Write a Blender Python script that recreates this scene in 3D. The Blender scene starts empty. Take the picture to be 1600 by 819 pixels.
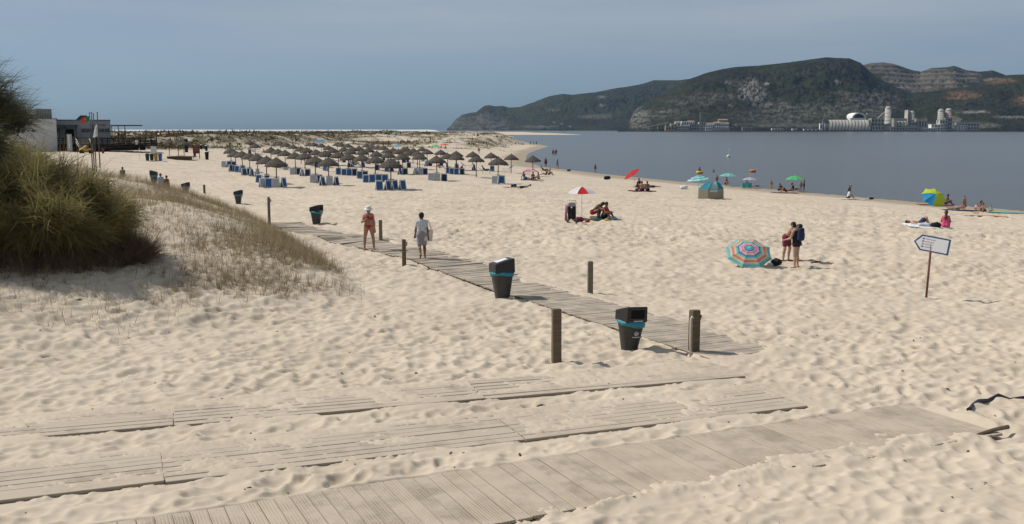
import bpy, bmesh, math, random
import numpy as np
from mathutils import Vector, Matrix
rng = np.random.default_rng(7)
random.seed(7)
R = math.radians
SC = bpy.context.scene
COL = SC.collection

# ------------------------------------------------------------------ camera
CAMH = 4.5
FPX = 1570.0                     # focal length in photo pixels (1600 wide)
PITCH = math.atan((409.5 - 202.0) / FPX)
cam_data = bpy.data.cameras.new('camera')
cam = bpy.data.objects.new('camera', cam_data)
COL.objects.link(cam)
cam.location = (0, 0, CAMH)
cam.rotation_euler = (math.pi / 2 - PITCH, 0, 0)
cam_data.sensor_width = 36.0
cam_data.lens = 36.0 * FPX / 1600.0
cam_data.clip_start = 0.1
cam_data.clip_end = 60000
SC.camera = cam

# ------------------------------------------------------------------ sky and sun
SUN_EL = R(47)
SUN_AZ = math.atan2(-0.94, 0.33)          # from +Y towards +X
sun_vec = Vector((math.sin(SUN_AZ) * math.cos(SUN_EL), math.cos(SUN_AZ) * math.cos(SUN_EL), math.sin(SUN_EL)))
world = bpy.data.worlds.new('World')
SC.world = world
world.use_nodes = True
wt = world.node_tree
wt.nodes.clear()
w_out = wt.nodes.new('ShaderNodeOutputWorld')
w_bg = wt.nodes.new('ShaderNodeBackground')
w_sky = wt.nodes.new('ShaderNodeTexSky')
w_sky.sky_type = 'NISHITA'
w_sky.sun_disc = False
w_sky.sun_elevation = SUN_EL
w_sky.sun_rotation = SUN_AZ
w_sky.altitude = 0
w_sky.air_density = 1.0
w_sky.dust_density = 0.6
w_sky.ozone_density = 2.0
w_bg.inputs['Strength'].default_value = 0.056
# thin even veil of high cloud over the clear sky, fading towards the horizon
w_geo = wt.nodes.new('ShaderNodeNewGeometry')
w_sep = wt.nodes.new('ShaderNodeSeparateXYZ')
wt.links.new(w_geo.outputs['Incoming'], w_sep.inputs[0])
w_tc = wt.nodes.new('ShaderNodeTexCoord')
w_map = wt.nodes.new('ShaderNodeMapping')
w_map.inputs['Scale'].default_value = (1.3, 1.3, 11.0)
w_noise = wt.nodes.new('ShaderNodeTexNoise')
w_noise.inputs['Scale'].default_value = 1.6
w_noise.inputs['Detail'].default_value = 5
w_noise.inputs['Roughness'].default_value = 0.55
wt.links.new(w_tc.outputs['Generated'], w_map.inputs[0])
wt.links.new(w_map.outputs[0], w_noise.inputs['Vector'])
w_sep2 = wt.nodes.new('ShaderNodeSeparateXYZ')
wt.links.new(w_tc.outputs['Generated'], w_sep2.inputs[0])
w_el = wt.nodes.new('ShaderNodeMapRange')
w_el.inputs['From Min'].default_value = 0.0
w_el.inputs['From Max'].default_value = 0.105
w_el.inputs['To Min'].default_value = 0.0
w_el.inputs['To Max'].default_value = 0.95
wt.links.new(w_sep2.outputs['Z'], w_el.inputs[0])
w_nr = wt.nodes.new('ShaderNodeMapRange')
w_nr.inputs['From Min'].default_value = 0.3
w_nr.inputs['From Max'].default_value = 0.7
w_nr.inputs['To Min'].default_value = 0.6
w_nr.inputs['To Max'].default_value = 1.0
wt.links.new(w_noise.outputs['Fac'], w_nr.inputs[0])
w_mul = wt.nodes.new('ShaderNodeMath'); w_mul.operation = 'MULTIPLY'
wt.links.new(w_el.outputs[0], w_mul.inputs[0]); wt.links.new(w_nr.outputs[0], w_mul.inputs[1])
w_tint = wt.nodes.new('ShaderNodeMix'); w_tint.data_type = 'RGBA'; w_tint.blend_type = 'MULTIPLY'
w_tint.inputs['Factor'].default_value = 1.0
w_tint.inputs['B'].default_value = (0.57, 0.79, 1.14, 1)
wt.links.new(w_sky.outputs[0], w_tint.inputs['A'])
w_mix = wt.nodes.new('ShaderNodeMix'); w_mix.data_type = 'RGBA'
wt.links.new(w_mul.outputs[0], w_mix.inputs['Factor'])
wt.links.new(w_tint.outputs['Result'], w_mix.inputs['A'])
w_mix.inputs['B'].default_value = (6.9, 7.8, 8.7, 1)
wt.links.new(w_mix.outputs['Result'], w_bg.inputs['Color'])
wt.links.new(w_bg.outputs[0], w_out.inputs['Surface'])

sun_data = bpy.data.lights.new('sun', 'SUN')
sun = bpy.data.objects.new('sun', sun_data)
COL.objects.link(sun)
sun_data.energy = 4.5
sun_data.angle = R(0.55)
sun_data.color = (1.0, 0.95, 0.88)
sun.rotation_euler = (-sun_vec).to_track_quat('-Z', 'Y').to_euler()

SC.render.engine = 'CYCLES'
SC.cycles.use_denoising = True
SC.cycles.max_bounces = 6
SC.cycles.volume_bounces = 1
SC.cycles.transparent_max_bounces = 8
SC.view_settings.view_transform = 'Standard'
SC.view_settings.look = 'None'
SC.view_settings.gamma = 1
SC.view_settings.exposure = 0.0

# ------------------------------------------------------------------ helpers
def lin(r, g, b):
    f = lambda c: (c / 255 / 12.92) if c / 255 <= 0.04045 else ((c / 255 + 0.055) / 1.055) ** 2.4
    return (f(r), f(g), f(b))

class NT:
    def __init__(s, m):
        s.t = m.node_tree; s.n = s.t.nodes; s.l = s.t.links
    def new(s, typ, **kw):
        nd = s.n.new(typ)
        for k, v in kw.items():
            setattr(nd, k, v)
        return nd
    def link(s, a, b): s.l.new(a, b)

MATS = {}
def mat(name, col, rough=0.8, var=0.12, scale=6.0, bump=0.0, bscale=None, spec=0.3, metal=0.0, trans=0.0, col2=None, coords='Object', stretch=(1, 1, 1)):
    """Principled material with a noise-driven tint and optional fine relief."""
    if name in MATS: return MATS[name]
    m = bpy.data.materials.new(name); m.use_nodes = True
    t = NT(m); b = t.n['Principled BSDF']
    tc = t.new('ShaderNodeTexCoord'); mp = t.new('ShaderNodeMapping')
    mp.inputs['Scale'].default_value = stretch
    t.link(tc.outputs[coords], mp.inputs[0])
    nz = t.new('ShaderNodeTexNoise')
    nz.inputs['Scale'].default_value = scale; nz.inputs['Detail'].default_value = 4
    t.link(mp.outputs[0], nz.inputs['Vector'])
    oi = t.new('ShaderNodeObjectInfo')
    mr = t.new('ShaderNodeMapRange'); mr.inputs['From Min'].default_value = 0.25; mr.inputs['From Max'].default_value = 0.75
    t.link(nz.outputs['Fac'], mr.inputs[0])
    mx = t.new('ShaderNodeMix', data_type='RGBA')
    c2 = col2 or tuple(c * (1 - 2 * var) for c in col)
    c1 = col if col2 else tuple(min(1, c * (1 + var)) for c in col)
    mx.inputs['A'].default_value = (*c1, 1); mx.inputs['B'].default_value = (*c2, 1)
    t.link(mr.outputs[0], mx.inputs['Factor'])
    t.link(mx.outputs['Result'], b.inputs['Base Color'])
    b.inputs['Roughness'].default_value = rough
    b.inputs['Specular IOR Level'].default_value = spec
    b.inputs['Metallic'].default_value = metal
    if bump:
        n2 = t.new('ShaderNodeTexNoise'); n2.inputs['Scale'].default_value = bscale or scale * 6; n2.inputs['Detail'].default_value = 3
        t.link(mp.outputs[0], n2.inputs['Vector'])
        bp = t.new('ShaderNodeBump'); bp.inputs['Strength'].default_value = 1.0; bp.inputs['Distance'].default_value = bump
        t.link(n2.outputs['Fac'], bp.inputs['Height']); t.link(bp.outputs[0], b.inputs['Normal'])
    if trans:
        tr = t.new('ShaderNodeBsdfTranslucent'); t.link(mx.outputs['Result'], tr.inputs['Color'])
        ms = t.new('ShaderNodeMixShader'); ms.inputs[0].default_value = trans
        t.link(b.outputs[0], ms.inputs[1]); t.link(tr.outputs[0], ms.inputs[2])
        t.link(ms.outputs[0], t.n['Material Output'].inputs['Surface'])
    MATS[name] = m
    return m

def ray(px, py):
    d = Vector((px - 800.0, 0, 0)) + (409.5 - py) * Vector((0, math.sin(PITCH), math.cos(PITCH))) + FPX * Vector((0, math.cos(PITCH), -math.sin(PITCH)))
    return d.normalized()

def on_plane(px, py, z):
    d = ray(px, py); t = (z - CAMH) / d.z
    return Vector((d.x * t, d.y * t, z))

# periodic noise tiles
def fft_noise(n, beta, seed, lo=1, hi=None):
    r = np.random.default_rng(seed)
    f = np.fft.fft2(r.standard_normal((n, n)))
    k = np.fft.fftfreq(n) * n
    kk = np.sqrt(k[:, None] ** 2 + k[None, :] ** 2)
    a = np.where((kk >= lo) & (kk <= (hi or n)), 1.0 / np.maximum(kk, 1) ** beta, 0)
    o = np.real(np.fft.ifft2(f * a))
    return o / o.std()

def samp(tile, x, y, size):
    """bilinear periodic sample; size = metres covered by the tile"""
    n = tile.shape[0]
    u = np.asarray(x) / size * n; v = np.asarray(y) / size * n
    iu = np.floor(u).astype(int); iv = np.floor(v).astype(int)
    fu = u - iu; fv = v - iv
    i0 = iu % n; i1 = (iu + 1) % n; j0 = iv % n; j1 = (iv + 1) % n
    return (tile[i0, j0] * (1 - fu) * (1 - fv) + tile[i1, j0] * fu * (1 - fv) + tile[i0, j1] * (1 - fu) * fv + tile[i1, j1] * fu * fv)

N1 = fft_noise(256, 1.7, 1)
N2 = fft_noise(256, 1.3, 2)
N3 = fft_noise(512, 1.0, 3, lo=4)
def sst(a, b, x):
    t = np.clip((np.asarray(x, float) - a) / (b - a), 0, 1)
    return t * t * (3 - 2 * t)

# ------------------------------------------------------------------ terrain
WATER_Z = -2.3
shore_px = [(1900, 353), (1700, 338), (1600, 329.5), (1500, 321.5), (1400, 313), (1300, 304), (1180, 293.5), (1060, 283.5), (940, 271.5),
            (889, 265.5), (862, 262.5), (845, 260), (830, 255), (822, 247), (826, 240), (838, 235), (851, 231), (858, 229), (846, 226.3), (825, 224),
            (806, 221.8), (796, 220), (782, 216.5), (772, 213.5)]
shore = [tuple(on_plane(px, py, WATER_Z)[:2]) for px, py in shore_px]
shore = [(420, -260), (180, -30), (95, 38)] + shore + [(-140, 1010), (-700, 1060), (-3500, 1150)]
SH = np.array(shore)
land_poly = np.array(shore + [(-3500, -3000), (420, -3000)])

def poly_dist(x, y, P):
    best = np.full(np.shape(x), 1e9)
    for a, b in zip(P[:-1], P[1:]):
        ab = b - a
        t = np.clip(((x - a[0]) * ab[0] + (y - a[1]) * ab[1]) / (ab @ ab), 0, 1)
        best = np.minimum(best, np.hypot(x - a[0] - t * ab[0], y - a[1] - t * ab[1]))
    return best

def inside(x, y, P):
    c = np.zeros(np.shape(x), bool)
    n = len(P)
    for i in range(n):
        x0, y0 = P[i]; x1, y1 = P[(i + 1) % n]
        if y0 == y1: continue
        c ^= ((y0 > y) != (y1 > y)) & (x < (x1 - x0) * (y - y0) / (y1 - y0) + x0)
    return c

def line_side(x, y, a, b):     # signed distance, positive to the left of a->b
    d = np.hypot(b[0] - a[0], b[1] - a[1])
    return ((b[0] - a[0]) * (y - a[1]) - (b[1] - a[1]) * (x - a[0])) / d

T0 = (-3.6, 26.6)
def dune_h(x, y):
    r1 = line_side(x, y, T0, (-11.6, 47.5)); r2 = line_side(x, y, (-11.6, 47.5), (-35, 92))
    dr = np.minimum(r1, r2)
    f1 = -line_side(x, y, T0, (-9.5, 19.2)); f2 = -line_side(x, y, (-9.5, 19.2), (-32, 9))
    df = np.maximum(f1, f2) * 0 + np.minimum(f1, f2 + 1.0)
    a = dr * 0.60; b = df * 0.21
    k = 0.5
    h = np.clip(0.5 + 0.5 * (b - a) / k, 0, 1)
    m = b * (1 - h) + a * h - k * h * (1 - h)
    m = np.maximum(m, 0)
    H = 2.35 * (1 - np.exp(-(m / 2.35) ** 1.15))
    return H * (1 - sst(66, 105, y)) * (1 + 0.10 * samp(N1, x, y, 30))

def terr(x, y):
    x = np.asarray(x, float); y = np.asarray(y, float)
    d = poly_dist(x, y, SH) * np.where(inside(x, y, land_poly), 1, -1)
    zin = -1.0 * sst(30, 115, y) * (1 - 0.75 * sst(-28, -62, x)) + 0.8 * sst(-38, -75, x) * sst(110, 170, y)
    w = np.where(d > 0, 1 - np.exp(-(np.maximum(d, 0) / 24) ** 1.4), 0)
    z = WATER_Z + (zin - WATER_Z) * w + np.where(d < 0, np.maximum(d * 0.05, -5), 0)
    z = z + dune_h(x, y)
    # scrub dunes far behind the beach
    edge = samp(N1, x, y, 420) * 14
    band = sst(345, 430, y + edge + 0.16 * (x + 110)) * (1 - sst(820, 960, y)) * sst(4, -16, x + edge * 0.3 + (y - 480) * 0.015)
    left = sst(-50, -75, x) * sst(215, 265, y) * (1 - sst(800, 950, y))
    bump = np.clip(0.30 * samp(N1, x, y, 330) + 0.22 * samp(N2, x, y, 90), -0.7, 0.7)
    z = np.maximum(z, np.where(band > 0.02, WATER_Z + band * (4.5 + bump), -99))
    z = np.maximum(z, np.where(left > 0.02, WATER_Z + left * (4.9 + bump), -99))
    und = 0.10 * samp(N1, x, y, 60) + 0.035 * samp(N2, x, y, 14)
    return z + und * np.clip(d / 30, 0, 1) * (0.12 + 0.88 * sst(22, 40, y + 0.25 * np.abs(x)))

def scrub_mask(x, y):
    edge = samp(N1, x, y, 420) * 14
    band = sst(318, 372, y + edge + 0.16 * (x + 110)) * (1 - sst(900, 980, y)) * sst(6, -10, x + edge * 0.3 + (y - 480) * 0.015)
    left = sst(-50, -72, x) * sst(205, 235, y + edge)
    return np.maximum(band, left)

def terr1(x, y): return float(terr(np.array([x]), np.array([y]))[0])

_T = np.concatenate([np.arange(9, 60, 0.06), np.arange(60, 200, 0.25), np.arange(200, 1200, 1.2)])
def ground(px, py, lift=0.0, near=0.0):
    """where the sight line through a photo pixel meets the ground (or a height above it)"""
    d = ray(px, py)
    x = d.x * _T; y = d.y * _T; z = CAMH + d.z * _T
    g = terr(x, y) + lift
    i = np.argmax((z < g) & (_T > near))
    if i == 0: i = len(_T) - 1
    t = _T[i]
    return Vector((d.x * t, d.y * t, float(terr1(d.x * t, d.y * t))))

# ------------------------------------------------------------------ object helpers
def set_props(o, label=None, cat=None, group=None, kind=None):
    if label: o['label'] = label
    if cat: o['category'] = cat
    if group: o['group'] = group
    if kind: o['kind'] = kind
    return o

def empty(name, loc=(0, 0, 0), rz=0.0, label=None, cat=None, group=None):
    o = bpy.data.objects.new(name, None); COL.objects.link(o)
    o.empty_display_size = 0.2
    o.location = loc; o.rotation_euler = (0, 0, rz)
    return set_props(o, label, cat, group)

def obj(name, me, parent=None, m=None, loc=None, rot=None):
    o = bpy.data.objects.new(name, me); COL.objects.link(o)
    if m is not None:
        if len(me.materials) == 0: me.materials.append(m)
    if parent: o.parent = parent
    if loc is not None: o.location = loc
    if rot is not None: o.rotation_euler = rot
    return o

def np_mesh(name, V, F, m=None, smooth=False, mats=None, mi=None):
    """fast mesh from numpy arrays; F is (n,3) or (n,4) ints"""
    V = np.asarray(V, np.float32); F = np.asarray(F, np.int32)
    me = bpy.data.meshes.new(name)
    k = F.shape[1]
    me.vertices.add(len(V)); me.vertices.foreach_set('co', V.ravel())
    me.loops.add(F.size); me.loops.foreach_set('vertex_index', F.ravel())
    me.polygons.add(len(F)); me.polygons.foreach_set('loop_start', np.arange(0, F.size, k, dtype=np.int32))
    me.polygons.foreach_set('loop_total', np.full(len(F), k, np.int32))
    if smooth: me.polygons.foreach_set('use_smooth', np.ones(len(F), bool))
    if m: me.materials.append(m)
    for q in mats or []: me.materials.append(q)
    if mi is not None: me.polygons.foreach_set('material_index', np.asarray(mi, np.int32))
    me.update(calc_edges=True)
    return me

class MB:
    """collects boxes, tubes, lathes and loose polygons into one mesh"""
    def __init__(s): s.v = []; s.f = []; s.mi = []; s.sm = []
    def add(s, V, F, mi=0, smooth=False):
        o = len(s.v); s.v += [tuple(v) for v in V]
        for f in F:
            s.f.append(tuple(i + o for i in f)); s.mi.append(mi); s.sm.append(smooth)
        return s
    def box(s, c, size, rot=None, mi=0, taper=1.0):
        x, y, z = (q / 2 for q in size)
        P = [(-x, -y, -z), (x, -y, -z), (x, y, -z), (-x, y, -z), (-x * taper, -y * taper, z), (x * taper, -y * taper, z), (x * taper, y * taper, z), (-x * taper, y * taper, z)]
        M = rot.to_matrix() if rot is not None and hasattr(rot, 'to_matrix') else (rot or Matrix.Identity(3))
        P = [M @ Vector(p) + Vector(c) for p in P]
        return s.add(P, [(0, 3, 2, 1), (4, 5, 6, 7), (0, 1, 5, 4), (1, 2, 6, 5), (2, 3, 7, 6), (3, 0, 4, 7)], mi)
    def tube(s, pts, rad, n=8, mi=0, cap=True, smooth=True):
        pts = [Vector(p) for p in pts]
        rad = rad if isinstance(rad, (list, tuple)) else [rad] * len(pts)
        V = []; F = []
        prev = None
        for i, p in enumerate(pts):
            t = (pts[min(i + 1, len(pts) - 1)] - pts[max(i - 1, 0)]).normalized()
            if prev is None:
                a = t.orthogonal().normalized()
            else:
                a = (prev - t * prev.dot(t)).normalized()
            prev = a; b = t.cross(a)
            for k in range(n):
                an = 2 * math.pi * k / n
                V.append(p + (a * math.cos(an) + b * math.sin(an)) * rad[i])
        for i in range(len(pts) - 1):
            for k in range(n):
                k2 = (k + 1) % n
                F.append((i * n + k, i * n + k2, (i + 1) * n + k2, (i + 1) * n + k))
        s.add(V, F, mi, smooth)
        if cap:
            o = len(s.v) - len(V)
            s.f.append(tuple(o + k for k in reversed(range(n)))); s.mi.append(mi); s.sm.append(False)
            s.f.append(tuple(o + (len(pts) - 1) * n + k for k in range(n))); s.mi.append(mi); s.sm.append(False)
        return s
    def lathe(s, prof, n=16, mi=0, c=(0, 0, 0), smooth=True, cap=True):
        V = []; F = []
        for r, z in prof:
            for k in range(n):
                a = 2 * math.pi * k / n
                V.append((c[0] + r * math.cos(a), c[1] + r * math.sin(a), c[2] + z))
        for i in range(len(prof) - 1):
            for k in range(n):
                k2 = (k + 1) % n
                F.append((i * n + k, i * n + k2, (i + 1) * n + k2, (i + 1) * n + k))
        s.add(V, F, mi, smooth)
        if cap:
            o = len(s.v) - len(V)
            for ring, rev in ((0, True), (len(prof) - 1, False)):
                ids = [o + ring * n + k for k in range(n)]
                s.f.append(tuple(reversed(ids)) if rev else tuple(ids)); s.mi.append(mi); s.sm.append(False)
        return s
    def prism(s, poly, y0, y1, mi=0):
        """poly: (x,z) outline counter-clockwise seen from -y, extruded from y0 to y1"""
        n = len(poly)
        V = [(x, y0, z) for x, z in poly] + [(x, y1, z) for x, z in poly]
        F = [tuple(range(n)), tuple(reversed(range(n, 2 * n)))]
        for i in range(n):
            j = (i + 1) % n
            F.append((i, i + n, j + n, j))
        return s.add(V, F, mi)
    def mesh(s, name, mats):
        me = bpy.data.meshes.new(name)
        me.from_pydata(s.v, [], s.f)
        for m in (mats if isinstance(mats, (list, tuple)) else [mats]): me.materials.append(m)
        me.polygons.foreach_set('material_index', s.mi)
        me.polygons.foreach_set('use_smooth', s.sm)
        me.update()
        return me
    def build(s, name, mats, parent=None, loc=None, rot=None):
        return obj(name, s.mesh(name, mats), parent, None, loc, rot)

def kids(o): return [c for c in bpy.data.objects if c.parent == o]
def clone(o, loc, rz=0.0, scale=1.0, label=None, group=None):
    """a copy of a thing with copies of its parts and sub-parts"""
    def rec(q, par):
        c = q.copy(); COL.objects.link(c); c.parent = par
        for ch in q.children: rec(ch, c)
        return c
    c = rec(o, None)
    c.location = loc; c.rotation_euler = (0, 0, rz); c.scale = (scale,) * 3
    if label: c['label'] = label
    if group: c['group'] = group
    return c

# ------------------------------------------------------------------ boardwalk lines (ground plan)
class Walk:
    def __init__(s, a, b, width, side, ext0=0.0, ext1=0.0):
        a = Vector(a[:2]); b = Vector(b[:2])
        s.u = (b - a).normalized()
        s.v = Vector((s.u.y, -s.u.x)) * side         # across
        s.o = a - s.u * ext0
        s.len = (b - a).length + ext0 + ext1
        s.w = width
    def st(s, x, y):
        dx = x - s.o.x; dy = y - s.o.y
        return dx * s.u.x + dy * s.u.y, dx * s.v.x + dy * s.v.y
    def at(s, a, t):
        p = s.o + s.u * a + s.v * t
        return p

pl = lambda x, y: on_plane(x, y, 0.03)
WA = Walk(pl(180, 811), pl(1425, 625), 1.86, 1, ext0=2.6)            # cross boards, nearest
WB = Walk(pl(0, 780), pl(1300, 627), 1.52, -1, ext0=2.5)             # long boards, lower strip
WC = Walk(pl(0, 685), pl(1150, 586), 1.30, -1, ext0=3.0)             # long boards, upper strip
WD = Walk(pl(1085, 549), pl(640, 409), 1.95, 1, ext0=0.5)                      # path to the beach, near stretch
WE = Walk(WD.at(WD.len + 0.02, 0), ground(421, 353), 1.95, 1, ext1=1.5)    # far stretch

# ------------------------------------------------------------------ trampled sand relief
def foot_tile(n=1500, size=30.0, per_m2=13.0, seed=5):
    """overlapping shallow bowls: smooth hollows that meet in sharp little crests"""
    r = np.random.default_rng(seed)
    res = size / n
    h = 0.030 + 0.012 * fft_noise(n, 1.5, seed + 1, lo=12, hi=120)
    K = int(0.40 / res)
    yy, xx = np.mgrid[-K:K + 1, -K:K + 1] * res
    for i in range(int(size * size * per_m2)):
        ci, cj = r.integers(0, n, 2)
        a = r.normal(1.35, 0.55); L = 0.09 + 0.21 * r.uniform(0, 1) ** 1.3; W = L * r.uniform(0.45, 0.8)
        u = xx * math.cos(a) + yy * math.sin(a); v = -xx * math.sin(a) + yy * math.cos(a)
        q2 = (u / L) ** 2 + (v / W) ** 2
        dep = r.uniform(0.6, 1.0) * (0.014 + 0.14 * L)
        bowl = r.normal(0.012, 0.012) - dep + dep * np.maximum(q2, 0.18) + r.normal(0, 0.06) * u
        ii = (np.arange(ci - K, ci + K + 1) % n)[:, None]; jj = (np.arange(cj - K, cj + K + 1) % n)[None, :]
        h[ii, jj] = np.minimum(h[ii, jj], np.where(q2 < 2.6, bowl, 9))
    f = np.fft.fft2(h); k = np.fft.fftfreq(n) * n / size
    kk = k[:, None] ** 2 + k[None, :] ** 2
    return np.real(np.fft.ifft2(f * np.exp(-kk / (2 * 18.0 ** 2))))
FOOT = foot_tile()
FOOT -= FOOT.mean()
RIP = fft_noise(512, 1.1, 31, lo=6, hi=60)

TRACKS = []
for line in ([(345, 262), (400, 288), (470, 305), (560, 320), (640, 326), (760, 318), (900, 300)], [(320, 275), (390, 300), (460, 318), (540, 336)], [(180, 268), (215, 262), (250, 268), (300, 280), (345, 300)], [(1290, 420), (1310, 385), (1322, 350), (1328, 320)]):
    pts = np.array([ground(*p)[:2] for p in line])
    TRACKS.append(pts)
    dv = np.gradient(pts, axis=0); dv /= np.linalg.norm(dv, axis=1, keepdims=True)
    TRACKS.append(pts + np.stack([dv[:, 1], -dv[:, 0]], 1) * 1.7)
def sand_z(x, y):
    base = terr(x, y)
    d = poly_dist(x, y, SH)
    amp = (1.15 + 0.30 * np.clip(samp(N1, x, y, 26), -1.5, 1.5)) * (1 + 0.45 * sst(18, 38, y))
    # raked and driven-over sand between the path and the parasols
    groom = sst(2, -6, x + (y - 30) * 0.35) * sst(36, 46, y)
    amp = amp * (1 - 0.72 * groom) * (1 - 0.8 * sst(14, 4, d))
    dn = sst(0.5, 1.4, dune_h(x, y))
    amp = amp * (1 - 0.55 * dn)
    xr = x * 0.86 + y * 0.5; yr = -x * 0.5 + y * 0.86
    det = (samp(FOOT, xr * 1.28, yr * 1.28, 30.0) * 0.88 + samp(FOOT, xr * 1.9 + 7.3, yr * 1.9 + 2.1, 30.0) * (0.08 + 0.10 * sst(24, 40, y))) * amp
    det = det + 0.008 * samp(RIP, x * 0.75 + 0.3 * y, y - 0.28 * x, 9.0)
    far = 1 - sst(70, 130, y)
    det = det * far
    # low drift in front of the dune, bottom right heap
    hb = on_plane(1500, 790, 0)
    det = det + 0.05 * np.exp(-(((x - hb.x) / 4.2) ** 2 + ((y - hb.y) / 1.5) ** 2))
    flat = np.zeros(np.shape(x)); det0 = det.copy()
    lift = np.zeros(np.shape(x))
    n1 = samp(N2, x, y, 5.0); n2 = samp(N3, x, y, 6.0)
    def blend(mask, h):
        nonlocal flat, lift
        lift = lift * (1 - mask) + h * mask
        flat = np.maximum(flat, mask)
    # --- nearest cross-board walk: bare in the middle, sand drifting over its near edge
    s, t = WA.st(x, y)
    core = sst(-0.22, 0.03, t) * sst(WA.w + 0.30, WA.w - 0.02, t) * sst(-0.3, 0.0, s) * sst(WA.len + 0.25, WA.len - 0.0, s)
    cover = 0.02 + 0.62 * np.exp(-((s - 11.8) / 2.6) ** 2) + 0.16 * sst(7, 10, s) + 0.10 * n1 - 0.55 * sst(WA.len - 1.0, WA.len, s)
    over = sst(-0.05, 0.30, t - (WA.w - np.maximum(cover, -0.3)))
    h = -0.07 + over * 0.10 + 0.006 * n2
    top = sst(0.05 + 0.03 * n1, -0.06, t)
    h = np.maximum(h, -0.07 + 0.105 * top) + 0.6 * det0 * sst(0.25, 0.9, over) + 0.012 * sst(0.5, 1, over)
    blend(core, h)
    # --- the two strips of long boards, sand lying level with them
    for W, k0, bias in ((WB, 0.0, 0.0), (WC, 0.4, 0.004)):
        s, t = W.st(x, y)
        core = sst(-0.40, -0.05, t) * sst(W.w + 0.25, W.w - 0.05, t) * sst(-0.3, 0.0, s) * sst(W.len + 1.2, W.len - 0.6, s)
        fade = sst(W.len - 3.2, W.len + 0.3, s)
        hole = np.clip(0.45 + 0.8 * samp(N2, x, y, 7.0) - 0.5 * fade, 0, 1)
        h = 0.020 + bias + 0.011 * n1 + 0.006 * n2 + 0.014 * fade + 0.035 * sst(W.w - 0.35 + 0.12 * n1, W.w + 0.05, t)
        low = 0.026 - 0.042 * hole * sst(-0.42, -0.12, t)
        k = sst(0.10, 0.30, t)
        h = low * (1 - k) + h * k
        blend(core, h)
    # --- path to the beach
    for W in (WD, WE):
        s, t = W.st(x, y)
        core = sst(-0.25, 0.0, t) * sst(W.w + 0.35, W.w - 0.02, t) * (sst(-0.9, -0.1, s) if W is WD else (s > 0)) * (s < W.len + 0.02)
        h = -0.035 + 0.012 * n1
        rc = 0.20 + 0.20 * n1
        h = h + 0.08 * sst(W.w - 0.35 - rc, W.w + 0.05 - rc * 0.4, t)
        if W is WD: h = h + 0.07 * sst(3.2 + 0.8 * n1, 0.3, s + t * 0.7)
        h = np.where(t < 0, -0.05 + 0.05 * samp(N2, x, y, 9.0), h)
        blend(core, h)
    # wheel tracks across the raked sand
    for tr in TRACKS:
        dd = poly_dist(x, y, tr)
        det = det - 0.035 * np.exp(-(dd / 0.22) ** 2) + 0.018 * np.exp(-((dd - 0.42) / 0.16) ** 2)
    z = base + det * (1 - flat) + lift * flat
    return z

def make_sand():
    th = np.concatenate([np.linspace(-math.pi, -0.66, 34)[:-1], np.arange(-0.66, 0.66, 0.0020), np.linspace(0.66, math.pi, 34)[:-1]])
    rr = np.concatenate([np.linspace(0.4, 9.2, 14)[:-1], np.exp(np.arange(math.log(9.2), math.log(105), 0.0028)), np.exp(np.arange(math.log(105.2), math.log(1500), 0.013))])
    nT, nR = len(th), len(rr)
    T, Q = np.meshgrid(th, rr)
    X = Q * np.sin(T); Y = Q * np.cos(T)
    Z = sand_z(X, Y)
    V = np.stack([X, Y, Z], -1).reshape(-1, 3)
    i = np.arange(nR - 1)[:, None]; j = np.arange(nT)[None, :]; j2 = (j + 1) % nT
    F = np.stack([i * nT + j, i * nT + j2, (i + 1) * nT + j2, (i + 1) * nT + j], -1).reshape(-1, 4)
    F = F[:, ::-1]
    me = np_mesh('sand', V, F, None, smooth=True)
    x, y = V[:, 0], V[:, 1]
    cov = scrub_mask(x, y) * np.clip(0.62 + 0.45 * samp(N2, x, y, 110) + 0.30 * samp(N3, x, y, 140), 0, 1)
    lit = grass_density(x, y) * np.clip(0.35 + 0.3 * samp(N3, x, y, 5.0), 0, 0.8)
    for nm, a in (('cover', cov), ('litter', lit)):
        me.attributes.new(nm, 'FLOAT', 'POINT').data.foreach_set('value', a.astype(np.float32))
    return me

def grass_density(x, y):
    dr = np.minimum(line_side(x, y, T0, (-11.6, 47.5)), line_side(x, y, (-11.6, 47.5), (-35, 92)))
    f1 = -line_side(x, y, T0, (-9.5, 19.2))
    n = samp(N2, x, y, 9.0); n2 = samp(N3, x, y, 11.0)
    crest = sst(-0.15, 0.5, dr) * (0.55 + 0.45 * sst(6.5, 2.5, dr))
    front = sst(1.3, 4.0, f1 + 0.7 * n)
    d = crest * front * np.clip(0.62 + 0.5 * n + 0.35 * n2, 0.06, 1.2)
    d = d + 0.35 * sst(0.0, 0.5, dr) * sst(3.0, 1.2, dr) * sst(0.2, 1.4, f1) * np.clip(0.5 + 0.7 * n, 0, 1)
    return d * (1 - sst(66, 90, y))

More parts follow.
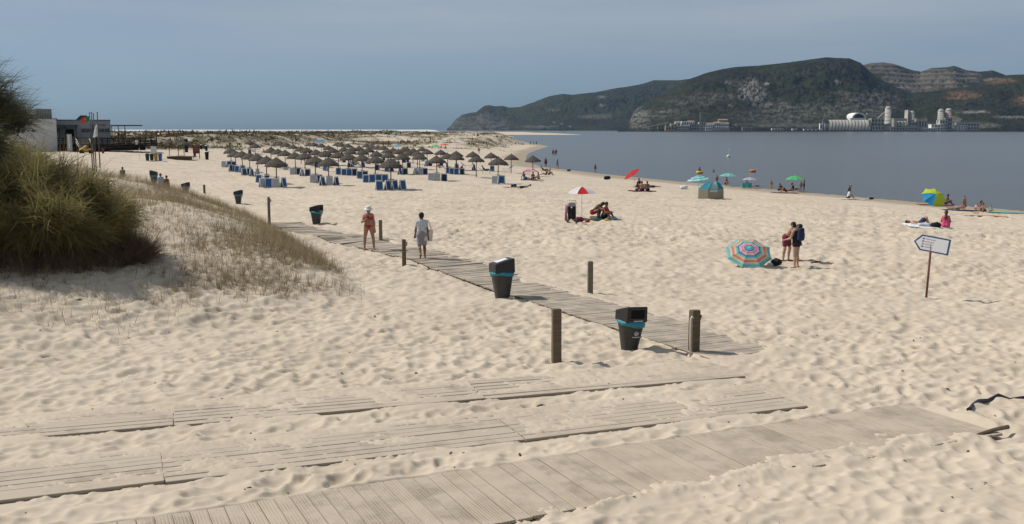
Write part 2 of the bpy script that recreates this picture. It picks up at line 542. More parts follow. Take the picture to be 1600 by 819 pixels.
def sand_material():
    m = bpy.data.materials.new('sand'); m.use_nodes = True
    t = NT(m); b = t.n['Principled BSDF']
    geo = t.new('ShaderNodeNewGeometry')
    n1 = t.new('ShaderNodeTexNoise'); n1.inputs['Scale'].default_value = 0.35; n1.inputs['Detail'].default_value = 6
    t.link(geo.outputs['Position'], n1.inputs['Vector'])
    n2 = t.new('ShaderNodeTexNoise'); n2.inputs['Scale'].default_value = 160; n2.inputs['Detail'].default_value = 3; n2.inputs['Roughness'].default_value = 0.7
    t.link(geo.outputs['Position'], n2.inputs['Vector'])
    mx = t.new('ShaderNodeMix', data_type='RGBA')
    mx.inputs['A'].default_value = (0.450, 0.378, 0.292, 1); mx.inputs['B'].default_value = (0.515, 0.437, 0.342, 1)
    mr = t.new('ShaderNodeMapRange'); mr.inputs['From Min'].default_value = 0.35; mr.inputs['From Max'].default_value = 0.65
    t.link(n1.outputs['Fac'], mr.inputs[0]); t.link(mr.outputs[0], mx.inputs['Factor'])
    g2 = t.new('ShaderNodeMapRange'); g2.inputs['From Min'].default_value = 0.25; g2.inputs['From Max'].default_value = 0.75
    g2.inputs['To Min'].default_value = 0.86; g2.inputs['To Max'].default_value = 1.12
    t.link(n2.outputs['Fac'], g2.inputs[0])
    mg = t.new('ShaderNodeMix', data_type='RGBA', blend_type='MULTIPLY'); mg.inputs['Factor'].default_value = 1
    t.link(mx.outputs['Result'], mg.inputs['A']); t.link(g2.outputs[0], mg.inputs['B'])
    # wet sand just above the water
    sp = t.new('ShaderNodeSeparateXYZ'); t.link(geo.outputs['Position'], sp.inputs[0])
    wet = t.new('ShaderNodeMapRange'); wet.inputs['From Min'].default_value = WATER_Z + 0.22; wet.inputs['From Max'].default_value = WATER_Z + 0.05
    wet.interpolation_type = 'SMOOTHSTEP'
    t.link(sp.outputs['Z'], wet.inputs[0])
    mw = t.new('ShaderNodeMix', data_type='RGBA'); mw.inputs['B'].default_value = (0.30, 0.245, 0.18, 1)
    t.link(wet.outputs[0], mw.inputs['Factor']); t.link(mg.outputs['Result'], mw.inputs['A'])
    last = mw.outputs['Result']
    for nm, c in (('cover', (0.105, 0.088, 0.048, 1)), ('litter', (0.20, 0.155, 0.10, 1))):
        at = t.new('ShaderNodeAttribute', attribute_name=nm)
        mc = t.new('ShaderNodeMix', data_type='RGBA'); mc.inputs['B'].default_value = c
        t.link(at.outputs['Fac'], mc.inputs['Factor']); t.link(last, mc.inputs['A']); last = mc.outputs['Result']
    t.link(last, b.inputs['Base Color'])
    b.inputs['Roughness'].default_value = 0.95; b.inputs['Specular IOR Level'].default_value = 0.15
    # fine grain and small lumps
    v = t.new('ShaderNodeTexNoise'); v.inputs['Scale'].default_value = 9.0; v.inputs['Detail'].default_value = 7; v.inputs['Roughness'].default_value = 0.6
    t.link(geo.outputs['Position'], v.inputs['Vector'])
    v2 = t.new('ShaderNodeTexNoise'); v2.inputs['Scale'].default_value = 2.8; v2.inputs['Detail'].default_value = 3
    t.link(geo.outputs['Position'], v2.inputs['Vector'])
    dm = t.new('ShaderNodeMapRange'); dm.inputs['From Min'].default_value = 32; dm.inputs['From Max'].default_value = 120
    dm.inputs['To Min'].default_value = 0.0; dm.inputs['To Max'].default_value = 0.20
    t.link(sp.outputs['Y'], dm.inputs[0])
    m1 = t.new('ShaderNodeMath', operation='MULTIPLY'); m1.inputs[1].default_value = 0.005; t.link(v.outputs['Fac'], m1.inputs[0])
    m2 = t.new('ShaderNodeMath', operation='MULTIPLY'); t.link(v2.outputs['Fac'], m2.inputs[0]); t.link(dm.outputs[0], m2.inputs[1])
    ad = t.new('ShaderNodeMath', operation='ADD'); t.link(m1.outputs[0], ad.inputs[0]); t.link(m2.outputs[0], ad.inputs[1])
    bp = t.new('ShaderNodeBump'); bp.inputs['Distance'].default_value = 1.0; bp.inputs['Strength'].default_value = 0.8
    t.link(ad.outputs[0], bp.inputs['Height']); t.link(bp.outputs[0], b.inputs['Normal'])
    return m
SAND = sand_material()
sand_me = make_sand(); sand_me.materials.append(SAND)
set_props(obj('sand', sand_me), kind='structure', label='pale trampled beach sand with footprints and a low dune')

# ------------------------------------------------------------------ sea
def sea_material():
    m = bpy.data.materials.new('sea'); m.use_nodes = True
    t = NT(m); b = t.n['Principled BSDF']
    geo = t.new('ShaderNodeNewGeometry')
    mp = t.new('ShaderNodeMapping'); mp.inputs['Scale'].default_value = (0.55, 1.0, 1.0); mp.inputs['Rotation'].default_value = (0, 0, R(18))
    t.link(geo.outputs['Position'], mp.inputs[0])
    n = t.new('ShaderNodeTexNoise'); n.inputs['Scale'].default_value = 0.55; n.inputs['Detail'].default_value = 6; n.inputs['Roughness'].default_value = 0.62
    t.link(mp.outputs[0], n.inputs['Vector'])
    bp = t.new('ShaderNodeBump'); bp.inputs['Distance'].default_value = 0.22
    sp = t.new('ShaderNodeSeparateXYZ'); t.link(geo.outputs['Position'], sp.inputs[0])
    fd = t.new('ShaderNodeMapRange'); fd.inputs['From Min'].default_value = 60; fd.inputs['From Max'].default_value = 700
    fd.inputs['To Min'].default_value = 0.85; fd.inputs['To Max'].default_value = 0.0
    t.link(sp.outputs['Y'], fd.inputs[0]); t.link(fd.outputs[0], bp.inputs['Strength'])
    t.link(n.outputs['Fac'], bp.inputs['Height']); t.link(bp.outputs[0], b.inputs['Normal'])
    mp2 = t.new('ShaderNodeMapping'); mp2.inputs['Scale'].default_value = (0.004, 0.02, 1)
    t.link(geo.outputs['Position'], mp2.inputs[0])
    n2 = t.new('ShaderNodeTexNoise'); n2.inputs['Scale'].default_value = 1; n2.inputs['Detail'].default_value = 3
    t.link(mp2.outputs[0], n2.inputs['Vector'])
    mx = t.new('ShaderNodeMix', data_type='RGBA')
    mx.inputs['A'].default_value = (0.060, 0.066, 0.068, 1); mx.inputs['B'].default_value = (0.078, 0.086, 0.088, 1)
    t.link(n2.outputs['Fac'], mx.inputs['Factor']); t.link(mx.outputs['Result'], b.inputs['Base Color'])
    b.inputs['Roughness'].default_value = 0.22; b.inputs['IOR'].default_value = 1.33
    return m
gx = np.concatenate([-np.geomspace(12500, 20, 40), np.geomspace(20, 12500, 40)]); gy = np.concatenate([[-450, -100, 0], np.geomspace(30, 12800, 70)])
GX, GY = np.meshgrid(gx, gy); nx = len(gx)
sv = np.stack([GX, GY, GX * 0 + WATER_Z], -1).reshape(-1, 3)
ii = np.arange(len(gy) - 1)[:, None]; jj = np.arange(nx - 1)[None, :]
sf = np.stack([ii * nx + jj, ii * nx + jj + 1, (ii + 1) * nx + jj + 1, (ii + 1) * nx + jj], -1).reshape(-1, 4)
set_props(obj('sea', np_mesh('sea', sv, sf, sea_material())), kind='structure', label='calm grey blue sea water')

# far sandbar and the surf on it
def strip(name, rows, mtl, label):
    """rows: list of (y, z, x0, x1)"""
    nx = 120
    V = []; 
    for y, z, x0, x1 in rows:
        xs = np.linspace(x0, x1, nx)
        for k, x in enumerate(xs):
            e = samp(N1, np.array([x]), np.array([y]), 2500)[0]
            V.append((x, y * (1 + 0.02 * e), z + 0.10 * e if 0 < z + 3 else z))
    V = np.array(V); nr = len(rows)
    i = np.arange(nr - 1)[:, None]; j = np.arange(nx - 1)[None, :]
    F = np.stack([i * nx + j, i * nx + j + 1, (i + 1) * nx + j + 1, (i + 1) * nx + j], -1).reshape(-1, 4)
    return set_props(obj(name, np_mesh(name, V, F, mtl, smooth=True)), kind='structure', label=label)
bar_m = mat('sandbar', (0.50, 0.41, 0.30), 0.95, 0.06, 0.01, coords='Object')
strip('sandbar', [(1190, -2.9, -2600, 95), (1260, -1.95, -2600, 80), (1500, -1.4, -2700, 60), (1900, -0.9, -2900, 20), (2150, -1.6, -2900, 60), (2250, -2.9, -2900, 80)], bar_m, 'long pale sandbar beyond the scrub dunes')
surf_m = mat('surf_foam', (0.50, 0.50, 0.48), 0.9, 0.10, 0.02, coords='Object')
strip('surf', [(1700, -2.2, -2800, -115), (1900, 2.9, -2900, -150), (2000, 3.5, -2900, -170), (2250, -2.9, -2900, -180)], surf_m, 'white band of surf and bare sand on the horizon')

# ------------------------------------------------------------------ hills across the water
CP = math.cos(PITCH)
def xyz_at(px, Y):
    x = Y * (px - 800) * CP / FPX
    return Vector((x, Y, terr1(x, Y)))
def far_xyz(px, py, Y):
    return (Y * (px - 800) * CP / FPX, Y, CAMH + Y * (202 - py) * CP * CP / FPX)

def hill(name, sil, ds, dc, label, colour, rows=70, step=1.3, rough=0.10, prof=0.85, terr_fn=None, seed=3):
    sx = np.array([p[0] for p in sil], float); sy = np.array([p[1] for p in sil], float)
    cols = np.arange(sx[0], sx[-1] + 0.1, step)
    top = np.interp(cols, sx, sy)
    nA = fft_noise(256, 1.35, seed); nB = fft_noise(256, 1.0, seed + 1, lo=6)
    v = np.concatenate([np.linspace(0, 1, rows), np.linspace(1.06, 1.6, 8)])
    C, Vv = np.meshgrid(cols, v); Tp = np.meshgrid(top, v)[0]
    D0 = ds(C) if callable(ds) else ds + C * 0
    D1 = dc(C) if callable(dc) else dc + C * 0
    Yd = D0 + (D1 - D0) * Vv
    zc = CAMH + D1 * (202 - Tp) * CP * CP / FPX - WATER_Z
    P = np.where(Vv <= 1, np.clip(Vv, 0, 1) ** prof, 1 - (Vv - 1) * 0.9)
    Xd = Yd * (C - 800) * CP / FPX
    nz = samp(nA, Xd, Yd, 1500) * 0.7 + samp(nB, Xd, Yd, 900) * 0.16
    env = np.clip(Vv * 4, 0, 1) * np.clip((1 - Vv) * 2.2, 0.0, 1)
    z = WATER_Z + 2.2 * np.clip(Vv * 30, 0, 1) + zc * P * (1 + rough * nz * env) 
    z = z + samp(N3, Xd, Yd, 420) * 0.9 * np.clip(Vv * 10, 0, 1) * np.where(Vv > 0.9, 0.35, 1)
    py = 202 - (z - CAMH) * FPX / (Yd * CP * CP)
    if terr_fn is not None: z = terr_fn(C, py, Xd, Yd, z, Vv)
    V3 = np.stack([Xd, Yd, z], -1).reshape(-1, 3)
    nr, nc = C.shape
    i = np.arange(nr - 1)[:, None]; j = np.arange(nc - 1)[None, :]
    F = np.stack([i * nc + j, i * nc + j + 1, (i + 1) * nc + j + 1, (i + 1) * nc + j], -1).reshape(-1, 4)
    me = np_mesh(name, V3, F, None, smooth=True)
    col = colour(C, py, Xd, Yd, z, Vv).reshape(-1, 3)
    a = me.color_attributes.new('Col', 'FLOAT_COLOR', 'POINT')
    a.data.foreach_set('color', np.concatenate([col, np.ones((len(col), 1))], 1).astype(np.float32).ravel())
    me.materials.append(HILL)
    return set_props(obj(name, me), kind='structure', label=label)

def hill_material():
    m = bpy.data.materials.new('hillside'); m.use_nodes = True
    t = NT(m); b = t.n['Principled BSDF']
    at = t.new('ShaderNodeAttribute', attribute_name='Col')
    geo = t.new('ShaderNodeNewGeometry')
    n = t.new('ShaderNodeTexNoise'); n.inputs['Scale'].default_value = 0.055; n.inputs['Detail'].default_value = 7; n.inputs['Roughness'].default_value = 0.68
    t.link(geo.outputs['Position'], n.inputs['Vector'])
    mr = t.new('ShaderNodeMapRange'); mr.inputs['From Min'].default_value = 0.33; mr.inputs['From Max'].default_value = 0.67
    mr.inputs['To Min'].default_value = 0.45; mr.inputs['To Max'].default_value = 1.5
    t.link(n.outputs['Fac'], mr.inputs[0])
    mg = t.new('ShaderNodeMix', data_type='RGBA', blend_type='MULTIPLY'); mg.inputs['Factor'].default_value = 1
    t.link(at.outputs['Color'], mg.inputs['A']); t.link(mr.outputs[0], mg.inputs['B'])
    t.link(mg.outputs['Result'], b.inputs['Base Color'])
    b.inputs['Roughness'].default_value = 1.0; b.inputs['Specular IOR Level'].default_value = 0.05
    bp = t.new('ShaderNodeBump'); bp.inputs['Distance'].default_value = 9.0; bp.inputs['Strength'].default_value = 1.0
    t.link(n.outputs['Fac'], bp.inputs['Height']); t.link(bp.outputs[0], b.inputs['Normal'])
    return m
HILL = hill_material()
VEG = np.array([0.021, 0.0205, 0.013]); VEG2 = np.array([0.030, 0.033, 0.016]); ROCK = np.array([0.20, 0.185, 0.165]); SOIL = np.array([0.22, 0.125, 0.07]); QUARRY = np.array([0.135, 0.115, 0.09])
def mix3(c, tgt, k): return c * (1 - k[..., None]) + np.asarray(tgt) * k[..., None]
def blob(C, py, cx, cy, rx, ry, n=None, s=0.5):
    q = np.sqrt(((C - cx) / rx) ** 2 + ((py - cy) / ry) ** 2) + (0 if n is None else n)
    return sst(1.0 + s * 0.5, 1.0 - s * 0.5, q)

def col_main(C, py, X, Y, z, v):
    n = samp(N2, X, z * 3 + Y * 0.3, 420); n2 = samp(N3, X, z * 4, 300)
    c = mix3(np.broadcast_to(VEG, C.shape + (3,)), VEG2, np.clip(0.5 + 0.4 * n, 0, 1))
    rk = np.zeros(C.shape)
    for cx, cy, rx, ry, k in ((1173, 143, 17, 14, 1.0), (1150, 130, 16, 4, 0.5), (1000, 184, 20, 15, 0.75), (1035, 178, 40, 12, 0.45), (1070, 160, 40, 9, 0.4), (1110, 152, 30, 7, 0.45), (1215, 170, 24, 12, 0.55), (1250, 178, 45, 16, 0.5), (1290, 172, 40, 18, 0.5), (1340, 165, 45, 20, 0.55), (1370, 155, 35, 12, 0.5), (1210, 183, 60, 10, 0.35)):
        rk = np.maximum(rk, (k if k > 0.7 else k * 0.8) * blob(C, py, cx, cy, rx, ry, 0.28 * n, 0.9) * np.clip(0.45 + 0.7 * n2, 0, 1.3))
    for cx, cy, rx, ry, k in ((1195, 131, 5, 1.5, 1), (1308, 128.5, 6, 1.5, 1), (1140, 165, 5, 1.5, .5), (1520, 175, 25, 2, .8), (1580, 183, 30, 1.6, .8), (1250, 196, 120, 3, .35), (1500, 196, 60, 5, .4), (1490, 188, 10, 7, .45)):
        rk = np.maximum(rk, k * blob(C, py, cx, cy, rx, ry, 0.2 * n2, 0.6))
    c = mix3(c, ROCK, np.clip(rk, 0, 1))
    so = np.zeros(C.shape)
    for cx, cy, rx, ry in ((1502, 150, 22, 6), (1600, 158, 14, 6), (1560, 126, 22, 5)):
        so = np.maximum(so, 0.45 * blob(C, py, cx, cy, rx, ry, 0.3 * n + 0.3 * n2, 0.9))
    return mix3(c, SOIL, so)

def col_back(C, py, X, Y, z, v):
    n = samp(N2, X, z * 3, 420); n2 = samp(N3, X, z * 4, 300)
    c = mix3(np.broadcast_to(VEG, C.shape + (3,)), VEG2, np.clip(0.5 + 0.4 * n, 0, 1))
    q = np.maximum.reduce([blob(C, py, 1450, 126, 60, 17, 0.22 * n, 0.5), 0.75 * blob(C, py, 1382, 106, 32, 9, 0.25 * n, 0.6), blob(C, py, 1420, 140, 30, 10, 0.2 * n, 0.6)])
    lines = 0.55 + 0.45 * np.sin(z / 24 * 2 * math.pi)
    c = mix3(c, QUARRY, np.clip(q * (0.35 + 0.65 * lines), 0, 1))
    o = np.maximum(blob(C, py, 1553, 126, 18, 4, 0.2 * n, 0.6), 0)
    return mix3(c, (0.30, 0.20, 0.13), 0.5 * o)

def quarry_steps(C, py, X, Y, z, v):
    q = np.maximum(blob(C, py, 1450, 126, 66, 20, None, 0.5), 0.8 * blob(C, py, 1382, 106, 34, 10, None, 0.5)) * (v < 0.97)
    st = np.round(z / 24) * 24 + np.clip((z / 24 - np.round(z / 24)) * 5, -0.5, 0.5) * 3
    return z * (1 - 0.4 * q) + st * 0.4 * q

def col_far(C, py, X, Y, z, v):
    n = samp(N2, X, z * 3, 800); n2 = samp(N3, X, z * 4, 500)
    c = mix3(np.broadcast_to(VEG * 1.2, C.shape + (3,)), VEG2 * 1.2, np.clip(0.5 + 0.4 * n, 0, 1))
    rk = 0.4 * np.maximum(blob(C, py, 755, 193, 32, 12, 0.3 * n, 0.9), blob(C, py, 715, 190, 14, 14, 0.3 * n, 0.9)) * np.clip(0.55 + 0.6 * n2, 0, 1)
    for cx, cy, rx, ry, k in ((938, 152, 9, 1.6, .5), (940, 165, 7, 1.5, .6), (865, 172, 10, 2.5, .3), (930, 182, 26, 3, .3), (840, 198, 30, 2, .3)):
        rk = np.maximum(rk, k * blob(C, py, cx, cy, rx, ry, 0.2 * n2, 0.6))
    return mix3(c, ROCK, rk)

hill('far_headland', [(698, 203), (706, 195), (712, 187), (722, 180), (735, 177), (744, 176), (756, 166.5), (764, 165), (775, 167), (786, 166), (795, 169), (812, 168), (835, 160), (858, 151), (880, 147.5), (893, 149), (930, 145), (960, 139), (985, 135.5), (1003, 132), (1020, 126.5), (1040, 126.5), (1060, 126.5), (1085, 123), (1130, 118), (1200, 130)],
     5000, 5900, 'hazy wooded headland falling into the sea', col_far, rows=50, seed=11, rough=0.16)
hill('quarry_hill', [(1310, 118), (1340, 104), (1355, 100.5), (1375, 99), (1392, 101.5), (1405, 106), (1420, 111), (1434, 113.5), (1450, 108), (1470, 107), (1485, 104.5), (1493, 107), (1503, 111), (1525, 113.5), (1545, 111.5), (1556, 115), (1566, 119), (1582, 118), (1600, 118), (1700, 112), (1850, 122)],
     3500, 4600, 'terraced quarry hill with bare pale steps', col_back, rows=110, terr_fn=quarry_steps, seed=21, rough=0.05)
hill('wooded_hill', [(981, 204), (984, 190), (990, 175), (1003, 163), (1018, 156), (1040, 144), (1060, 133), (1078, 124), (1100, 116), (1125, 110), (1145, 106.5), (1180, 104.5), (1215, 101), (1250, 96.5), (1270, 93.5), (1287, 91.5), (1300, 92.5), (1322, 93), (1340, 100), (1353, 112), (1370, 124), (1395, 137), (1420, 146), (1450, 144), (1490, 140), (1530, 133), (1560, 123), (1600, 117), (1700, 112), (1850, 118)],
     2930, 3650, 'dark green wooded hill with pale rock faces', col_main, rows=90, seed=17, rough=0.14)

# ------------------------------------------------------------------ haze
def haze():
    b = MB(); b.box((0, 6200, 190), (25400, 13400, 400))
    m = bpy.data.materials.new('haze'); m.use_nodes = True
    t = NT(m); t.n.clear()
    o = t.new('ShaderNodeOutputMaterial'); v = t.new('ShaderNodeVolumePrincipled')
    v.inputs['Color'].default_value = (0.36, 0.62, 1.0, 1)
    v.inputs['Density'].default_value = 0.000022
    v.inputs['Anisotropy'].default_value = 0.2
    t.link(v.outputs[0], o.inputs['Volume'])
    h = b.build('haze', m)
    return set_props(h, 'thin pale sea haze over the whole bay', None, kind='stuff')
haze()

# ------------------------------------------------------------------ boards
def wood_material(name, c1, c2, groove=0.0, sandy=0.5, dark=(0.10, 0.078, 0.055)):
    """weathered timber: grain along local X, sand dust lying in patches (world position)"""
    m = bpy.data.materials.new(name); m.use_nodes = True
    t = NT(m); b = t.n['Principled BSDF']
    tc = t.new('ShaderNodeTexCoord'); oi = t.new('ShaderNodeObjectInfo')
    off = t.new('ShaderNodeVectorMath', operation='ADD')
    sc = t.new('ShaderNodeVectorMath', operation='SCALE'); sc.inputs['Scale'].default_value = 37.0
    cb = t.new('ShaderNodeCombineXYZ')
    t.link(oi.outputs['Random'], cb.inputs[0]); t.link(oi.outputs['Random'], cb.inputs[1])
    t.link(cb.outputs[0], sc.inputs[0]); t.link(sc.outputs[0], off.inputs[1]); t.link(tc.outputs['Object'], off.inputs[0])
    mp = t.new('ShaderNodeMapping'); mp.inputs['Scale'].default_value = (2.2, 45, 45); t.link(off.outputs[0], mp.inputs[0])
    n = t.new('ShaderNodeTexNoise'); n.inputs['Scale'].default_value = 1.0; n.inputs['Detail'].default_value = 6; n.inputs['Roughness'].default_value = 0.65
    t.link(mp.outputs[0], n.inputs['Vector'])
    cr = t.new('ShaderNodeMapRange'); cr.inputs['From Min'].default_value = 0.3; cr.inputs['From Max'].default_value = 0.7; t.link(n.outputs['Fac'], cr.inputs[0])
    mx = t.new('ShaderNodeMix', data_type='RGBA'); mx.inputs['A'].default_value = (*c1, 1); mx.inputs['B'].default_value = (*c2, 1)
    t.link(cr.outputs[0], mx.inputs['Factor'])
    hv = t.new('ShaderNodeMapRange'); hv.inputs['To Min'].default_value = 0.82; hv.inputs['To Max'].default_value = 1.12; t.link(oi.outputs['Random'], hv.inputs[0])
    mv = t.new('ShaderNodeMix', data_type='RGBA', blend_type='MULTIPLY'); mv.inputs['Factor'].default_value = 1
    t.link(mx.outputs['Result'], mv.inputs['A']); t.link(hv.outputs[0], mv.inputs['B'])
    last = mv.outputs['Result']
    height = n.outputs['Fac']
    if groove:
        wv = t.new('ShaderNodeTexWave', bands_direction='Y'); wv.inputs['Scale'].default_value = groove; wv.inputs['Distortion'].default_value = 0.3
        t.link(tc.outputs['Object'], wv.inputs['Vector'])
        mg = t.new('ShaderNodeMix', data_type='RGBA', blend_type='MIX'); mg.inputs['B'].default_value = (*dark, 1)
        gm = t.new('ShaderNodeMapRange'); gm.inputs['From Min'].default_value = 0.35; gm.inputs['From Max'].default_value = 0.0; gm.inputs['To Max'].default_value = 0.55
        t.link(wv.outputs['Fac'], gm.inputs[0]); t.link(gm.outputs[0], mg.inputs['Factor']); t.link(last, mg.inputs['A'])
        last = mg.outputs['Result']
    geo = t.new('ShaderNodeNewGeometry')
    sn = t.new('ShaderNodeTexNoise'); sn.inputs['Scale'].default_value = 1.7; sn.inputs['Detail'].default_value = 9; sn.inputs['Roughness'].default_value = 0.7
    t.link(geo.outputs['Position'], sn.inputs['Vector'])
    sm = t.new('ShaderNodeMapRange'); sm.inputs['From Min'].default_value = 0.62 - 0.3 * sandy; sm.inputs['From Max'].default_value = 0.80 - 0.3 * sandy
    t.link(sn.outputs['Fac'], sm.inputs[0])
    up = t.new('ShaderNodeSeparateXYZ'); t.link(geo.outputs['True Normal'], up.inputs[0])
    um = t.new('ShaderNodeMapRange'); um.inputs['From Min'].default_value = 0.5; um.inputs['From Max'].default_value = 0.9; um.inputs['To Max'].default_value = 0.85; t.link(up.outputs['Z'], um.inputs[0])
    mm = t.new('ShaderNodeMath', operation='MULTIPLY'); t.link(sm.outputs[0], mm.inputs[0]); t.link(um.outputs[0], mm.inputs[1])
    ms = t.new('ShaderNodeMix', data_type='RGBA'); ms.inputs['B'].default_value = (0.44, 0.37, 0.29, 1)
    t.link(mm.outputs[0], ms.inputs['Factor']); t.link(last, ms.inputs['A'])
    t.link(ms.outputs['Result'], b.inputs['Base Color'])
    b.inputs['Roughness'].default_value = 0.9; b.inputs['Specular IOR Level'].default_value = 0.15
    bp = t.new('ShaderNodeBump'); bp.inputs['Distance'].default_value = 0.004; t.link(height, bp.inputs['Height']); t.link(bp.outputs[0], b.inputs['Normal'])
    return m
BOARD = wood_material('board', (0.33, 0.27, 0.205), (0.44, 0.368, 0.285), groove=8.0, sandy=0.72)
LONGB = wood_material('long_board', (0.27, 0.222, 0.17), (0.39, 0.33, 0.26), sandy=1.0)
GREYB = wood_material('grey_board', (0.25, 0.215, 0.175), (0.34, 0.295, 0.24), sandy=0.62)
POSTW = wood_material('post_wood', (0.075, 0.056, 0.038), (0.17, 0.13, 0.09), sandy=-0.6)
POSTG = wood_material('post_wood_grey', (0.12, 0.10, 0.075), (0.22, 0.19, 0.15), sandy=-0.6)

def plank_mesh(L, W, H, m, rough=0.0):
    """board with eased long edges and slightly ragged ends; grain along X"""
    e = 0.006
    prof = [(-W / 2, 0), (W / 2, 0), (W / 2, H - e), (W / 2 - e, H), (-W / 2 + e, H), (-W / 2, H - e)]
    b = MB(); n = len(prof)
    V = []
    for k in range(2):
        for y, z in prof:
            V.append(((-L / 2 if k == 0 else L / 2) + random.uniform(-rough, rough), y, z - H))
    F = [tuple(reversed(range(n))), tuple(range(n, 2 * n))] + [(i, (i + 1) % n, n + (i + 1) % n, n + i) for i in range(n)]
    b.add(V, F)
    return b.mesh('plank', m)

def lay(parent, me, W, s, t, ang, top=0.03, jz=0.004):
    p = W.at(s, t)
    d = Vector((math.cos(ang), math.sin(ang)))
    half = 0.8
    z0 = terr1(p.x - d.x * half, p.y - d.y * half); z1 = terr1(p.x + d.x * half, p.y + d.y * half)
    o = obj('plank', me, parent)
    o.location = (p.x, p.y, (z0 + z1) / 2 + top + random.uniform(-jz, jz))
    o.rotation_euler = (random.uniform(-0.008, 0.008), -math.atan2(z1 - z0, 2 * half), ang)
    return o

def boardwalk(name, W, label):
    """the bearers under a walk; its planks are children"""
    b = MB(); nseg = max(2, int(W.len / 1.5))
    for t in (0.25, W.w - 0.25):
        pts = []
        for k in range(nseg + 1):
            p = W.at(W.len * k / nseg, t)
            pts.append((p.x, p.y, terr1(p.x, p.y) - 0.09))
        b.tube(pts, 0.045, n=4, smooth=False)
    return set_props(b.build(name, POSTG), kind='structure', label=label)

# nearest walk: cross boards in panels
ba = boardwalk('boardwalk', WA, 'nearest boardwalk of wide cross planks, its lower edge under sand')
angA = math.atan2(WA.v.y, WA.v.x)
pm = [plank_mesh(WA.w, 0.192, 0.035, BOARD, 0.012) for _ in range(6)]
s = 0.1; k = 0; shift = 0.0; da = 0.0
while s < WA.len - 0.02:
    if k % 14 == 6:
        shift = random.uniform(-0.03, 0.05); da = random.uniform(-0.02, 0.02)
    lay(ba, random.choice(pm), WA, s, WA.w / 2 + shift, angA + da + random.uniform(-0.004, 0.004), jz=0.006)
    s += 0.2 + (0.012 if k % 14 == 5 else 0); k += 1
# its broken end beam
tp = pl(1575, 669); tq = pl(1528, 676)
MB().tube([(tq.x, tq.y, 0.0), ((tp.x + tq.x) / 2, (tp.y + tq.y) / 2, 0.035), (tp.x, tp.y, 0.05)], [0.022, 0.03, 0.036], n=6, smooth=False).build('broken_beam', POSTW, ba)

# long-board strips
for W, nm, lab, rows in ((WB, 'boardwalk', 'sandy strip of long planks in the middle foreground', 8), (WC, 'boardwalk', 'half buried strip of long planks nearest the wooden posts', 7)):
    bw = boardwalk(nm, W, lab)
    ang = math.atan2(W.u.y, W.u.x)
    pw = W.w / rows
    ms_ = [plank_mesh(4.98, pw - 0.012, 0.04, LONGB, 0.0) for _ in range(3)]
    s = 2.9 if W is WC else 1.9
    while s < W.len - 0.8:
        for r in range(rows):
            lay(bw, random.choice(ms_), W, s, pw * (r + 0.5), ang + random.uniform(-0.002, 0.002), jz=0.003, top=0.028)
        s += 5.0
# path to the beach
bd = boardwalk('boardwalk', WD, 'grey plank path leading past the bins to the beach')
for W in (WD, WE):
    ang = math.atan2(W.v.y, W.v.x)
    ms_ = [plank_mesh(W.w, 0.178, 0.035, GREYB, 0.012) for _ in range(4)]
    s = 0.1
    while s < W.len:
        lay(bd, random.choice(ms_), W, s, W.w / 2 + random.uniform(-0.015, 0.015), ang + random.uniform(-0.006, 0.006), jz=0.006)
        s += 0.186

# ------------------------------------------------------------------ posts
def post(px, pt, pb, w, label, m, hook=False, rot=0.2, lean=0.0, pipe=False, rnd=False):
    g = ground(px, pb)
    k = g.y / FPX * 1.01
    h = (pb - pt) * k; w = w * k
    root = empty('wooden_post', g, rot, label, 'post', 'weathered posts beside the plank path')
    b = MB()
    n = 10 if rnd else 4
    ring = []
    prof = [(-0.3, 1.0), (h * 0.3, 1.0), (h * 0.7, 0.98), (h - 0.03, 0.97), (h, 0.86)]
    V = []
    for z, q in prof:
        for i in range(n):
            a = 2 * math.pi * (i + 0.5) / n
            r = w / 2 * (1.30 if n == 4 else 1.0) * q * (1 + random.uniform(-0.04, 0.04))
            V.append((r * math.cos(a) + lean * z, r * math.sin(a), z + (random.uniform(-0.012, 0.012) if z == h else 0)))
    F = [(i * n + j, i * n + (j + 1) % n, (i + 1) * n + (j + 1) % n, (i + 1) * n + j) for i in range(len(prof) - 1) for j in range(n)]
    F.append(tuple((len(prof) - 1) * n + j for j in range(n)))
    b.add(V, F)
    sh = b.build('shaft', m, root)
    sh.data.transform(Matrix.Rotation(math.pi / 2, 4, 'Y') @ Matrix.Rotation(-math.pi / 2, 4, 'Y'))
    if hook:
        MB().tube([(w * 0.45, 0, h - 0.10), (w * 0.72, -0.02, h - 0.13), (w * 0.66, -0.01, h - 0.20), (w * 0.45, 0, h - 0.22)], 0.022, n=6).build('rope_end', POSTW, root)
    if pipe:
        x = -w * 0.60
        MB().tube([(x + 0.05, -0.07, h - 0.16), (x, -0.09, h - 0.12), (x - 0.03, -0.09, h - 0.17), (x - 0.03, -0.09, 0.3), (x - 0.02, -0.09, -0.1)], 0.017, n=8).build('hose', mat('white_hose', (0.62, 0.60, 0.56), 0.5), root)
    return root
post(869.5, 481, 566, 15, 'tall dark square wooden post standing nearest the camera', POSTW, rot=0.15, lean=-0.006)
post(1084, 483, 551, 14.5, 'wooden post with a white hose on its side, by the path end', POSTW, hook=True, rot=0.35, pipe=True)
post(922, 408, 459, 8.5, 'grey wooden post on the far side of the path near the bins', POSTG, rot=0.1)
post(631.5, 374, 414, 6.5, 'dark post with a rope knob between the two women', POSTW, hook=True, rot=0.4, rnd=True)
post(595, 344, 377, 5.4, 'slim grey post just right of the woman in red bikini', POSTG, rot=0.0)
post(421, 309, 352, 4.6, 'thin tall post at the edge of the dune grass', POSTG, hook=True, rot=0.3, rnd=True)
post(319.5, 289, 302, 3.0, 'farthest short post showing above the dune grass', POSTW, rot=0.0)

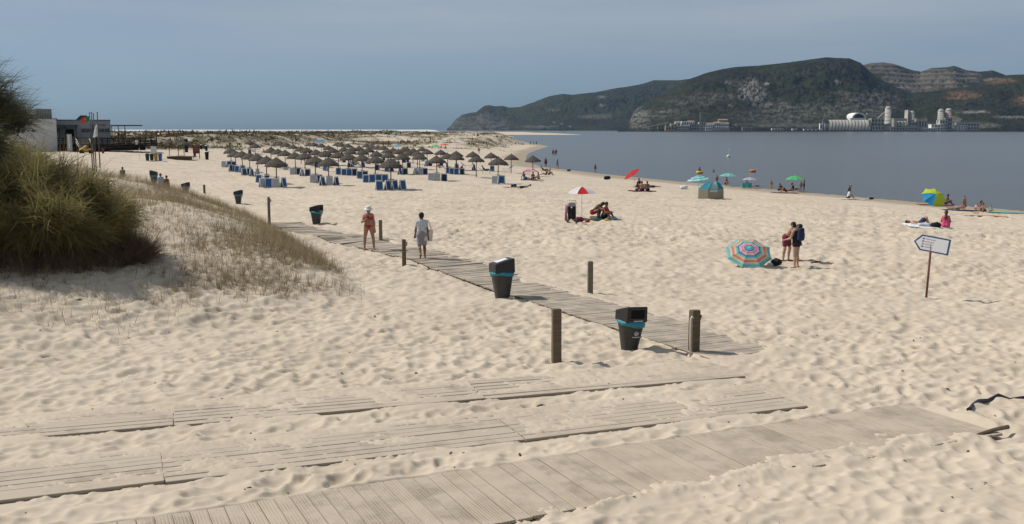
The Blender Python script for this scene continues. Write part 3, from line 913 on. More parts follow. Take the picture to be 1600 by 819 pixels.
# ------------------------------------------------------------------ litter bins
BIN = mat('bin_plastic', (0.040, 0.041, 0.043), 0.55, 0.15, 9, spec=0.4)
BIN2 = mat('bin_hood', (0.020, 0.020, 0.021), 0.45, 0.15, 9, spec=0.4)
BAG = mat('bin_bag', (0.02, 0.27, 0.36), 0.35, 0.25, 18, bump=0.01, bscale=30, spec=0.5, trans=0.2)
BWHITE = mat('bin_print', (0.60, 0.61, 0.62), 0.6, 0.05)
BHOLE = mat('bin_opening', (0.004, 0.004, 0.004), 0.9, 0.0)
BSAND = mat('sand_dust', (0.42, 0.35, 0.27), 0.95)
def make_bin():
    root = empty('litter_bin')
    def ring(rx, ry, z, n=20, p=3.2):
        o = []
        for i in range(n):
            a = 2 * math.pi * (i + 0.5) / n
            c, s_ = math.cos(a), math.sin(a)
            q = (abs(c) ** p + abs(s_) ** p) ** (-1 / p)
            o.append((rx * c * q, ry * s_ * q, z))
        return o
    def loft(rings, name, m, par=root, smooth=True, capb=True, capt=True):
        n = len(rings[0]); b = MB()
        V = [v for r in rings for v in r]
        F = [(i * n + j, i * n + (j + 1) % n, (i + 1) * n + (j + 1) % n, (i + 1) * n + j) for i in range(len(rings) - 1) for j in range(n)]
        b.add(V, F, 0, smooth)
        if capb: b.f.append(tuple(reversed(range(n)))); b.mi.append(0); b.sm.append(False)
        if capt: b.f.append(tuple((len(rings) - 1) * n + j for j in range(n))); b.mi.append(0); b.sm.append(False)
        return b.build(name, m, par)
    # tapering body
    body = loft([ring(0.165, 0.155, -0.08), ring(0.175, 0.165, 0.0), ring(0.275, 0.255, 0.66), ring(0.285, 0.265, 0.67), ring(0.285, 0.265, 0.70)], 'body', BIN)
    # emblem and lettering on the front
    f = 0.232
    e = MB(); N = 20
    for k in range(N):
        a0, a1 = 2 * math.pi * k / N, 2 * math.pi * (k + 1) / N
        if k in (3, 4): continue
        P = []
        for a, r in ((a0, 0.036), (a1, 0.036), (a1, 0.054), (a0, 0.054)):
            P.append((0.02 + r * math.cos(a), 0, r * math.sin(a)))
        e.add(P, [(0, 1, 2, 3)])
    e.add([(0.0, 0, -0.022), (0.018, 0, -0.03), (0.042, 0, 0.008), (0.044, 0, 0.03), (0.022, 0, 0.022), (0.006, 0, 0.0)], [(0, 1, 2, 3, 4, 5)])
    tilt = math.atan2(0.09, 0.66)
    em = e.build('emblem', BWHITE, body, loc=(0.0, -f + 0.001, 0.42), rot=(-0 + tilt * -1, 0, 0))
    em.rotation_euler = (tilt, 0, 0)
    l = MB(); x = -0.085
    for w in (0.018, 0.012, 0.016, 0.02, 0.014, 0.016, 0.012, 0.018):
        l.box((x + w / 2, 0, random.uniform(-0.003, 0.003)), (w, 0.002, 0.028)); x += w + 0.008
    l2 = l.build('lettering', BWHITE, body, loc=(0.01, -f + 0.014, 0.325)); l2.rotation_euler = (tilt, 0, 0)
    # plastic bag hanging over the rim, lower on one side
    def bag_ring(off, z0, amp):
        o = []
        for i, (x, y, z) in enumerate(ring(0.29 + off, 0.27 + off, 0)):
            a = math.atan2(y, x)
            o.append((x * (1 + 0.012 * math.sin(9 * a)), y * (1 + 0.012 * math.sin(7 * a)), z0 + amp * math.cos(a + 0.9) + 0.008 * math.sin(5 * a)))
        return o
    loft([bag_ring(-0.012, 0.60, -0.045), bag_ring(0.004, 0.615, -0.045), bag_ring(0.012, 0.66, -0.02), bag_ring(0.006, 0.715, 0.0), bag_ring(-0.02, 0.725, 0.0)], 'bin_bag', BAG, capb=False, capt=False)
    # hood with slanting top and a framed opening
    hood = MB()
    w2, d2 = 0.275, 0.255
    prof = [(-d2, 0.71), (d2, 0.71), (d2, 0.95), (-d2 + 0.02, 1.10), (-d2, 1.08)]
    V = [(-w2 + (0.012 if z > 1 else 0), y, z) for y, z in prof] + [(w2 - (0.012 if z > 1 else 0), y, z) for y, z in prof]
    n = len(prof)
    F = [tuple(range(n)), tuple(reversed(range(n, 2 * n)))] + [(i, i + n, (i + 1) % n + n, (i + 1) % n) for i in range(n)]
    hood.add(V, F)
    hd = hood.build('hood', BIN2, root)
    hm = hd.modifiers.new('soft', 'BEVEL'); hm.width = 0.018; hm.segments = 2
    fr = MB()
    for c, s_ in (((0, -d2 - 0.004, 1.035), (0.40, 0.02, 0.022)), ((0, -d2 - 0.004, 0.79), (0.40, 0.02, 0.022)), ((-0.195, -d2 - 0.004, 0.9125), (0.022, 0.02, 0.222)), ((0.195, -d2 - 0.004, 0.9125), (0.022, 0.02, 0.222))):
        fr.box(c, s_)
    fr.build('opening_frame', BIN, hd)
    MB().box((0, -d2 - 0.001, 0.9125), (0.37, 0.006, 0.225)).build('opening', BHOLE, hd)
    MB().box((0.03, -d2 - 0.006, 0.742), (0.24, 0.008, 0.02)).build('label_strip', BWHITE, hd)
    return root
bin0 = make_bin()
bin_spots = [(983, 545, 476, 0.45, 0.06, 'nearest black litter bin with teal bag and white emblem on its front'),
             (785, 466, 403, 1.9, 0.05, 'dark litter bin with a white panel on top beside the plank path'),
             (494.5, 351, 320, 1.3, 0.04, 'leaning dark litter bin on open sand left of the woman in red bikini'),
             (372.5, 318, 297, 1.4, 0.03, 'litter bin with teal bag behind the dune grass, left of the thin post'),
             (286, 300, 280, 1.5, 0.02, 'litter bin half hidden behind dune grass near the farthest post'),
             (237, 286, 265, -1.4, 0.02, 'litter bin half hidden by grass left of the walking couple')]
for i, (px, pb, pt, rz, ln, lab) in enumerate(bin_spots):
    g = ground(px, pb) if i < 4 else xyz_at(px, (80.0, 97.0)[i - 4])
    k = g.y / FPX * 1.01
    o = bin0 if i == 0 else clone(bin0, g)
    o.location = g; o.rotation_euler = (0, ln, rz)
    sc_ = (pb - pt) * k / 1.1
    o.scale = (sc_ * 1.1, sc_ * 1.1, sc_)
    set_props(o, lab, 'litter bin', 'black litter bins along the plank path')
    if i == 1:
        q = MB().box((0, 0.0, 1.0), (0.30, 0.30, 0.006)).build('top_panel', mat('white_panel', (0.70, 0.72, 0.75), 0.4), o)
        q.location = (0, 0.04, 0.035); q.rotation_euler = (-0.30, 0, 0)
        q.location = (0, -0.27, 0.08)

# ------------------------------------------------------------------ sign
def sign():
    g = ground(1447, 467); k = g.y / FPX * 1.01
    root = empty('direction_sign', g, 0, 'white arrow sign with blue border on a reddish pole', 'sign')
    top = (467 - 366) * k
    bw = 47 * k; bh = 25 * k
    pole_m = mat('sign_pole', (0.20, 0.075, 0.06), 0.6, 0.2, 8)
    lx = 4 * k
    MB().tube([(0, 0.02, -0.25), (lx, 0.02, top - bh * 0.25)], 0.031, n=10).build('pole', pole_m, root)
    wh = mat('sign_white', (0.80, 0.81, 0.83), 0.45, 0.04, 4); bl = mat('sign_blue', (0.035, 0.10, 0.25), 0.4, 0.08, 4); ink = mat('sign_ink', (0.33, 0.33, 0.36), 0.6, 0.0)
    board = empty('board', (lx, 0, top - bh * 0.62)); board.parent = root
    board.rotation_euler = (0, R(8), R(-34))
    w, h = bw / 0.88, bh
    shape = [(-w * 0.5, 0.0), (-w * 0.30, -h * 0.5), (w * 0.5, -h * 0.5), (w * 0.5, h * 0.5), (-w * 0.30, h * 0.5)]
    MB().prism(shape, -0.012, 0.012).build('border', bl, board)
    inn = [(x * 0.90 + (0.004 if i == 0 else 0), z * 0.82) for i, (x, z) in enumerate(shape)]
    MB().prism(inn, -0.016, -0.0125).build('panel', wh, board)
    cols = [((0.30, 0.03, 0.04), (0.05, 0.06, 0.25)), ((0.06, 0.08, 0.30), (0.5, 0.05, 0.06)), ((0.45, 0.32, 0.08), (0.5, 0.12, 0.10)), ((0.02, 0.02, 0.02), (0.45, 0.08, 0.05))]
    for r in range(4):
        z = h * (0.27 - 0.165 * r); x = -w * 0.27
        for q in range(2):
            MB().box((x + w * 0.028 * (q + 0.5), -0.0175, z), (w * 0.026, 0.002, h * 0.085)).build('flag_mark', mat(f'flag_mark_{r}{q}', cols[r][q], 0.6, 0.0), board)
        b = MB(); x += w * 0.085
        for q in range(random.randint(8, 11)):
            ww = random.uniform(0.012, 0.026) * w
            b.box((x + ww / 2, -0.0175, z + random.uniform(-0.004, 0.004)), (ww, 0.002, h * 0.05)); x += ww + w * 0.008
        b.build('text_line', ink, board)
sign()

# half-buried dark hose at the right edge
def hose():
    px = [(1513, 640), (1516, 636), (1521, 629), (1530, 624), (1545, 619), (1560, 616), (1578, 613.5), (1600, 612), (1640, 610)]
    pts = []
    for i, (x, y) in enumerate(px):
        p = on_plane(x, y, 0.02); pts.append((p.x, p.y, sand_z(np.array([p.x]), np.array([p.y]))[0] + (0.015 if i not in (2, 6) else -0.012)))
    o = MB().tube(pts, 0.032, n=8).build('hose', mat('dark_hose', (0.022, 0.018, 0.03), 0.45))
    set_props(o, 'dark bent hose lying half buried in the sand', 'hose')
hose()
# small sticks and dark bits on the sand
TW = mat('drift_twig', (0.06, 0.045, 0.03), 0.9)
for i, (x, y, lab) in enumerate(((846, 632, 'short dark twig on the sand between the long plank strips'), (812, 706, 'small dark clod lying below the lower plank strip'), (126, 501, 'curled dark stick on the sand slope below the shrub'), (1428, 526, 'small dark pebble on open sand below the arrow sign'))):
    g = on_plane(x, y, 0.03)
    z = sand_z(np.array([g.x]), np.array([g.y]))[0]
    a = random.uniform(0, 6)
    o = MB().tube([(-0.08 * math.cos(a), -0.05 * math.sin(a), 0.0), (0, 0.01, 0.02), (0.07 * math.cos(a), 0.05 * math.sin(a), 0.006)], [0.012, 0.018, 0.01], n=6).build('drift_twig', TW, loc=(g.x, g.y, z))
    set_props(o, lab, 'twig')

# ------------------------------------------------------------------ vegetation
def ribbons(base, d0, length, width, droop, nseg=2, seed=0, curl=0.0):
    """tapered, bending blades as one triangle/quad soup: base (n,3), d0 unit (n,3)"""
    r = np.random.default_rng(seed)
    n = len(base)
    side = np.cross(d0, r.standard_normal((n, 3))); side /= np.linalg.norm(side, axis=1, keepdims=True) + 1e-9
    P = []; d = d0.copy(); p = base.copy()
    for k in range(nseg + 1):
        w = width * (1 - k / nseg * 0.85)
        P.append(p - side * w[:, None] / 2); P.append(p + side * w[:, None] / 2)
        p = p + d * (length / nseg)[:, None]
        d = d + np.array([0, 0, -1.0]) * droop[:, None] + curl * r.standard_normal((n, 3)); d /= np.linalg.norm(d, axis=1, keepdims=True)
    V = np.stack(P, 1)                       # n, 2*(nseg+1), 3
    m = V.shape[1]
    o = (np.arange(n) * m)[:, None]
    F = np.concatenate([o + np.array([[2 * k, 2 * k + 1, 2 * k + 3, 2 * k + 2]]) for k in range(nseg)], 0)
    return V.reshape(-1, 3), F

def leaf_material(name, c1, c2, trans=0.3, patch=0.6):
    m = bpy.data.materials.new(name); m.use_nodes = True
    t = NT(m); b = t.n['Principled BSDF']
    geo = t.new('ShaderNodeNewGeometry')
    n = t.new('ShaderNodeTexNoise'); n.inputs['Scale'].default_value = patch; n.inputs['Detail'].default_value = 4
    t.link(geo.outputs['Position'], n.inputs['Vector'])
    ad = t.new('ShaderNodeMath', operation='MULTIPLY_ADD'); ad.inputs[1].default_value = 0.6; 
    t.link(geo.outputs['Random Per Island'], ad.inputs[0])
    mr = t.new('ShaderNodeMapRange'); mr.inputs['From Min'].default_value = 0.3; mr.inputs['From Max'].default_value = 0.7; mr.inputs['To Min'].default_value = -0.25; mr.inputs['To Max'].default_value = 0.75
    t.link(n.outputs['Fac'], mr.inputs[0]); t.link(mr.outputs[0], ad.inputs[2])
    ad.use_clamp = True
    mx = t.new('ShaderNodeMix', data_type='RGBA'); mx.inputs['A'].default_value = (*c1, 1); mx.inputs['B'].default_value = (*c2, 1)
    t.link(ad.outputs[0], mx.inputs['Factor']); t.link(mx.outputs['Result'], b.inputs['Base Color'])
    b.inputs['Roughness'].default_value = 0.75; b.inputs['Specular IOR Level'].default_value = 0.2
    tr = t.new('ShaderNodeBsdfTranslucent'); t.link(mx.outputs['Result'], tr.inputs['Color'])
    ms = t.new('ShaderNodeMixShader'); ms.inputs[0].default_value = trans
    t.link(b.outputs[0], ms.inputs[1]); t.link(tr.outputs[0], ms.inputs[2]); t.link(ms.outputs[0], t.n['Material Output'].inputs['Surface'])
    return m
BROOM = leaf_material('broom_twigs', (0.11, 0.088, 0.042), (0.34, 0.30, 0.12), 0.45, 1.3)
BROOMD = leaf_material('dark_twigs', (0.06, 0.06, 0.035), (0.15, 0.15, 0.078), 0.35, 0.9)
DEADT = leaf_material('dead_twigs', (0.10, 0.065, 0.042), (0.24, 0.165, 0.105), 0.2, 1.5)
STRAW = leaf_material('straw_grass', (0.19, 0.145, 0.082), (0.36, 0.29, 0.175), 0.35, 0.7)
SCRUB = leaf_material('dune_scrub', (0.085, 0.073, 0.040), (0.150, 0.122, 0.066), 0.15, 0.03)
BARK = mat('shrub_bark', (0.075, 0.055, 0.04), 0.9, 0.25, 12, bump=0.01)

def unit(a): return a / (np.linalg.norm(a, axis=-1, keepdims=True) + 1e-9)

def shrub(name, base, rad, hgt, n_clump, per, label, m, seed, tw=(0.45, 1.15), wd=(0.011, 0.024), droop=0.42, skirt=True, cz=0.45, low=-0.35, stems=14):
    """broom-like shrub: woody stems, clumps of thin arching twigs over an ellipsoid"""
    r = np.random.default_rng(seed)
    base = Vector(base)
    root = empty(name, base, 0, label, 'shrub')
    cen = np.array([0, 0, hgt * cz])
    ext = np.array([rad[0], rad[1], hgt * (1 - cz)])
    q = unit(r.standard_normal((n_clump, 3)) + np.array([0, 0, 0.25])); q[:, 2] = np.maximum(q[:, 2], low)
    ctr = cen + q * ext * (r.uniform(0.45, 0.95, n_clump) ** 0.7)[:, None]
    sizes = r.uniform(0.55, 1.25, n_clump)
    idx = r.integers(0, n_clump, n_clump * per)
    out = unit(q[idx] * np.array([1, 1, 0.7]) + np.array([0, 0, 0.55]))
    d = unit(out + r.normal(0, 0.62, (len(idx), 3)))
    b0 = ctr[idx] + r.normal(0, 0.15, (len(idx), 3)) * sizes[idx][:, None] - d * 0.15
    V, F = ribbons(b0, d, r.uniform(*tw, len(idx)) * sizes[idx], r.uniform(*wd, len(idx)), np.full(len(idx), droop) * r.uniform(0.4, 1.5, len(idx)), 2, seed, 0.10)
    # keep twigs off the ground
    V[:, 2] = np.maximum(V[:, 2], np.array(0.02 + 0 * V[:, 2]) - 0.3)
    obj('crown', np_mesh('crown', V, F, m), root)
    b = MB()
    for k in range(stems):
        c = ctr[r.integers(0, n_clump)] * 0.93
        a = Vector((c[0] * 0.12 + r.normal(0, 0.12), c[1] * 0.12 + r.normal(0, 0.12), -0.3))
        mid = Vector((c[0] * 0.5 + r.normal(0, 0.12), c[1] * 0.5 + r.normal(0, 0.12), max(0.1, c[2] * 0.55)))
        b.tube([a, a.lerp(mid, 0.5) + Vector((0, 0, 0.1)), mid, mid.lerp(Vector(c), 0.6), Vector(c)], [0.06, 0.05, 0.036, 0.02, 0.008], n=6)
    b.build('trunk', BARK, root)
    if skirt:
        n = 5200
        a = r.uniform(0, 2 * math.pi, n); rr_ = np.sqrt(r.uniform(0.05, 1.0, n))
        p = np.stack([np.cos(a) * rr_ * rad[0] * 0.95, np.sin(a) * rr_ * rad[1] * 0.9, np.zeros(n)], 1)
        gz = terr(p[:, 0] + base.x, p[:, 1] + base.y) - base.z
        p[:, 2] = gz - 0.03
        d = unit(np.stack([np.cos(a) * 0.5, np.sin(a) * 0.5, np.full(n, 0.75)], 1) + r.normal(0, 0.4, (n, 3)))
        V, F = ribbons(p, d, r.uniform(0.3, 0.95, n), r.uniform(0.007, 0.014, n), r.uniform(0, 0.25, n), 2, seed + 5, 0.15)
        obj('dead_skirt', np_mesh('dead_skirt', V, F, DEADT), root)
    return root

def gp(x, y): return (x, y, terr1(x, y))
shrub('broom_shrub', gp(-12.6, 26.6), (2.5, 2.1), 2.3, 120, 185, 'large green broom shrub on the dune, in front of the white building', BROOM, 41, stems=22)
shrub('broom_shrub', gp(-16.6, 30.0), (3.2, 2.4), 2.35, 90, 190, 'olive green broom shrub behind the large one at the left edge', BROOM, 42, skirt=False)
shrub('broom_shrub', gp(-15.2, 23.6), (2.3, 1.6), 1.9, 60, 170, 'low broom shrub cut off by the left edge of the picture', BROOM, 43)
shrub('tamarisk_tree', gp(-16.3, 27.5), (3.2, 2.6), 5.1, 95, 210, 'tall dark feathery tree cut off by the left edge of the picture', BROOMD, 44, tw=(0.6, 1.4), droop=0.6, skirt=False, cz=0.62, low=-0.5, stems=18)['category'] = 'tree'
shrub('broom_shrub', gp(-19.5, 36.5), (3.0, 2.4), 2.0, 70, 240, 'far broom shrub whose top shows under the flagpoles', BROOM, 45, skirt=False)
shrub('broom_shrub', gp(-10.7, 27.3), (0.8, 0.7), 0.55, 22, 110, 'small twiggy bush at the right foot of the large broom shrub', DEADT, 46, tw=(0.25, 0.5), stems=10)

# dune grass
def dune_grass():
    r = np.random.default_rng(61)
    N = 420000
    x = r.uniform(-30, -2.5, N); y = r.uniform(19, 66, N)
    dens = grass_density(x, y)
    dens *= np.clip(1.35 - y / 75, 0.3, 1)
    keep = r.uniform(0, 1, N) < dens * 0.9
    # tufts: pull blades towards tuft centres
    x = x[keep]; y = y[keep]
    cell = 0.30
    cx = (np.floor(x / cell) + 0.5) * cell; cy = (np.floor(y / cell) + 0.5) * cell
    hx = np.sin(cx * 127.1 + cy * 311.7) * 43758.5; hx -= np.floor(hx); hy = np.sin(cx * 269.5 + cy * 183.3) * 43758.5; hy -= np.floor(hy)
    tx = cx + (hx - 0.5) * cell; ty = cy + (hy - 0.5) * cell
    x = x * 0.45 + tx * 0.55; y = y * 0.45 + ty * 0.55
    n = len(x)
    p = np.stack([x, y, terr(x, y) - 0.02], 1)
    d = unit(np.stack([(x - tx) * 2.5 + 0.12, (y - ty) * 2.5, np.ones(n)], 1) + r.normal(0, 0.22, (n, 3)))
    ln = r.uniform(0.16, 0.50, n) * (0.7 + 0.6 * hx)
    V, F = ribbons(p, d, ln, r.uniform(0.006, 0.013, n), r.uniform(0.0, 0.30, n), 2, 62, 0.08)
    set_props(obj('dune_grass', np_mesh('dune_grass', V, F, STRAW)), 'dry straw coloured dune grass on the sand ridge', 'grass', kind='stuff')
    # dry stalks lying and standing on the slope in front
    N = 9000
    x = r.uniform(-17, -4, N); y = r.uniform(20, 33, N)
    f1 = -line_side(x, y, T0, (-9.5, 19.2)); nn = samp(N2, x, y, 7.0)
    k = r.uniform(0, 1, N) < 0.55 * sst(1.5, 5.5, f1) * np.clip(0.4 + 0.6 * nn, 0, 1)
    x = x[k]; y = y[k]; n = len(x)
    p = np.stack([x, y, terr(x, y) + 0.0], 1)
    d = unit(np.stack([r.normal(0, 1, n), r.normal(0, 1, n), r.uniform(0.05, 0.9, n)], 1))
    V, F = ribbons(p, d, r.uniform(0.12, 0.42, n), r.uniform(0.006, 0.012, n), r.uniform(0, 0.2, n), 2, 64, 0.2)
    set_props(obj('dry_stalks', np_mesh('dry_stalks', V, F, DEADT)), 'scattered dead brown stalks below the dune grass', 'stalks', kind='stuff')
dune_grass()

# scrub on the dunes far behind the parasols
def far_scrub():
    r = np.random.default_rng(71)
    N = 52000
    y = r.uniform(205, 700, N); x = r.uniform(-0.56, 0.0, N) * y
    m_ = scrub_mask(x, y)
    nn = samp(N2, x, y, 110); n2 = samp(N3, x, y, 140)
    dens = m_ * 0.75 * np.clip(0.62 + 0.45 * nn + 0.30 * n2, 0.04, 1)
    k = r.uniform(0, 1, N) < dens
    x = x[k]; y = y[k]; n = len(x); nn = nn[k]
    z = terr(x, y)
    big = r.uniform(0, 1, n) < 0.06
    hh = np.where(big, r.uniform(0.5, 1.1, n), r.uniform(0.2, 0.5, n)) * np.where(x < -75, 1.25, 1.0)
    # each scrub plant: 7 short wide blades
    m = 5
    X = np.repeat(x, m) + r.normal(0, 1, n * m) * np.repeat(hh, m) * 0.9; Y = np.repeat(y, m) + r.normal(0, 1, n * m) * np.repeat(hh, m) * 0.9
    p = np.stack([X, Y, np.repeat(z, m) - 0.1], 1)
    d = unit(np.stack([r.normal(0, 0.7, n * m), r.normal(0, 0.7, n * m), np.ones(n * m)], 1))
    V, F = ribbons(p, d, np.repeat(hh, m) * r.uniform(0.7, 1.3, n * m), np.repeat(hh, m) * r.uniform(0.5, 1.0, n * m), np.full(n * m, 0.3), 1, 72, 0.2)
    set_props(obj('dune_scrub', np_mesh('dune_scrub', V, F, SCRUB)), 'low brown green scrub covering the far dunes', 'scrub', kind='stuff')
far_scrub()

# crumbs of seaweed, bark and shell on the sand
def debris():
    r = np.random.default_rng(91)
    n = 420
    y = 10 + 40 * r.uniform(0, 1, n) ** 1.6; x = r.uniform(-0.62, 0.62, n) * y
    z = sand_z(x, y)
    s_ = r.uniform(0.010, 0.032, n)
    base = np.array([(-1, -0.5, 0), (1, -0.4, 0), (0.7, 0.6, 0.1), (-0.8, 0.5, 0), (0.1, 0.0, 0.55)])
    a = r.uniform(0, 6.28, n)
    P = base[None] * s_[:, None, None] * r.uniform(0.5, 1.6, (n, 1, 3))
    X = P[..., 0] * np.cos(a)[:, None] - P[..., 1] * np.sin(a)[:, None]; Y = P[..., 0] * np.sin(a)[:, None] + P[..., 1] * np.cos(a)[:, None]
    V = np.stack([X + x[:, None], Y + y[:, None], P[..., 2] + z[:, None] + 0.002], -1).reshape(-1, 3)
    F = (np.arange(n) * 5)[:, None, None] + np.array([[0, 1, 4], [1, 2, 4], [2, 3, 4], [3, 0, 4]])[None]
    set_props(obj('debris', np_mesh('debris', V, F.reshape(-1, 3), leaf_material('crumbs', (0.035, 0.026, 0.018), (0.16, 0.12, 0.08), 0.0, 3.0))), 'scattered dark crumbs of seaweed and bark on the sand', 'debris', kind='stuff')
debris()

# ------------------------------------------------------------------ figures: smooth implicit bodies turned into one mesh
def surface_nets(f, org, vox):
    s = f < 0
    nx, ny, nz = f.shape
    cs = [(0, 0, 0), (1, 0, 0), (0, 1, 0), (1, 1, 0), (0, 0, 1), (1, 0, 1), (0, 1, 1), (1, 1, 1)]
    sl = lambda a, c: a[c[0]:nx - 1 + c[0], c[1]:ny - 1 + c[1], c[2]:nz - 1 + c[2]]
    cnt = sum(sl(s, c).astype(np.int8) for c in cs)
    act = (cnt > 0) & (cnt < 8)
    idx = -np.ones(act.shape, np.int64); n = int(act.sum()); idx[act] = np.arange(n)
    I = np.argwhere(act)
    vals = [f[I[:, 0] + c[0], I[:, 1] + c[1], I[:, 2] + c[2]] for c in cs]
    acc = np.zeros((n, 3)); w = np.zeros(n)
    for a in range(8):
        for ax in range(3):
            if cs[a][ax]: continue
            c2 = list(cs[a]); c2[ax] = 1; b = cs.index(tuple(c2))
            va, vb = vals[a], vals[b]
            m = (va < 0) != (vb < 0)
            t = np.where(m, va / (va - vb + 1e-12), 0)
            p = np.array(cs[a], float)[None, :].repeat(n, 0); p[:, ax] += t
            acc += p * m[:, None]; w += m
    V = org + (I + acc / np.maximum(w, 1)[:, None]) * vox
    F = []
    for ax in range(3):
        o = [1, 1, 1]; 
        sh = [slice(1, -1) if k != ax else slice(0, -1) for k in range(3)]
        a = f[tuple(sh)] if False else None
        d1 = [slice(1, None)] * 3
        lo = [slice(1, f.shape[k] - 1) for k in range(3)]; hi = list(lo)
        lo[ax] = slice(0, f.shape[ax] - 1); hi[ax] = slice(1, f.shape[ax])
        A = s[tuple(lo)]; B = s[tuple(hi)]
        ch = np.argwhere(A != B)
        if len(ch) == 0: continue
        base = ch.copy()
        for k in range(3):
            if k != ax: base[:, k] += 1
        u, v = [(1, 2), (2, 0), (0, 1)][ax]
        q = []
        for du, dv in ((-1, -1), (0, -1), (0, 0), (-1, 0)):
            c = base.copy(); c[:, u] += du; c[:, v] += dv
            q.append(idx[c[:, 0], c[:, 1], c[:, 2]])
        q = np.stack(q, 1)
        flip = ~A[ch[:, 0], ch[:, 1], ch[:, 2]]
        q[flip] = q[flip][:, ::-1]
        F.append(q)
    F = np.concatenate(F, 0)
    return V, F[(F >= 0).all(1)]

def sdf_mesh(prims, vox, k=0.025, clips=(), name='body'):
    """prims: (a, b, ra, rb); clips: (point, normal) keep the side the normal points away from"""
    P = [(np.array(a, float), np.array(b, float), ra, rb) for a, b, ra, rb in prims]
    lo = np.min([np.minimum(a - ra, b - rb) for a, b, ra, rb in P], 0) - 3 * vox
    hi = np.max([np.maximum(a + ra, b + rb) for a, b, ra, rb in P], 0) + 3 * vox
    n = np.ceil((hi - lo) / vox).astype(int) + 1
    f = np.full(n, 0.3, np.float32)
    ax = [lo[i] + np.arange(n[i]) * vox for i in range(3)]
    for a, b, ra, rb in P:
        m = max(ra, rb) + k + 2 * vox
        i0 = [max(0, int((min(a[i], b[i]) - m - lo[i]) / vox)) for i in range(3)]
        i1 = [min(n[i], int((max(a[i], b[i]) + m - lo[i]) / vox) + 2) for i in range(3)]
        X, Y, Z = np.meshgrid(*[ax[i][i0[i]:i1[i]] for i in range(3)], indexing='ij')
        ab = b - a; L = ab @ ab + 1e-12
        t = np.clip(((X - a[0]) * ab[0] + (Y - a[1]) * ab[1] + (Z - a[2]) * ab[2]) / L, 0, 1)
        d = np.sqrt((X - a[0] - t * ab[0]) ** 2 + (Y - a[1] - t * ab[1]) ** 2 + (Z - a[2] - t * ab[2]) ** 2) - (ra + (rb - ra) * t)
        S = f[i0[0]:i1[0], i0[1]:i1[1], i0[2]:i1[2]]
        h = np.clip(0.5 + 0.5 * (d - S) / k, 0, 1)
        S[...] = d * (1 - h) + S * h - k * h * (1 - h)
    if clips:
        X, Y, Z = np.meshgrid(*ax, indexing='ij')
        for p, nn in clips:
            p = np.array(p, float); nn = np.array(nn, float); nn /= np.linalg.norm(nn)
            f = np.maximum(f, (X - p[0]) * nn[0] + (Y - p[1]) * nn[1] + (Z - p[2]) * nn[2])
    if not (f < 0).any(): return None
    V, F = surface_nets(f, lo, vox)
    return V, F

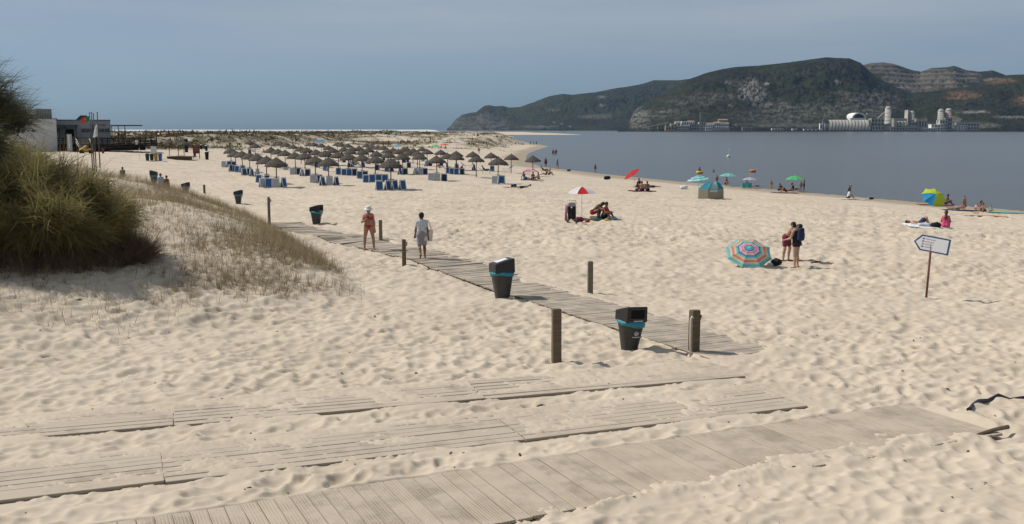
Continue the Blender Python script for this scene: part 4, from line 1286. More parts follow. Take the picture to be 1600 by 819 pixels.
def v3(*a): return np.array(a, float)
def nrm(a): a = np.array(a, float); return a / np.linalg.norm(a)
POSES = {
 'stand': dict(spine=(0, 0, 1), head=(0, -0.1, 1), aL=[(0.22, 0.02, -1), (0.10, -0.15, -1)], aR=[(-0.22, 0.02, -1), (-0.10, -0.15, -1)], lL=[(0.07, -0.03, -1), (0.03, 0.05, -1)], lR=[(-0.07, -0.03, -1), (-0.03, 0.05, -1)]),
 'walk': dict(spine=(0, -0.05, 1), head=(0, -0.1, 1), aL=[(0.18, -0.28, -1), (0.05, -0.55, -1)], aR=[(-0.18, 0.3, -1), (-0.08, 0.05, -1)], lL=[(0.04, 0.30, -1), (0.03, 0.75, -0.75)], lR=[(-0.04, -0.32, -1), (-0.02, 0.06, -1)]),
 'photo': dict(spine=(0, 0.02, 1), head=(0, -0.2, 1), aL=[(0.20, 0.02, -1), (0.06, -0.12, -1)], aR=[(-0.42, -0.10, -1), (0.62, -0.62, 0.42)], lL=[(0.16, -0.02, -1), (0.06, 0.05, -1)], lR=[(-0.16, -0.02, -1), (-0.06, 0.05, -1)]),
 'bend': dict(spine=(0, -0.62, 0.78), head=(0, -0.9, 0.1), aL=[(0.15, -0.35, -1), (-0.1, -0.35, -1)], aR=[(-0.15, -0.35, -1), (0.1, -0.35, -1)], lL=[(0.12, -0.15, -1), (0.03, 0.12, -1)], lR=[(-0.12, -0.05, -1), (-0.03, 0.12, -1)]),
 'reach': dict(spine=(0, -0.12, 1), head=(0, -0.45, 0.9), aL=[(0.25, -0.25, -1), (-0.25, -0.85, -0.25)], aR=[(-0.25, -0.30, -1), (0.15, -0.9, -0.25)], lL=[(0.08, 0.03, -1), (0.05, 0.05, -1)], lR=[(-0.12, -0.10, -1), (-0.05, 0.05, -1)]),
 'sit': dict(spine=(0, -0.22, 1), head=(0, -0.2, 1), aL=[(0.30, -0.45, -1), (-0.25, -0.85, 0.10)], aR=[(-0.30, -0.45, -1), (0.25, -0.85, 0.10)], lL=[(0.18, -0.82, 0.62), (0.02, -0.62, -0.85)], lR=[(-0.18, -0.82, 0.62), (-0.02, -0.62, -0.85)]),
 'lean': dict(spine=(0, 0.38, 1), head=(0, 0.05, 1), aL=[(0.30, 0.40, -1), (0.05, 0.25, -1)], aR=[(-0.30, 0.40, -1), (-0.05, 0.25, -1)], lL=[(0.14, -0.92, 0.25), (0.02, -0.95, -0.22)], lR=[(-0.14, -0.85, 0.55), (-0.02, -0.70, -0.72)]),
 'hunch': dict(spine=(0, -0.75, 0.85), head=(0, -0.95, 0.35), aL=[(0.20, -0.75, -0.7), (-0.2, -0.75, -0.35)], aR=[(-0.20, -0.75, -0.7), (0.2, -0.75, -0.35)], lL=[(0.35, -0.85, 0.35), (-0.25, 0.10, -0.9)], lR=[(-0.35, -0.85, 0.35), (0.25, 0.10, -0.9)]),
 'lie': dict(spine=(0, 0.985, 0.17), head=(0, 0.9, 0.5), aL=[(0.45, -0.35, -0.15), (0.25, -0.8, 0.02)], aR=[(-0.45, -0.35, -0.15), (-0.25, -0.8, 0.02)], lL=[(0.10, -1, 0.02), (0.04, -1, -0.03)], lR=[(-0.10, -1, 0.02), (-0.04, -1, -0.03)]),
 'knees': dict(spine=(0, 1, 0.06), head=(0, 1, 0.12), aL=[(0.6, -0.3, -0.1), (0.3, -0.6, 0.02)], aR=[(-0.6, -0.3, -0.1), (-0.3, -0.6, 0.02)], lL=[(0.12, -0.62, 0.80), (0.03, -0.42, -0.92)], lR=[(-0.12, -0.62, 0.80), (-0.03, -0.42, -0.92)]),
 'prop': dict(spine=(0, 0.80, 0.62), head=(0, 0.5, 0.9), aL=[(0.25, 0.35, -1), (0.15, 0.35, -0.5)], aR=[(-0.25, 0.35, -1), (-0.15, 0.35, -0.5)], lL=[(0.10, -1, 0.06), (0.04, -1, -0.04)], lR=[(-0.10, -0.85, 0.5), (-0.04, -0.85, -0.55)]),
 'wave': dict(spine=(0, 0, 1), head=(0, -0.1, 1), aL=[(0.35, -0.05, 1), (0.30, -0.1, 1)], aR=[(-0.22, 0.02, -1), (-0.10, -0.15, -1)], lL=[(0.07, -0.03, -1), (0.03, 0.05, -1)], lR=[(-0.07, -0.03, -1), (-0.03, 0.05, -1)]),
 'recline': dict(spine=(0, 0.72, 0.70), head=(0, 0.35, 0.95), aL=[(0.30, -0.1, -1), (0.1, -0.9, -0.2)], aR=[(-0.30, -0.1, -1), (-0.1, -0.9, -0.2)], lL=[(0.10, -1, 0.02), (0.04, -1, -0.02)], lR=[(-0.10, -0.9, 0.4), (-0.04, -0.9, -0.45)]),
}

def skeleton(pose, h, fem, stout=1.0):
    S = h / 1.70
    p = POSES[pose] if isinstance(pose, str) else pose
    sv = nrm(p['spine']); hv = nrm(p['head'])
    side = v3(1, 0, 0)
    fw = nrm(np.cross(side, -sv)); fw = fw if fw[1] < 0 or abs(fw[1]) < 0.2 else -fw
    if pose in ('lie', 'knees'): fw = v3(0, 0, 1)
    ff = np.cross(side, hv); ff = nrm(ff if (ff @ fw) > 0 else -ff)
    W = stout
    pel = v3(0, 0, 0); chest = pel + sv * 0.31; neck = pel + sv * 0.50
    sh = 0.165 if not fem else 0.150
    hp = 0.085 if not fem else 0.095
    hc = neck + hv * 0.155 + ff * 0.015
    J = dict(pel=pel, chest=chest, neck=neck, hc=hc, sv=sv, hv=hv, fw=fw, ff=ff, side=side, S=S)
    B = {}
    B['low'] = [(pel + side * q * 0.068 - sv * 0.02, pel + side * q * 0.055 + sv * 0.15, (0.108 if fem else 0.100) * W, 0.088 * W) for q in (-1, 1)]
    B['low'] += [(pel + side * q * 0.07 - fw * 0.045 - sv * 0.045, pel + side * q * 0.07 - fw * 0.045 - sv * 0.03, 0.088 * W, 0.088 * W) for q in (-1, 1)]
    B['up'] = [(pel + side * q * 0.055 + sv * 0.15, chest + side * q * 0.070 + sv * 0.08, 0.088 * W, 0.100 * W) for q in (-1, 1)]
    if fem: B['up'] += [(chest + side * q * 0.075 + fw * 0.075 + sv * 0.02, chest + side * q * 0.075 + fw * 0.08 + sv * 0.01, 0.062, 0.062) for q in (-1, 1)]
    B['sho'] = [(neck - sv * 0.06 - side * (sh - 0.02), neck - sv * 0.06 + side * (sh - 0.02), 0.062, 0.062), (neck - sv * 0.04 - side * 0.06, neck - sv * 0.04 + side * 0.06, 0.062, 0.062)]
    B['neck'] = [(neck - sv * 0.04, hc - hv * 0.06, 0.053, 0.048)]
    B['head'] = [(hc - hv * 0.055 + ff * 0.022, hc + hv * 0.035 - ff * 0.004, 0.066, 0.086), (hc - hv * 0.02 + ff * 0.082, hc - hv * 0.032 + ff * 0.096, 0.010, 0.015), (hc - hv * 0.075 + ff * 0.05, hc - hv * 0.08 + ff * 0.055, 0.03, 0.028)]
    B['head'] += [(hc + side * q * 0.080 - hv * 0.01, hc + side * q * 0.084 + hv * 0.015, 0.018, 0.018) for q in (-1, 1)]
    B['arms'] = []; B['upperarm'] = []; B['legs'] = []; B['thigh'] = []; B['feet'] = []; B['hands'] = []
    for q, ak, lk in ((1, 'aL', 'lL'), (-1, 'aR', 'lR')):
        s0 = neck - sv * 0.065 + side * q * sh
        d1, d2 = nrm(p[ak][0]), nrm(p[ak][1])
        el = s0 + d1 * 0.285; wr = el + d2 * 0.25
        B['upperarm'].append((s0, el, 0.050, 0.040)); B['arms'].append((el, el + d2 * 0.08, 0.040, 0.042)); B['arms'].append((el + d2 * 0.08, wr, 0.042, 0.027))
        hand = wr + d2 * 0.085
        nn = nrm(np.cross(d2, side) + 1e-6)
        w = nrm(np.cross(d2, nn))
        if w[0] * q < 0: w = -w
        B['hands'].append((wr + d2 * 0.01 - w * 0.018, hand - w * 0.020, 0.020, 0.018)); B['hands'].append((wr + d2 * 0.01 + w * 0.018, hand + w * 0.020, 0.020, 0.017))
        cur = nrm(d2 * 0.9 + nn * 0.25)
        for i, L in enumerate((0.062, 0.075, 0.072, 0.055)):
            f0 = hand + w * (i - 1.5) * 0.0195; f1 = f0 + d2 * L * 0.5; f2 = f1 + cur * L * 0.6
            B['hands'].append((f0, f1, 0.0095, 0.009)); B['hands'].append((f1, f2, 0.009, 0.0078))
        t0 = wr + d2 * 0.03 - w * 0.028; t1 = t0 + nrm(d2 - w * 0.8 + nn * 0.3) * 0.045; t2 = t1 + nrm(d2 - w * 0.1 + nn * 0.3) * 0.032
        B['hands'].append((t0, t1, 0.012, 0.010)); B['hands'].append((t1, t2, 0.010, 0.009))
        J['hand' + ('L' if q > 0 else 'R')] = hand
        h0 = pel + side * q * hp - sv * 0.05
        e1, e2 = nrm(p[lk][0]), nrm(p[lk][1])
        kn = h0 + e1 * 0.415; an = kn + e2 * 0.40
        B['thigh'].append((h0, kn, (0.092 if fem else 0.086) * W, 0.056)); 
        back = nrm(np.cross(side, e2)); back = back if back[1] > 0 else -back
        B['legs'].append((kn, kn + e2 * 0.13 + back * 0.015, 0.055, 0.056)); B['legs'].append((kn + e2 * 0.13 + back * 0.015, an, 0.055, 0.034))
        fd = nrm(v3(q * 0.18, -1, 0)) if e2[2] < -0.45 else nrm(-back * 0.9 + e2 * 0.4) 
        if e2[2] < -0.45 and back[2] > 0.30: fd = nrm(-back)
        if pose in ('lie', 'knees', 'recline', 'prop') and e2[2] > -0.5: fd = nrm(v3(q * 0.3, -0.45, 0.9))
        B['feet'].append((an + e2 * 0.035 - fd * 0.035, an + e2 * 0.045 + fd * 0.13, 0.036, 0.026)); B['feet'].append((an, an + e2 * 0.03 - fd * 0.02, 0.034, 0.034))
        J['kn' + ('L' if q > 0 else 'R')] = kn; J['s' + ('L' if q > 0 else 'R')] = s0
    for k_ in B: B[k_] = [(np.array(a) * S, np.array(b) * S, ra * S, rb * S) for a, b, ra, rb in B[k_]]
    for k_ in ('pel', 'chest', 'neck', 'hc', 'handL', 'handR', 'knL', 'knR', 'sL', 'sR'): J[k_] = J[k_] * S
    return J, B

def infl(P, e, t0=0.0, t1=1.0):
    o = []
    for a, b, ra, rb in P:
        A = a + (b - a) * t0; Bb = a + (b - a) * t1
        o.append((A, Bb, ra + (rb - ra) * t0 + e, ra + (rb - ra) * t1 + e))
    return o

SKIN = {
 'tan': mat('skin_tan', (0.34, 0.185, 0.125), 0.6, 0.10, 5, spec=0.35),
 'fair': mat('skin_fair', (0.46, 0.275, 0.20), 0.6, 0.10, 5, spec=0.35),
 'brown': mat('skin_brown', (0.20, 0.10, 0.065), 0.6, 0.10, 5, spec=0.35)}
HAIR = {'dark': mat('hair_dark', (0.018, 0.013, 0.010), 0.6, 0.2, 40, bump=0.004), 'brown': mat('hair_brown', (0.055, 0.030, 0.018), 0.6, 0.2, 40, bump=0.004), 'light': mat('hair_light', (0.16, 0.105, 0.06), 0.6, 0.2, 40, bump=0.004)}
CL = {}
def cloth(name, c, **kw):
    if name not in CL: CL[name] = mat('cloth_' + name, c, 0.85, 0.10, 14, bump=0.004, bscale=25, **kw)
    return CL[name]
for nme, c in dict(red=(0.42, 0.025, 0.025), black=(0.016, 0.016, 0.019), navy=(0.02, 0.03, 0.08), white=(0.66, 0.67, 0.69), grey=(0.30, 0.29, 0.31), ltgrey=(0.52, 0.54, 0.57), pink=(0.55, 0.07, 0.17), maroon=(0.17, 0.03, 0.045), teal=(0.04, 0.30, 0.33), blue=(0.05, 0.14, 0.36), green=(0.05, 0.27, 0.09), yellow=(0.62, 0.44, 0.05), orange=(0.55, 0.16, 0.06), khaki=(0.15, 0.13, 0.085), lilac=(0.45, 0.42, 0.52), cream=(0.60, 0.56, 0.47)).items(): cloth(nme, c)

def person(g, pose, h, rz, label, clothes, fem=True, skin='tan', hair='dark', long=False, vox=0.03, group=None, stout=1.0, hat=None, sink=0.01, scale_parts=True):
    """clothes: list of (part name, kind, cloth key)"""
    J, B = skeleton(pose, h, fem, stout)
    S = J['S']
    root = empty('person', g, rz, label, 'person', group)
    fine = vox < 0.02
    P = B['low'] + B['up'] + B['sho'] + B['neck'] + B['head'] + B['upperarm'] + B['arms'] + B['thigh'] + B['legs'] + B['feet']
    P += B['hands'] if fine else [B['hands'][0], B['hands'][1], B['hands'][12], B['hands'][13]]
    V, F = sdf_mesh(P, vox, 0.028 if fine else 0.035)
    z0 = V[:, 2].min() + sink
    def put(name, VF, m, par=root, smooth=True):
        if VF is None: return None
        V, F = VF
        return obj(name, np_mesh(name, V - np.array([0, 0, z0]), F, m, smooth=smooth), par)
    body = put('body', (V, F), SKIN[skin])
    sv, fw, hv, ff, hc, pel, chest, neck = (J[k] for k in ('sv', 'fw', 'hv', 'ff', 'hc', 'pel', 'chest', 'neck'))
    e = 0.010 if fine else 0.016
    # hair
    if hair:
        hp_ = [(hc - hv * 0.02 * S - ff * 0.012 * S, hc + hv * 0.042 * S - ff * 0.012 * S, 0.088 * S, 0.097 * S)]
        if long: hp_ += [(hc - ff * 0.05 * S, neck - fw * 0.10 * S - sv * 0.10 * S, 0.075 * S, 0.06 * S), (neck - fw * 0.10 * S - sv * 0.10 * S, chest - fw * 0.12 * S, 0.07 * S, 0.045 * S)]
        put('hair', sdf_mesh(hp_, vox, 0.03, [(hc + ff * 0.048 * S, ff - hv * 0.55)] if not long else [(hc + ff * 0.048 * S, ff - hv * 0.45)]), HAIR[hair])
    if fine:
        for q in (-1, 1):
            c = hc + ff * 0.082 * S + J['side'] * q * 0.032 * S + hv * 0.008 * S
            put('eye', sdf_mesh([(c, c + J['side'] * 0.006, 0.011, 0.011)], 0.005, 0.005), mat('eye_dark', (0.02, 0.015, 0.012), 0.3, 0.0))
        c = hc + ff * 0.083 * S - hv * 0.058 * S
        put('mouth', sdf_mesh([(c - J['side'] * 0.02 * S, c + J['side'] * 0.02 * S, 0.008, 0.008)], 0.005, 0.005), mat('lips', (0.25, 0.07, 0.06), 0.5, 0.0))
    for nm, kind, key in clothes:
        m = CL[key] if isinstance(key, str) else key
        if kind == 'bra':
            r = sdf_mesh(infl(B['up'], e), vox, 0.03, [(chest + sv * 0.075 * S, sv), (chest - sv * 0.055 * S, -sv)])
        elif kind == 'briefs':
            r = sdf_mesh(infl(B['low'], e), vox, 0.03, [(pel + sv * 0.045 * S, sv)] + [(pel - sv * 0.075 * S + J['side'] * q * 0.035 * S, J['side'] * q * 0.62 - sv * 0.78) for q in (-1, 1)])
        elif kind == 'swimsuit':
            r = sdf_mesh(infl(B['low'], e) + infl(B['up'], e) + infl(B['thigh'], e, 0, 0.10), vox, 0.03, [(chest + sv * 0.13 * S, sv)])
        elif kind == 'shorts':
            r = sdf_mesh(infl(B['low'], e) + infl(B['thigh'], e + 0.018, 0, 0.62), vox, 0.03, [(pel + sv * 0.09 * S, sv)])
        elif kind == 'shirt':
            r = sdf_mesh(infl(B['low'][:2], e + 0.012) + infl(B['up'], e + 0.010) + infl(B['sho'], e + 0.004) + infl(B['upperarm'], e + 0.010, 0, 0.55), vox, 0.03, [(neck + sv * 0.015 * S, sv)])
        elif kind == 'skirt':
            kn = (J['knL'] + J['knR']) / 2
            d = kn - pel
            r = sdf_mesh(infl(B['low'], e + 0.012) + [(pel + J['side'] * q * 0.06 * S + d * 0.1, pel + J['side'] * q * 0.085 * S + d * 1.0, 0.115 * S, 0.098 * S) for q in (-1, 0, 1)] + infl(B['thigh'], 0.022, 0, 0.98), vox, 0.04, [(pel + d * 0.95, d), (pel + sv * 0.13 * S, sv)])
        elif kind == 'vest':
            r = sdf_mesh(infl(B['up'], e + 0.006) + infl(B['low'][:2], e + 0.004) + infl(B['sho'][1:], e), vox, 0.03, [(neck - sv * 0.03 * S, sv)])
        put(nm, r, m)
    if hat:
        pr = [(0.165, -0.035), (0.150, -0.020), (0.108, 0.006), (0.103, 0.055), (0.090, 0.085), (0.045, 0.100), (0.001, 0.102)]
        b = MB().lathe([(r_ * S, z * S) for r_, z in pr], n=20, cap=False)
        o = b.build('hat', CL[hat], root, loc=tuple(hc + hv * 0.055 * S - np.array([0, 0, z0]) - ff * 0.006))
        o.rotation_euler = (math.atan2(hv[1], hv[2]) * -1, 0, 0)
    root['_z0'] = z0
    return root, J, z0

def stand_at(px, py, pt, **kw):
    """standing person whose feet and head are at these photo pixels"""
    g = ground(px, py); k = g.y / FPX * 1.01
    return g, (py - pt) * k

# --- the two women on the path
NF = 0.0115
g, h = stand_at(577, 392, 323)
r1, J, z0 = person(g + Vector((0, 0, 0.03)), 'photo', h * 0.985, 0.12, 'woman in red bikini and white sun hat standing on the plank path', [('bikini_top', 'bra', 'red'), ('bikini_bottom', 'briefs', 'red')], True, 'tan', 'brown', vox=NF, hat='white', stout=1.14)
# sunglasses, sandals
b = MB(); hc = J['hc']
for q in (-1, 1): b.box((q * 0.035, 0, 0), (0.05, 0.012, 0.034))
b.box((0, 0, 0.006), (0.03, 0.01, 0.008))
for q in (-1, 1): b.box((q * 0.075, 0.05, 0.004), (0.006, 0.10, 0.008))
b.build('sunglasses', mat('dark_glass', (0.012, 0.011, 0.012), 0.2, 0.0), r1, loc=tuple(hc + J['ff'] * 0.092 + J['hv'] * 0.012 - np.array([0, 0, z0])))
hr = J['handR'] - np.array([0, 0, z0])
ph = MB().box((0, 0, 0), (0.075, 0.012, 0.145)).build('mobile_phone', mat('phone', (0.03, 0.03, 0.035), 0.25, 0.0))
wpos = Matrix.Translation(r1.location) @ Matrix.Rotation(r1.rotation_euler.z, 4, 'Z') @ Vector((hr[0] + 0.02, hr[1] - 0.045, hr[2] + 0.03))
ph.location = wpos; ph.rotation_euler = (0.5, 0.4, 0.1)
set_props(ph, 'dark phone held at the chest of the woman in red bikini', 'phone')

g, h = stand_at(655, 405, 333)
skirtm = cloth('grey_skirt', (0.27, 0.255, 0.275))
r2, J, z0 = person(g + Vector((0.1, 0, 0.03)), 'walk', h, math.pi + 0.25, 'woman in light grey top and grey skirt walking away along the path', [('top', 'shirt', 'ltgrey'), ('skirt', 'skirt', skirtm)], True, 'brown', 'dark', vox=NF)
bag = MB()
V = [(-0.16, -0.05, 0), (0.16, -0.05, 0), (0.17, 0.05, 0), (-0.17, 0.05, 0), (-0.19, -0.03, 0.40), (0.19, -0.03, 0.40), (0.19, 0.03, 0.40), (-0.19, 0.03, 0.40)]
bag.add(V, [(0, 3, 2, 1), (4, 5, 6, 7), (0, 1, 5, 4), (1, 2, 6, 5), (2, 3, 7, 6), (3, 0, 4, 7)])
broot = empty('shoulder_bag', (0, 0, 0), 0, 'white canvas bag hanging from the shoulder of the walking woman', 'bag')
bo = bag.build('pouch', CL['cream'], broot); bm_ = bo.modifiers.new('soft', 'BEVEL'); bm_.width = 0.02; bm_.segments = 2
for dy in (-0.03, 0.03): MB().tube([(-0.12, dy, 0.40), (-0.07, dy, 0.62), (-0.05, dy, 0.72), (0.02, dy, 0.62), (0.12, dy, 0.40)], 0.010, n=6).build('strap', CL['cream'], broot)
sR = J['sR'] - np.array([0, 0, z0])
wp = Matrix.Translation(r2.location) @ Matrix.Rotation(r2.rotation_euler.z, 4, 'Z') @ Vector((sR[0] - 0.06, sR[1] + 0.05, sR[2] - 0.66))
broot.location = wp; broot.rotation_euler = (0, 0.08, 0.7)
# --- couple by the pastel umbrella
g, h = stand_at(1243, 419, 347)
r3, J, z0 = person(g, 'reach', h, -2.35, 'woman in black swimsuit with a dark backpack, seen from behind', [('swimsuit', 'swimsuit', 'black')], True, 'fair', 'dark', vox=NF, stout=1.04)
bp_ = MB()
V, F = sdf_mesh([((-0.08, 0, 0), (-0.08, 0, 0.30), 0.08, 0.07), ((0.08, 0, 0), (0.08, 0, 0.30), 0.08, 0.07), ((0, 0.05, 0.06), (0, 0.05, 0.16), 0.08, 0.08)], 0.014, 0.04)
bk = obj('backpack', np_mesh('backpack', V, F, CL['navy'], smooth=True))
c = J['chest'] - J['fw'] * 0.19 - np.array([0, 0, z0 + 0.16])
bk.location = Matrix.Translation(r3.location) @ Matrix.Rotation(r3.rotation_euler.z, 4, 'Z') @ Vector(c); bk.rotation_euler = (0, 0, r3.rotation_euler.z)
set_props(bk, 'dark backpack worn by the woman in black swimsuit', 'backpack')
g = ground(1229, 408)
person(g, 'bend', 1.62, 0.75, 'person in maroon shorts bending forward beside the woman in black swimsuit', [('shorts', 'shorts', 'maroon')], False, 'fair', 'dark', vox=0.014)

# --- generic figures, built once per pose and clothing and copied
PROTO = {}
def generic(key, pose, h, clothes, fem, skin, hair='dark', long=False, vox=0.032, stout=1.0):
    PROTO[key] = dict(pose=pose, h=h, clothes=clothes, fem=fem, skin=skin, hair=hair, long=long, vox=vox, stout=stout, obj=None)
generic('stand_f', 'stand', 1.65, [('bikini_top', 'bra', 'black'), ('bikini_bottom', 'briefs', 'black')], True, 'tan')
generic('stand_m', 'stand', 1.75, [('shorts', 'shorts', 'navy')], False, 'brown')
generic('walk_f', 'walk', 1.65, [('swimsuit', 'swimsuit', 'navy')], True, 'tan', long=True)
generic('walk_m', 'walk', 1.75, [('shorts', 'shorts', 'black')], False, 'brown')
generic('child', 'stand', 1.15, [('shorts', 'briefs', 'red')], False, 'tan', 'brown')
generic('child_y', 'stand', 1.10, [('shorts', 'shorts', 'yellow')], False, 'tan', 'brown')
generic('sit_m', 'sit', 1.72, [('shorts', 'shorts', 'black')], False, 'tan')
generic('sit_b', 'sit', 1.72, [('shorts', 'shorts', 'navy')], False, 'brown')
generic('sit_f', 'sit', 1.62, [('bikini_top', 'bra', 'black'), ('bikini_bottom', 'briefs', 'black')], True, 'tan', long=True)
generic('lean_f', 'lean', 1.62, [('swimsuit', 'swimsuit', 'black')], True, 'tan', long=True)
generic('lean_m', 'lean', 1.72, [('shorts', 'shorts', 'blue')], False, 'brown')
generic('lie', 'lie', 1.68, [('shorts', 'shorts', 'navy')], False, 'tan')
generic('lie_f', 'lie', 1.62, [('bikini_top', 'bra', 'red'), ('bikini_bottom', 'briefs', 'red')], True, 'tan')
generic('prop', 'prop', 1.65, [('swimsuit', 'swimsuit', 'maroon')], True, 'tan')
generic('recline', 'recline', 1.70, [('shorts', 'shorts', 'khaki')], False, 'brown')
generic('wave', 'wave', 1.35, [('shorts', 'shorts', 'black')], False, 'brown')
generic('childsit', 'sit', 1.05, [('top', 'vest', 'white')], False, 'fair', 'brown')
def someone(key, g, rz, label, group=None, scale=1.0, sink=0.0):
    p = PROTO[key]
    g = Vector(g) + Vector((0, 0, -sink))
    if p['obj'] is None:
        o, _, _ = person(g, p['pose'], p['h'], rz, label, p['clothes'], p['fem'], p['skin'], p['hair'], p['long'], p['vox'], group, p['stout'])
        p['obj'] = o; o.scale = (scale,) * 3
    else:
        o = clone(p['obj'], g, rz, scale, label)
        if 'group' in o.keys(): del o['group']
        if group: o['group'] = group
    return o

# --- beach umbrellas
POLEW = mat('umbrella_pole', (0.55, 0.56, 0.58), 0.4, 0.05, spec=0.5)
def umbrella(g, R_, H, drop, N, colour, label, tilt=(0, 0), az=0.0, nr=5, stem=None, group='beach umbrellas on the open sand', lift=None, pole=True):
    """colour(gore, ring) -> cloth key; tilt = (angle, azimuth of lean)"""
    root = empty('beach_umbrella', g, 0, label, 'umbrella', group)
    L = stem if stem is not None else H
    if pole: MB().tube([(0, 0, -0.15), (0, 0, H * 0.55)], 0.017, n=8).build('pole', POLEW, root)
    top = empty('canopy', (0, 0, H * 0.55)); top.parent = root
    M = Matrix.Rotation(tilt[1], 4, 'Z') @ Matrix.Rotation(tilt[0], 4, 'Y') @ Matrix.Rotation(-tilt[1], 4, 'Z')
    top.rotation_euler = M.to_euler()
    h2 = H * 0.45
    if pole: MB().tube([(0, 0, -0.02), (0, 0, h2 + 0.04)], 0.014, n=8).build('upper_pole', POLEW, top)
    keys = []
    for gi in range(N):
        for ri in range(nr):
            k = colour(gi, ri)
            if k not in keys: keys.append(k)
    for gi in range(N):
        b = MB(); sub = 4
        a0 = az + 2 * math.pi * gi / N; a1 = az + 2 * math.pi * (gi + 1) / N
        def pt(rr, t):
            # straight chord between ribs, sagging slightly
            p0 = Vector((math.cos(a0), math.sin(a0))) * rr; p1 = Vector((math.cos(a1), math.sin(a1))) * rr
            p = p0.lerp(p1, t)
            sag = 0.06 * rr * 4 * t * (1 - t)
            return (p.x * (1 - 0.04 * 4 * t * (1 - t)), p.y * (1 - 0.04 * 4 * t * (1 - t)), h2 - drop * (rr / R_) ** 1.7 - sag * 0.4)
        used = []
        for ri in range(nr):
            r0 = R_ * ri / nr; r1_ = R_ * (ri + 1) / nr
            ky = colour(gi, ri)
            if ky not in used: used.append(ky)
            for q in range(sub):
                t0, t1 = q / sub, (q + 1) / sub
                b.add([pt(r0, t0), pt(r1_, t0), pt(r1_, t1), pt(r0, t1)], [(0, 1, 2, 3)], used.index(ky), True)
        b.build('canopy_panel', [FAB[u] for u in used], top)
        MB().tube([pt(0.0, 0), (pt(R_ * 0.5, 0)[0], pt(R_ * 0.5, 0)[1], pt(R_ * 0.5, 0)[2] - 0.012), pt(R_ * 1.01, 0)], 0.006, n=5).build('rib', POLEW, top)
    return root
FAB = {}
def fab(name, c):
    FAB[name] = mat('canopy_' + name, c, 0.7, 0.05, 6, trans=0.35, spec=0.2)
for nme, c in dict(red=(0.50, 0.03, 0.03), white=(0.70, 0.71, 0.74), rose=(0.55, 0.12, 0.15), turq=(0.10, 0.52, 0.53), dteal=(0.02, 0.26, 0.36), mint=(0.18, 0.56, 0.50), lilac=(0.46, 0.44, 0.56), green=(0.10, 0.52, 0.20), lime=(0.50, 0.62, 0.05), blue=(0.03, 0.30, 0.58), pink=(0.58, 0.20, 0.26), ppink=(0.62, 0.42, 0.48), sky=(0.12, 0.42, 0.55), seag=(0.24, 0.48, 0.42), yel=(0.66, 0.55, 0.20), orange=(0.60, 0.18, 0.08), navy=(0.04, 0.14, 0.30), tan=(0.34, 0.29, 0.22)).items(): fab(nme, c)

umbrella(ground(909, 339), 0.80, 1.62, 0.34, 8, lambda g_, r_: 'red' if g_ % 4 == 1 else 'white', 'red and white umbrella over the crouching man and woman', az=R(-112.5 - 45))
umbrella(ground(991, 292), 1.0, 1.75, 0.32, 8, lambda g_, r_: 'red', 'plain red umbrella tilted towards the water', tilt=(-0.62, 0.15))
umbrella(ground(1091, 303), 1.12, 1.7, 0.42, 8, lambda g_, r_: ('turq', 'dteal', 'white', 'dteal', 'turq', 'white', 'dteal', 'turq', 'white', 'turq')[r_], 'turquoise striped umbrella beside the beach tent', tilt=(-0.12, 0.0), nr=10)
umbrella(ground(1137, 291), 1.05, 1.55, 0.32, 8, lambda g_, r_: 'mint', 'mint green umbrella at the water edge right of the beach tent')
umbrella(ground(1171, 294), 0.9, 1.25, 0.28, 8, lambda g_, r_: 'lilac', 'pale lilac umbrella low at the water edge')
umbrella(ground(1241, 300), 1.05, 1.75, 0.36, 8, lambda g_, r_: 'green', 'bright green umbrella at the water edge')
umbrella(ground(827, 280), 1.25, 1.25, 0.35, 8, lambda g_, r_: 'pink' if g_ % 2 else 'ppink', 'pink umbrella under the rightmost thatched parasol')
# pastel octagon umbrella lying on its rim
pastel = ['yel', 'sky', 'sky', 'navy', 'ppink', 'pink', 'ppink', 'ppink', 'navy', 'sky', 'seag', 'yel', 'pink', 'pink', 'yel', 'seag', 'sky', 'seag']
def lying(px, py, R_, drop, N, colour, label, lean, azm, nr, raise_):
    g = ground(px, py)
    root = empty('beach_umbrella', g, 0, label, 'umbrella', 'beach umbrellas on the open sand')
    o = umbrella((0, 0, 0), R_, 0.9, drop, N, colour, label, az=R(22.5), nr=nr)
    M = Matrix.Rotation(azm, 4, 'Z') @ Matrix.Rotation(lean, 4, 'X')
    o.location = g + Vector((0, 0, raise_)) - (M @ Vector((0, 0, 0.9 - drop))) + Vector((0, 0.0, 0))
    o.rotation_euler = M.to_euler()
    bpy.data.objects.remove(root)
    return o
lying(1169, 416, 0.80, 0.24, 8, lambda g_, r_: pastel[min(r_, len(pastel) - 1)], 'pastel ringed octagon umbrella lying open on the sand', R(33), R(-4), 18, 0.44)
lying(1458, 322, 1.10, 0.50, 8, lambda g_, r_: 'blue' if g_ in (3, 4) else 'lime', 'lime and blue shelter umbrella resting on the sand near the water', R(46), R(6), 4, 0.76)

# --- far beach umbrellas beyond the thatched ones
for px, pa, rad, key, lab in ((680, 226.5, 1.6, 'green', 'small green umbrella behind the thatched parasols'), (694, 224.5, 1.8, 'orange', 'orange umbrella behind the thatched parasols'), (692, 221.5, 1.4, 'mint', 'pale mint umbrella above the orange one'),
        (718, 216.2, 1.5, 'seag', 'pale green umbrella near the far scrub dunes'), (500, 218.5, 1.6, 'blue', 'bright blue umbrella among the back rows of thatched parasols'), (545, 221.5, 1.3, 'white', 'white umbrella among the back rows of thatched parasols'), (620, 226.0, 1.5, 'sky', 'light blue umbrella under the green flag')):
    g = ground(px, pa, 2.0)
    umbrella(g, rad * 0.8, 2.0, 0.45, 8, (lambda kk: (lambda g_, r_: kk))(key), lab, nr=3, group='umbrellas on the far beach')

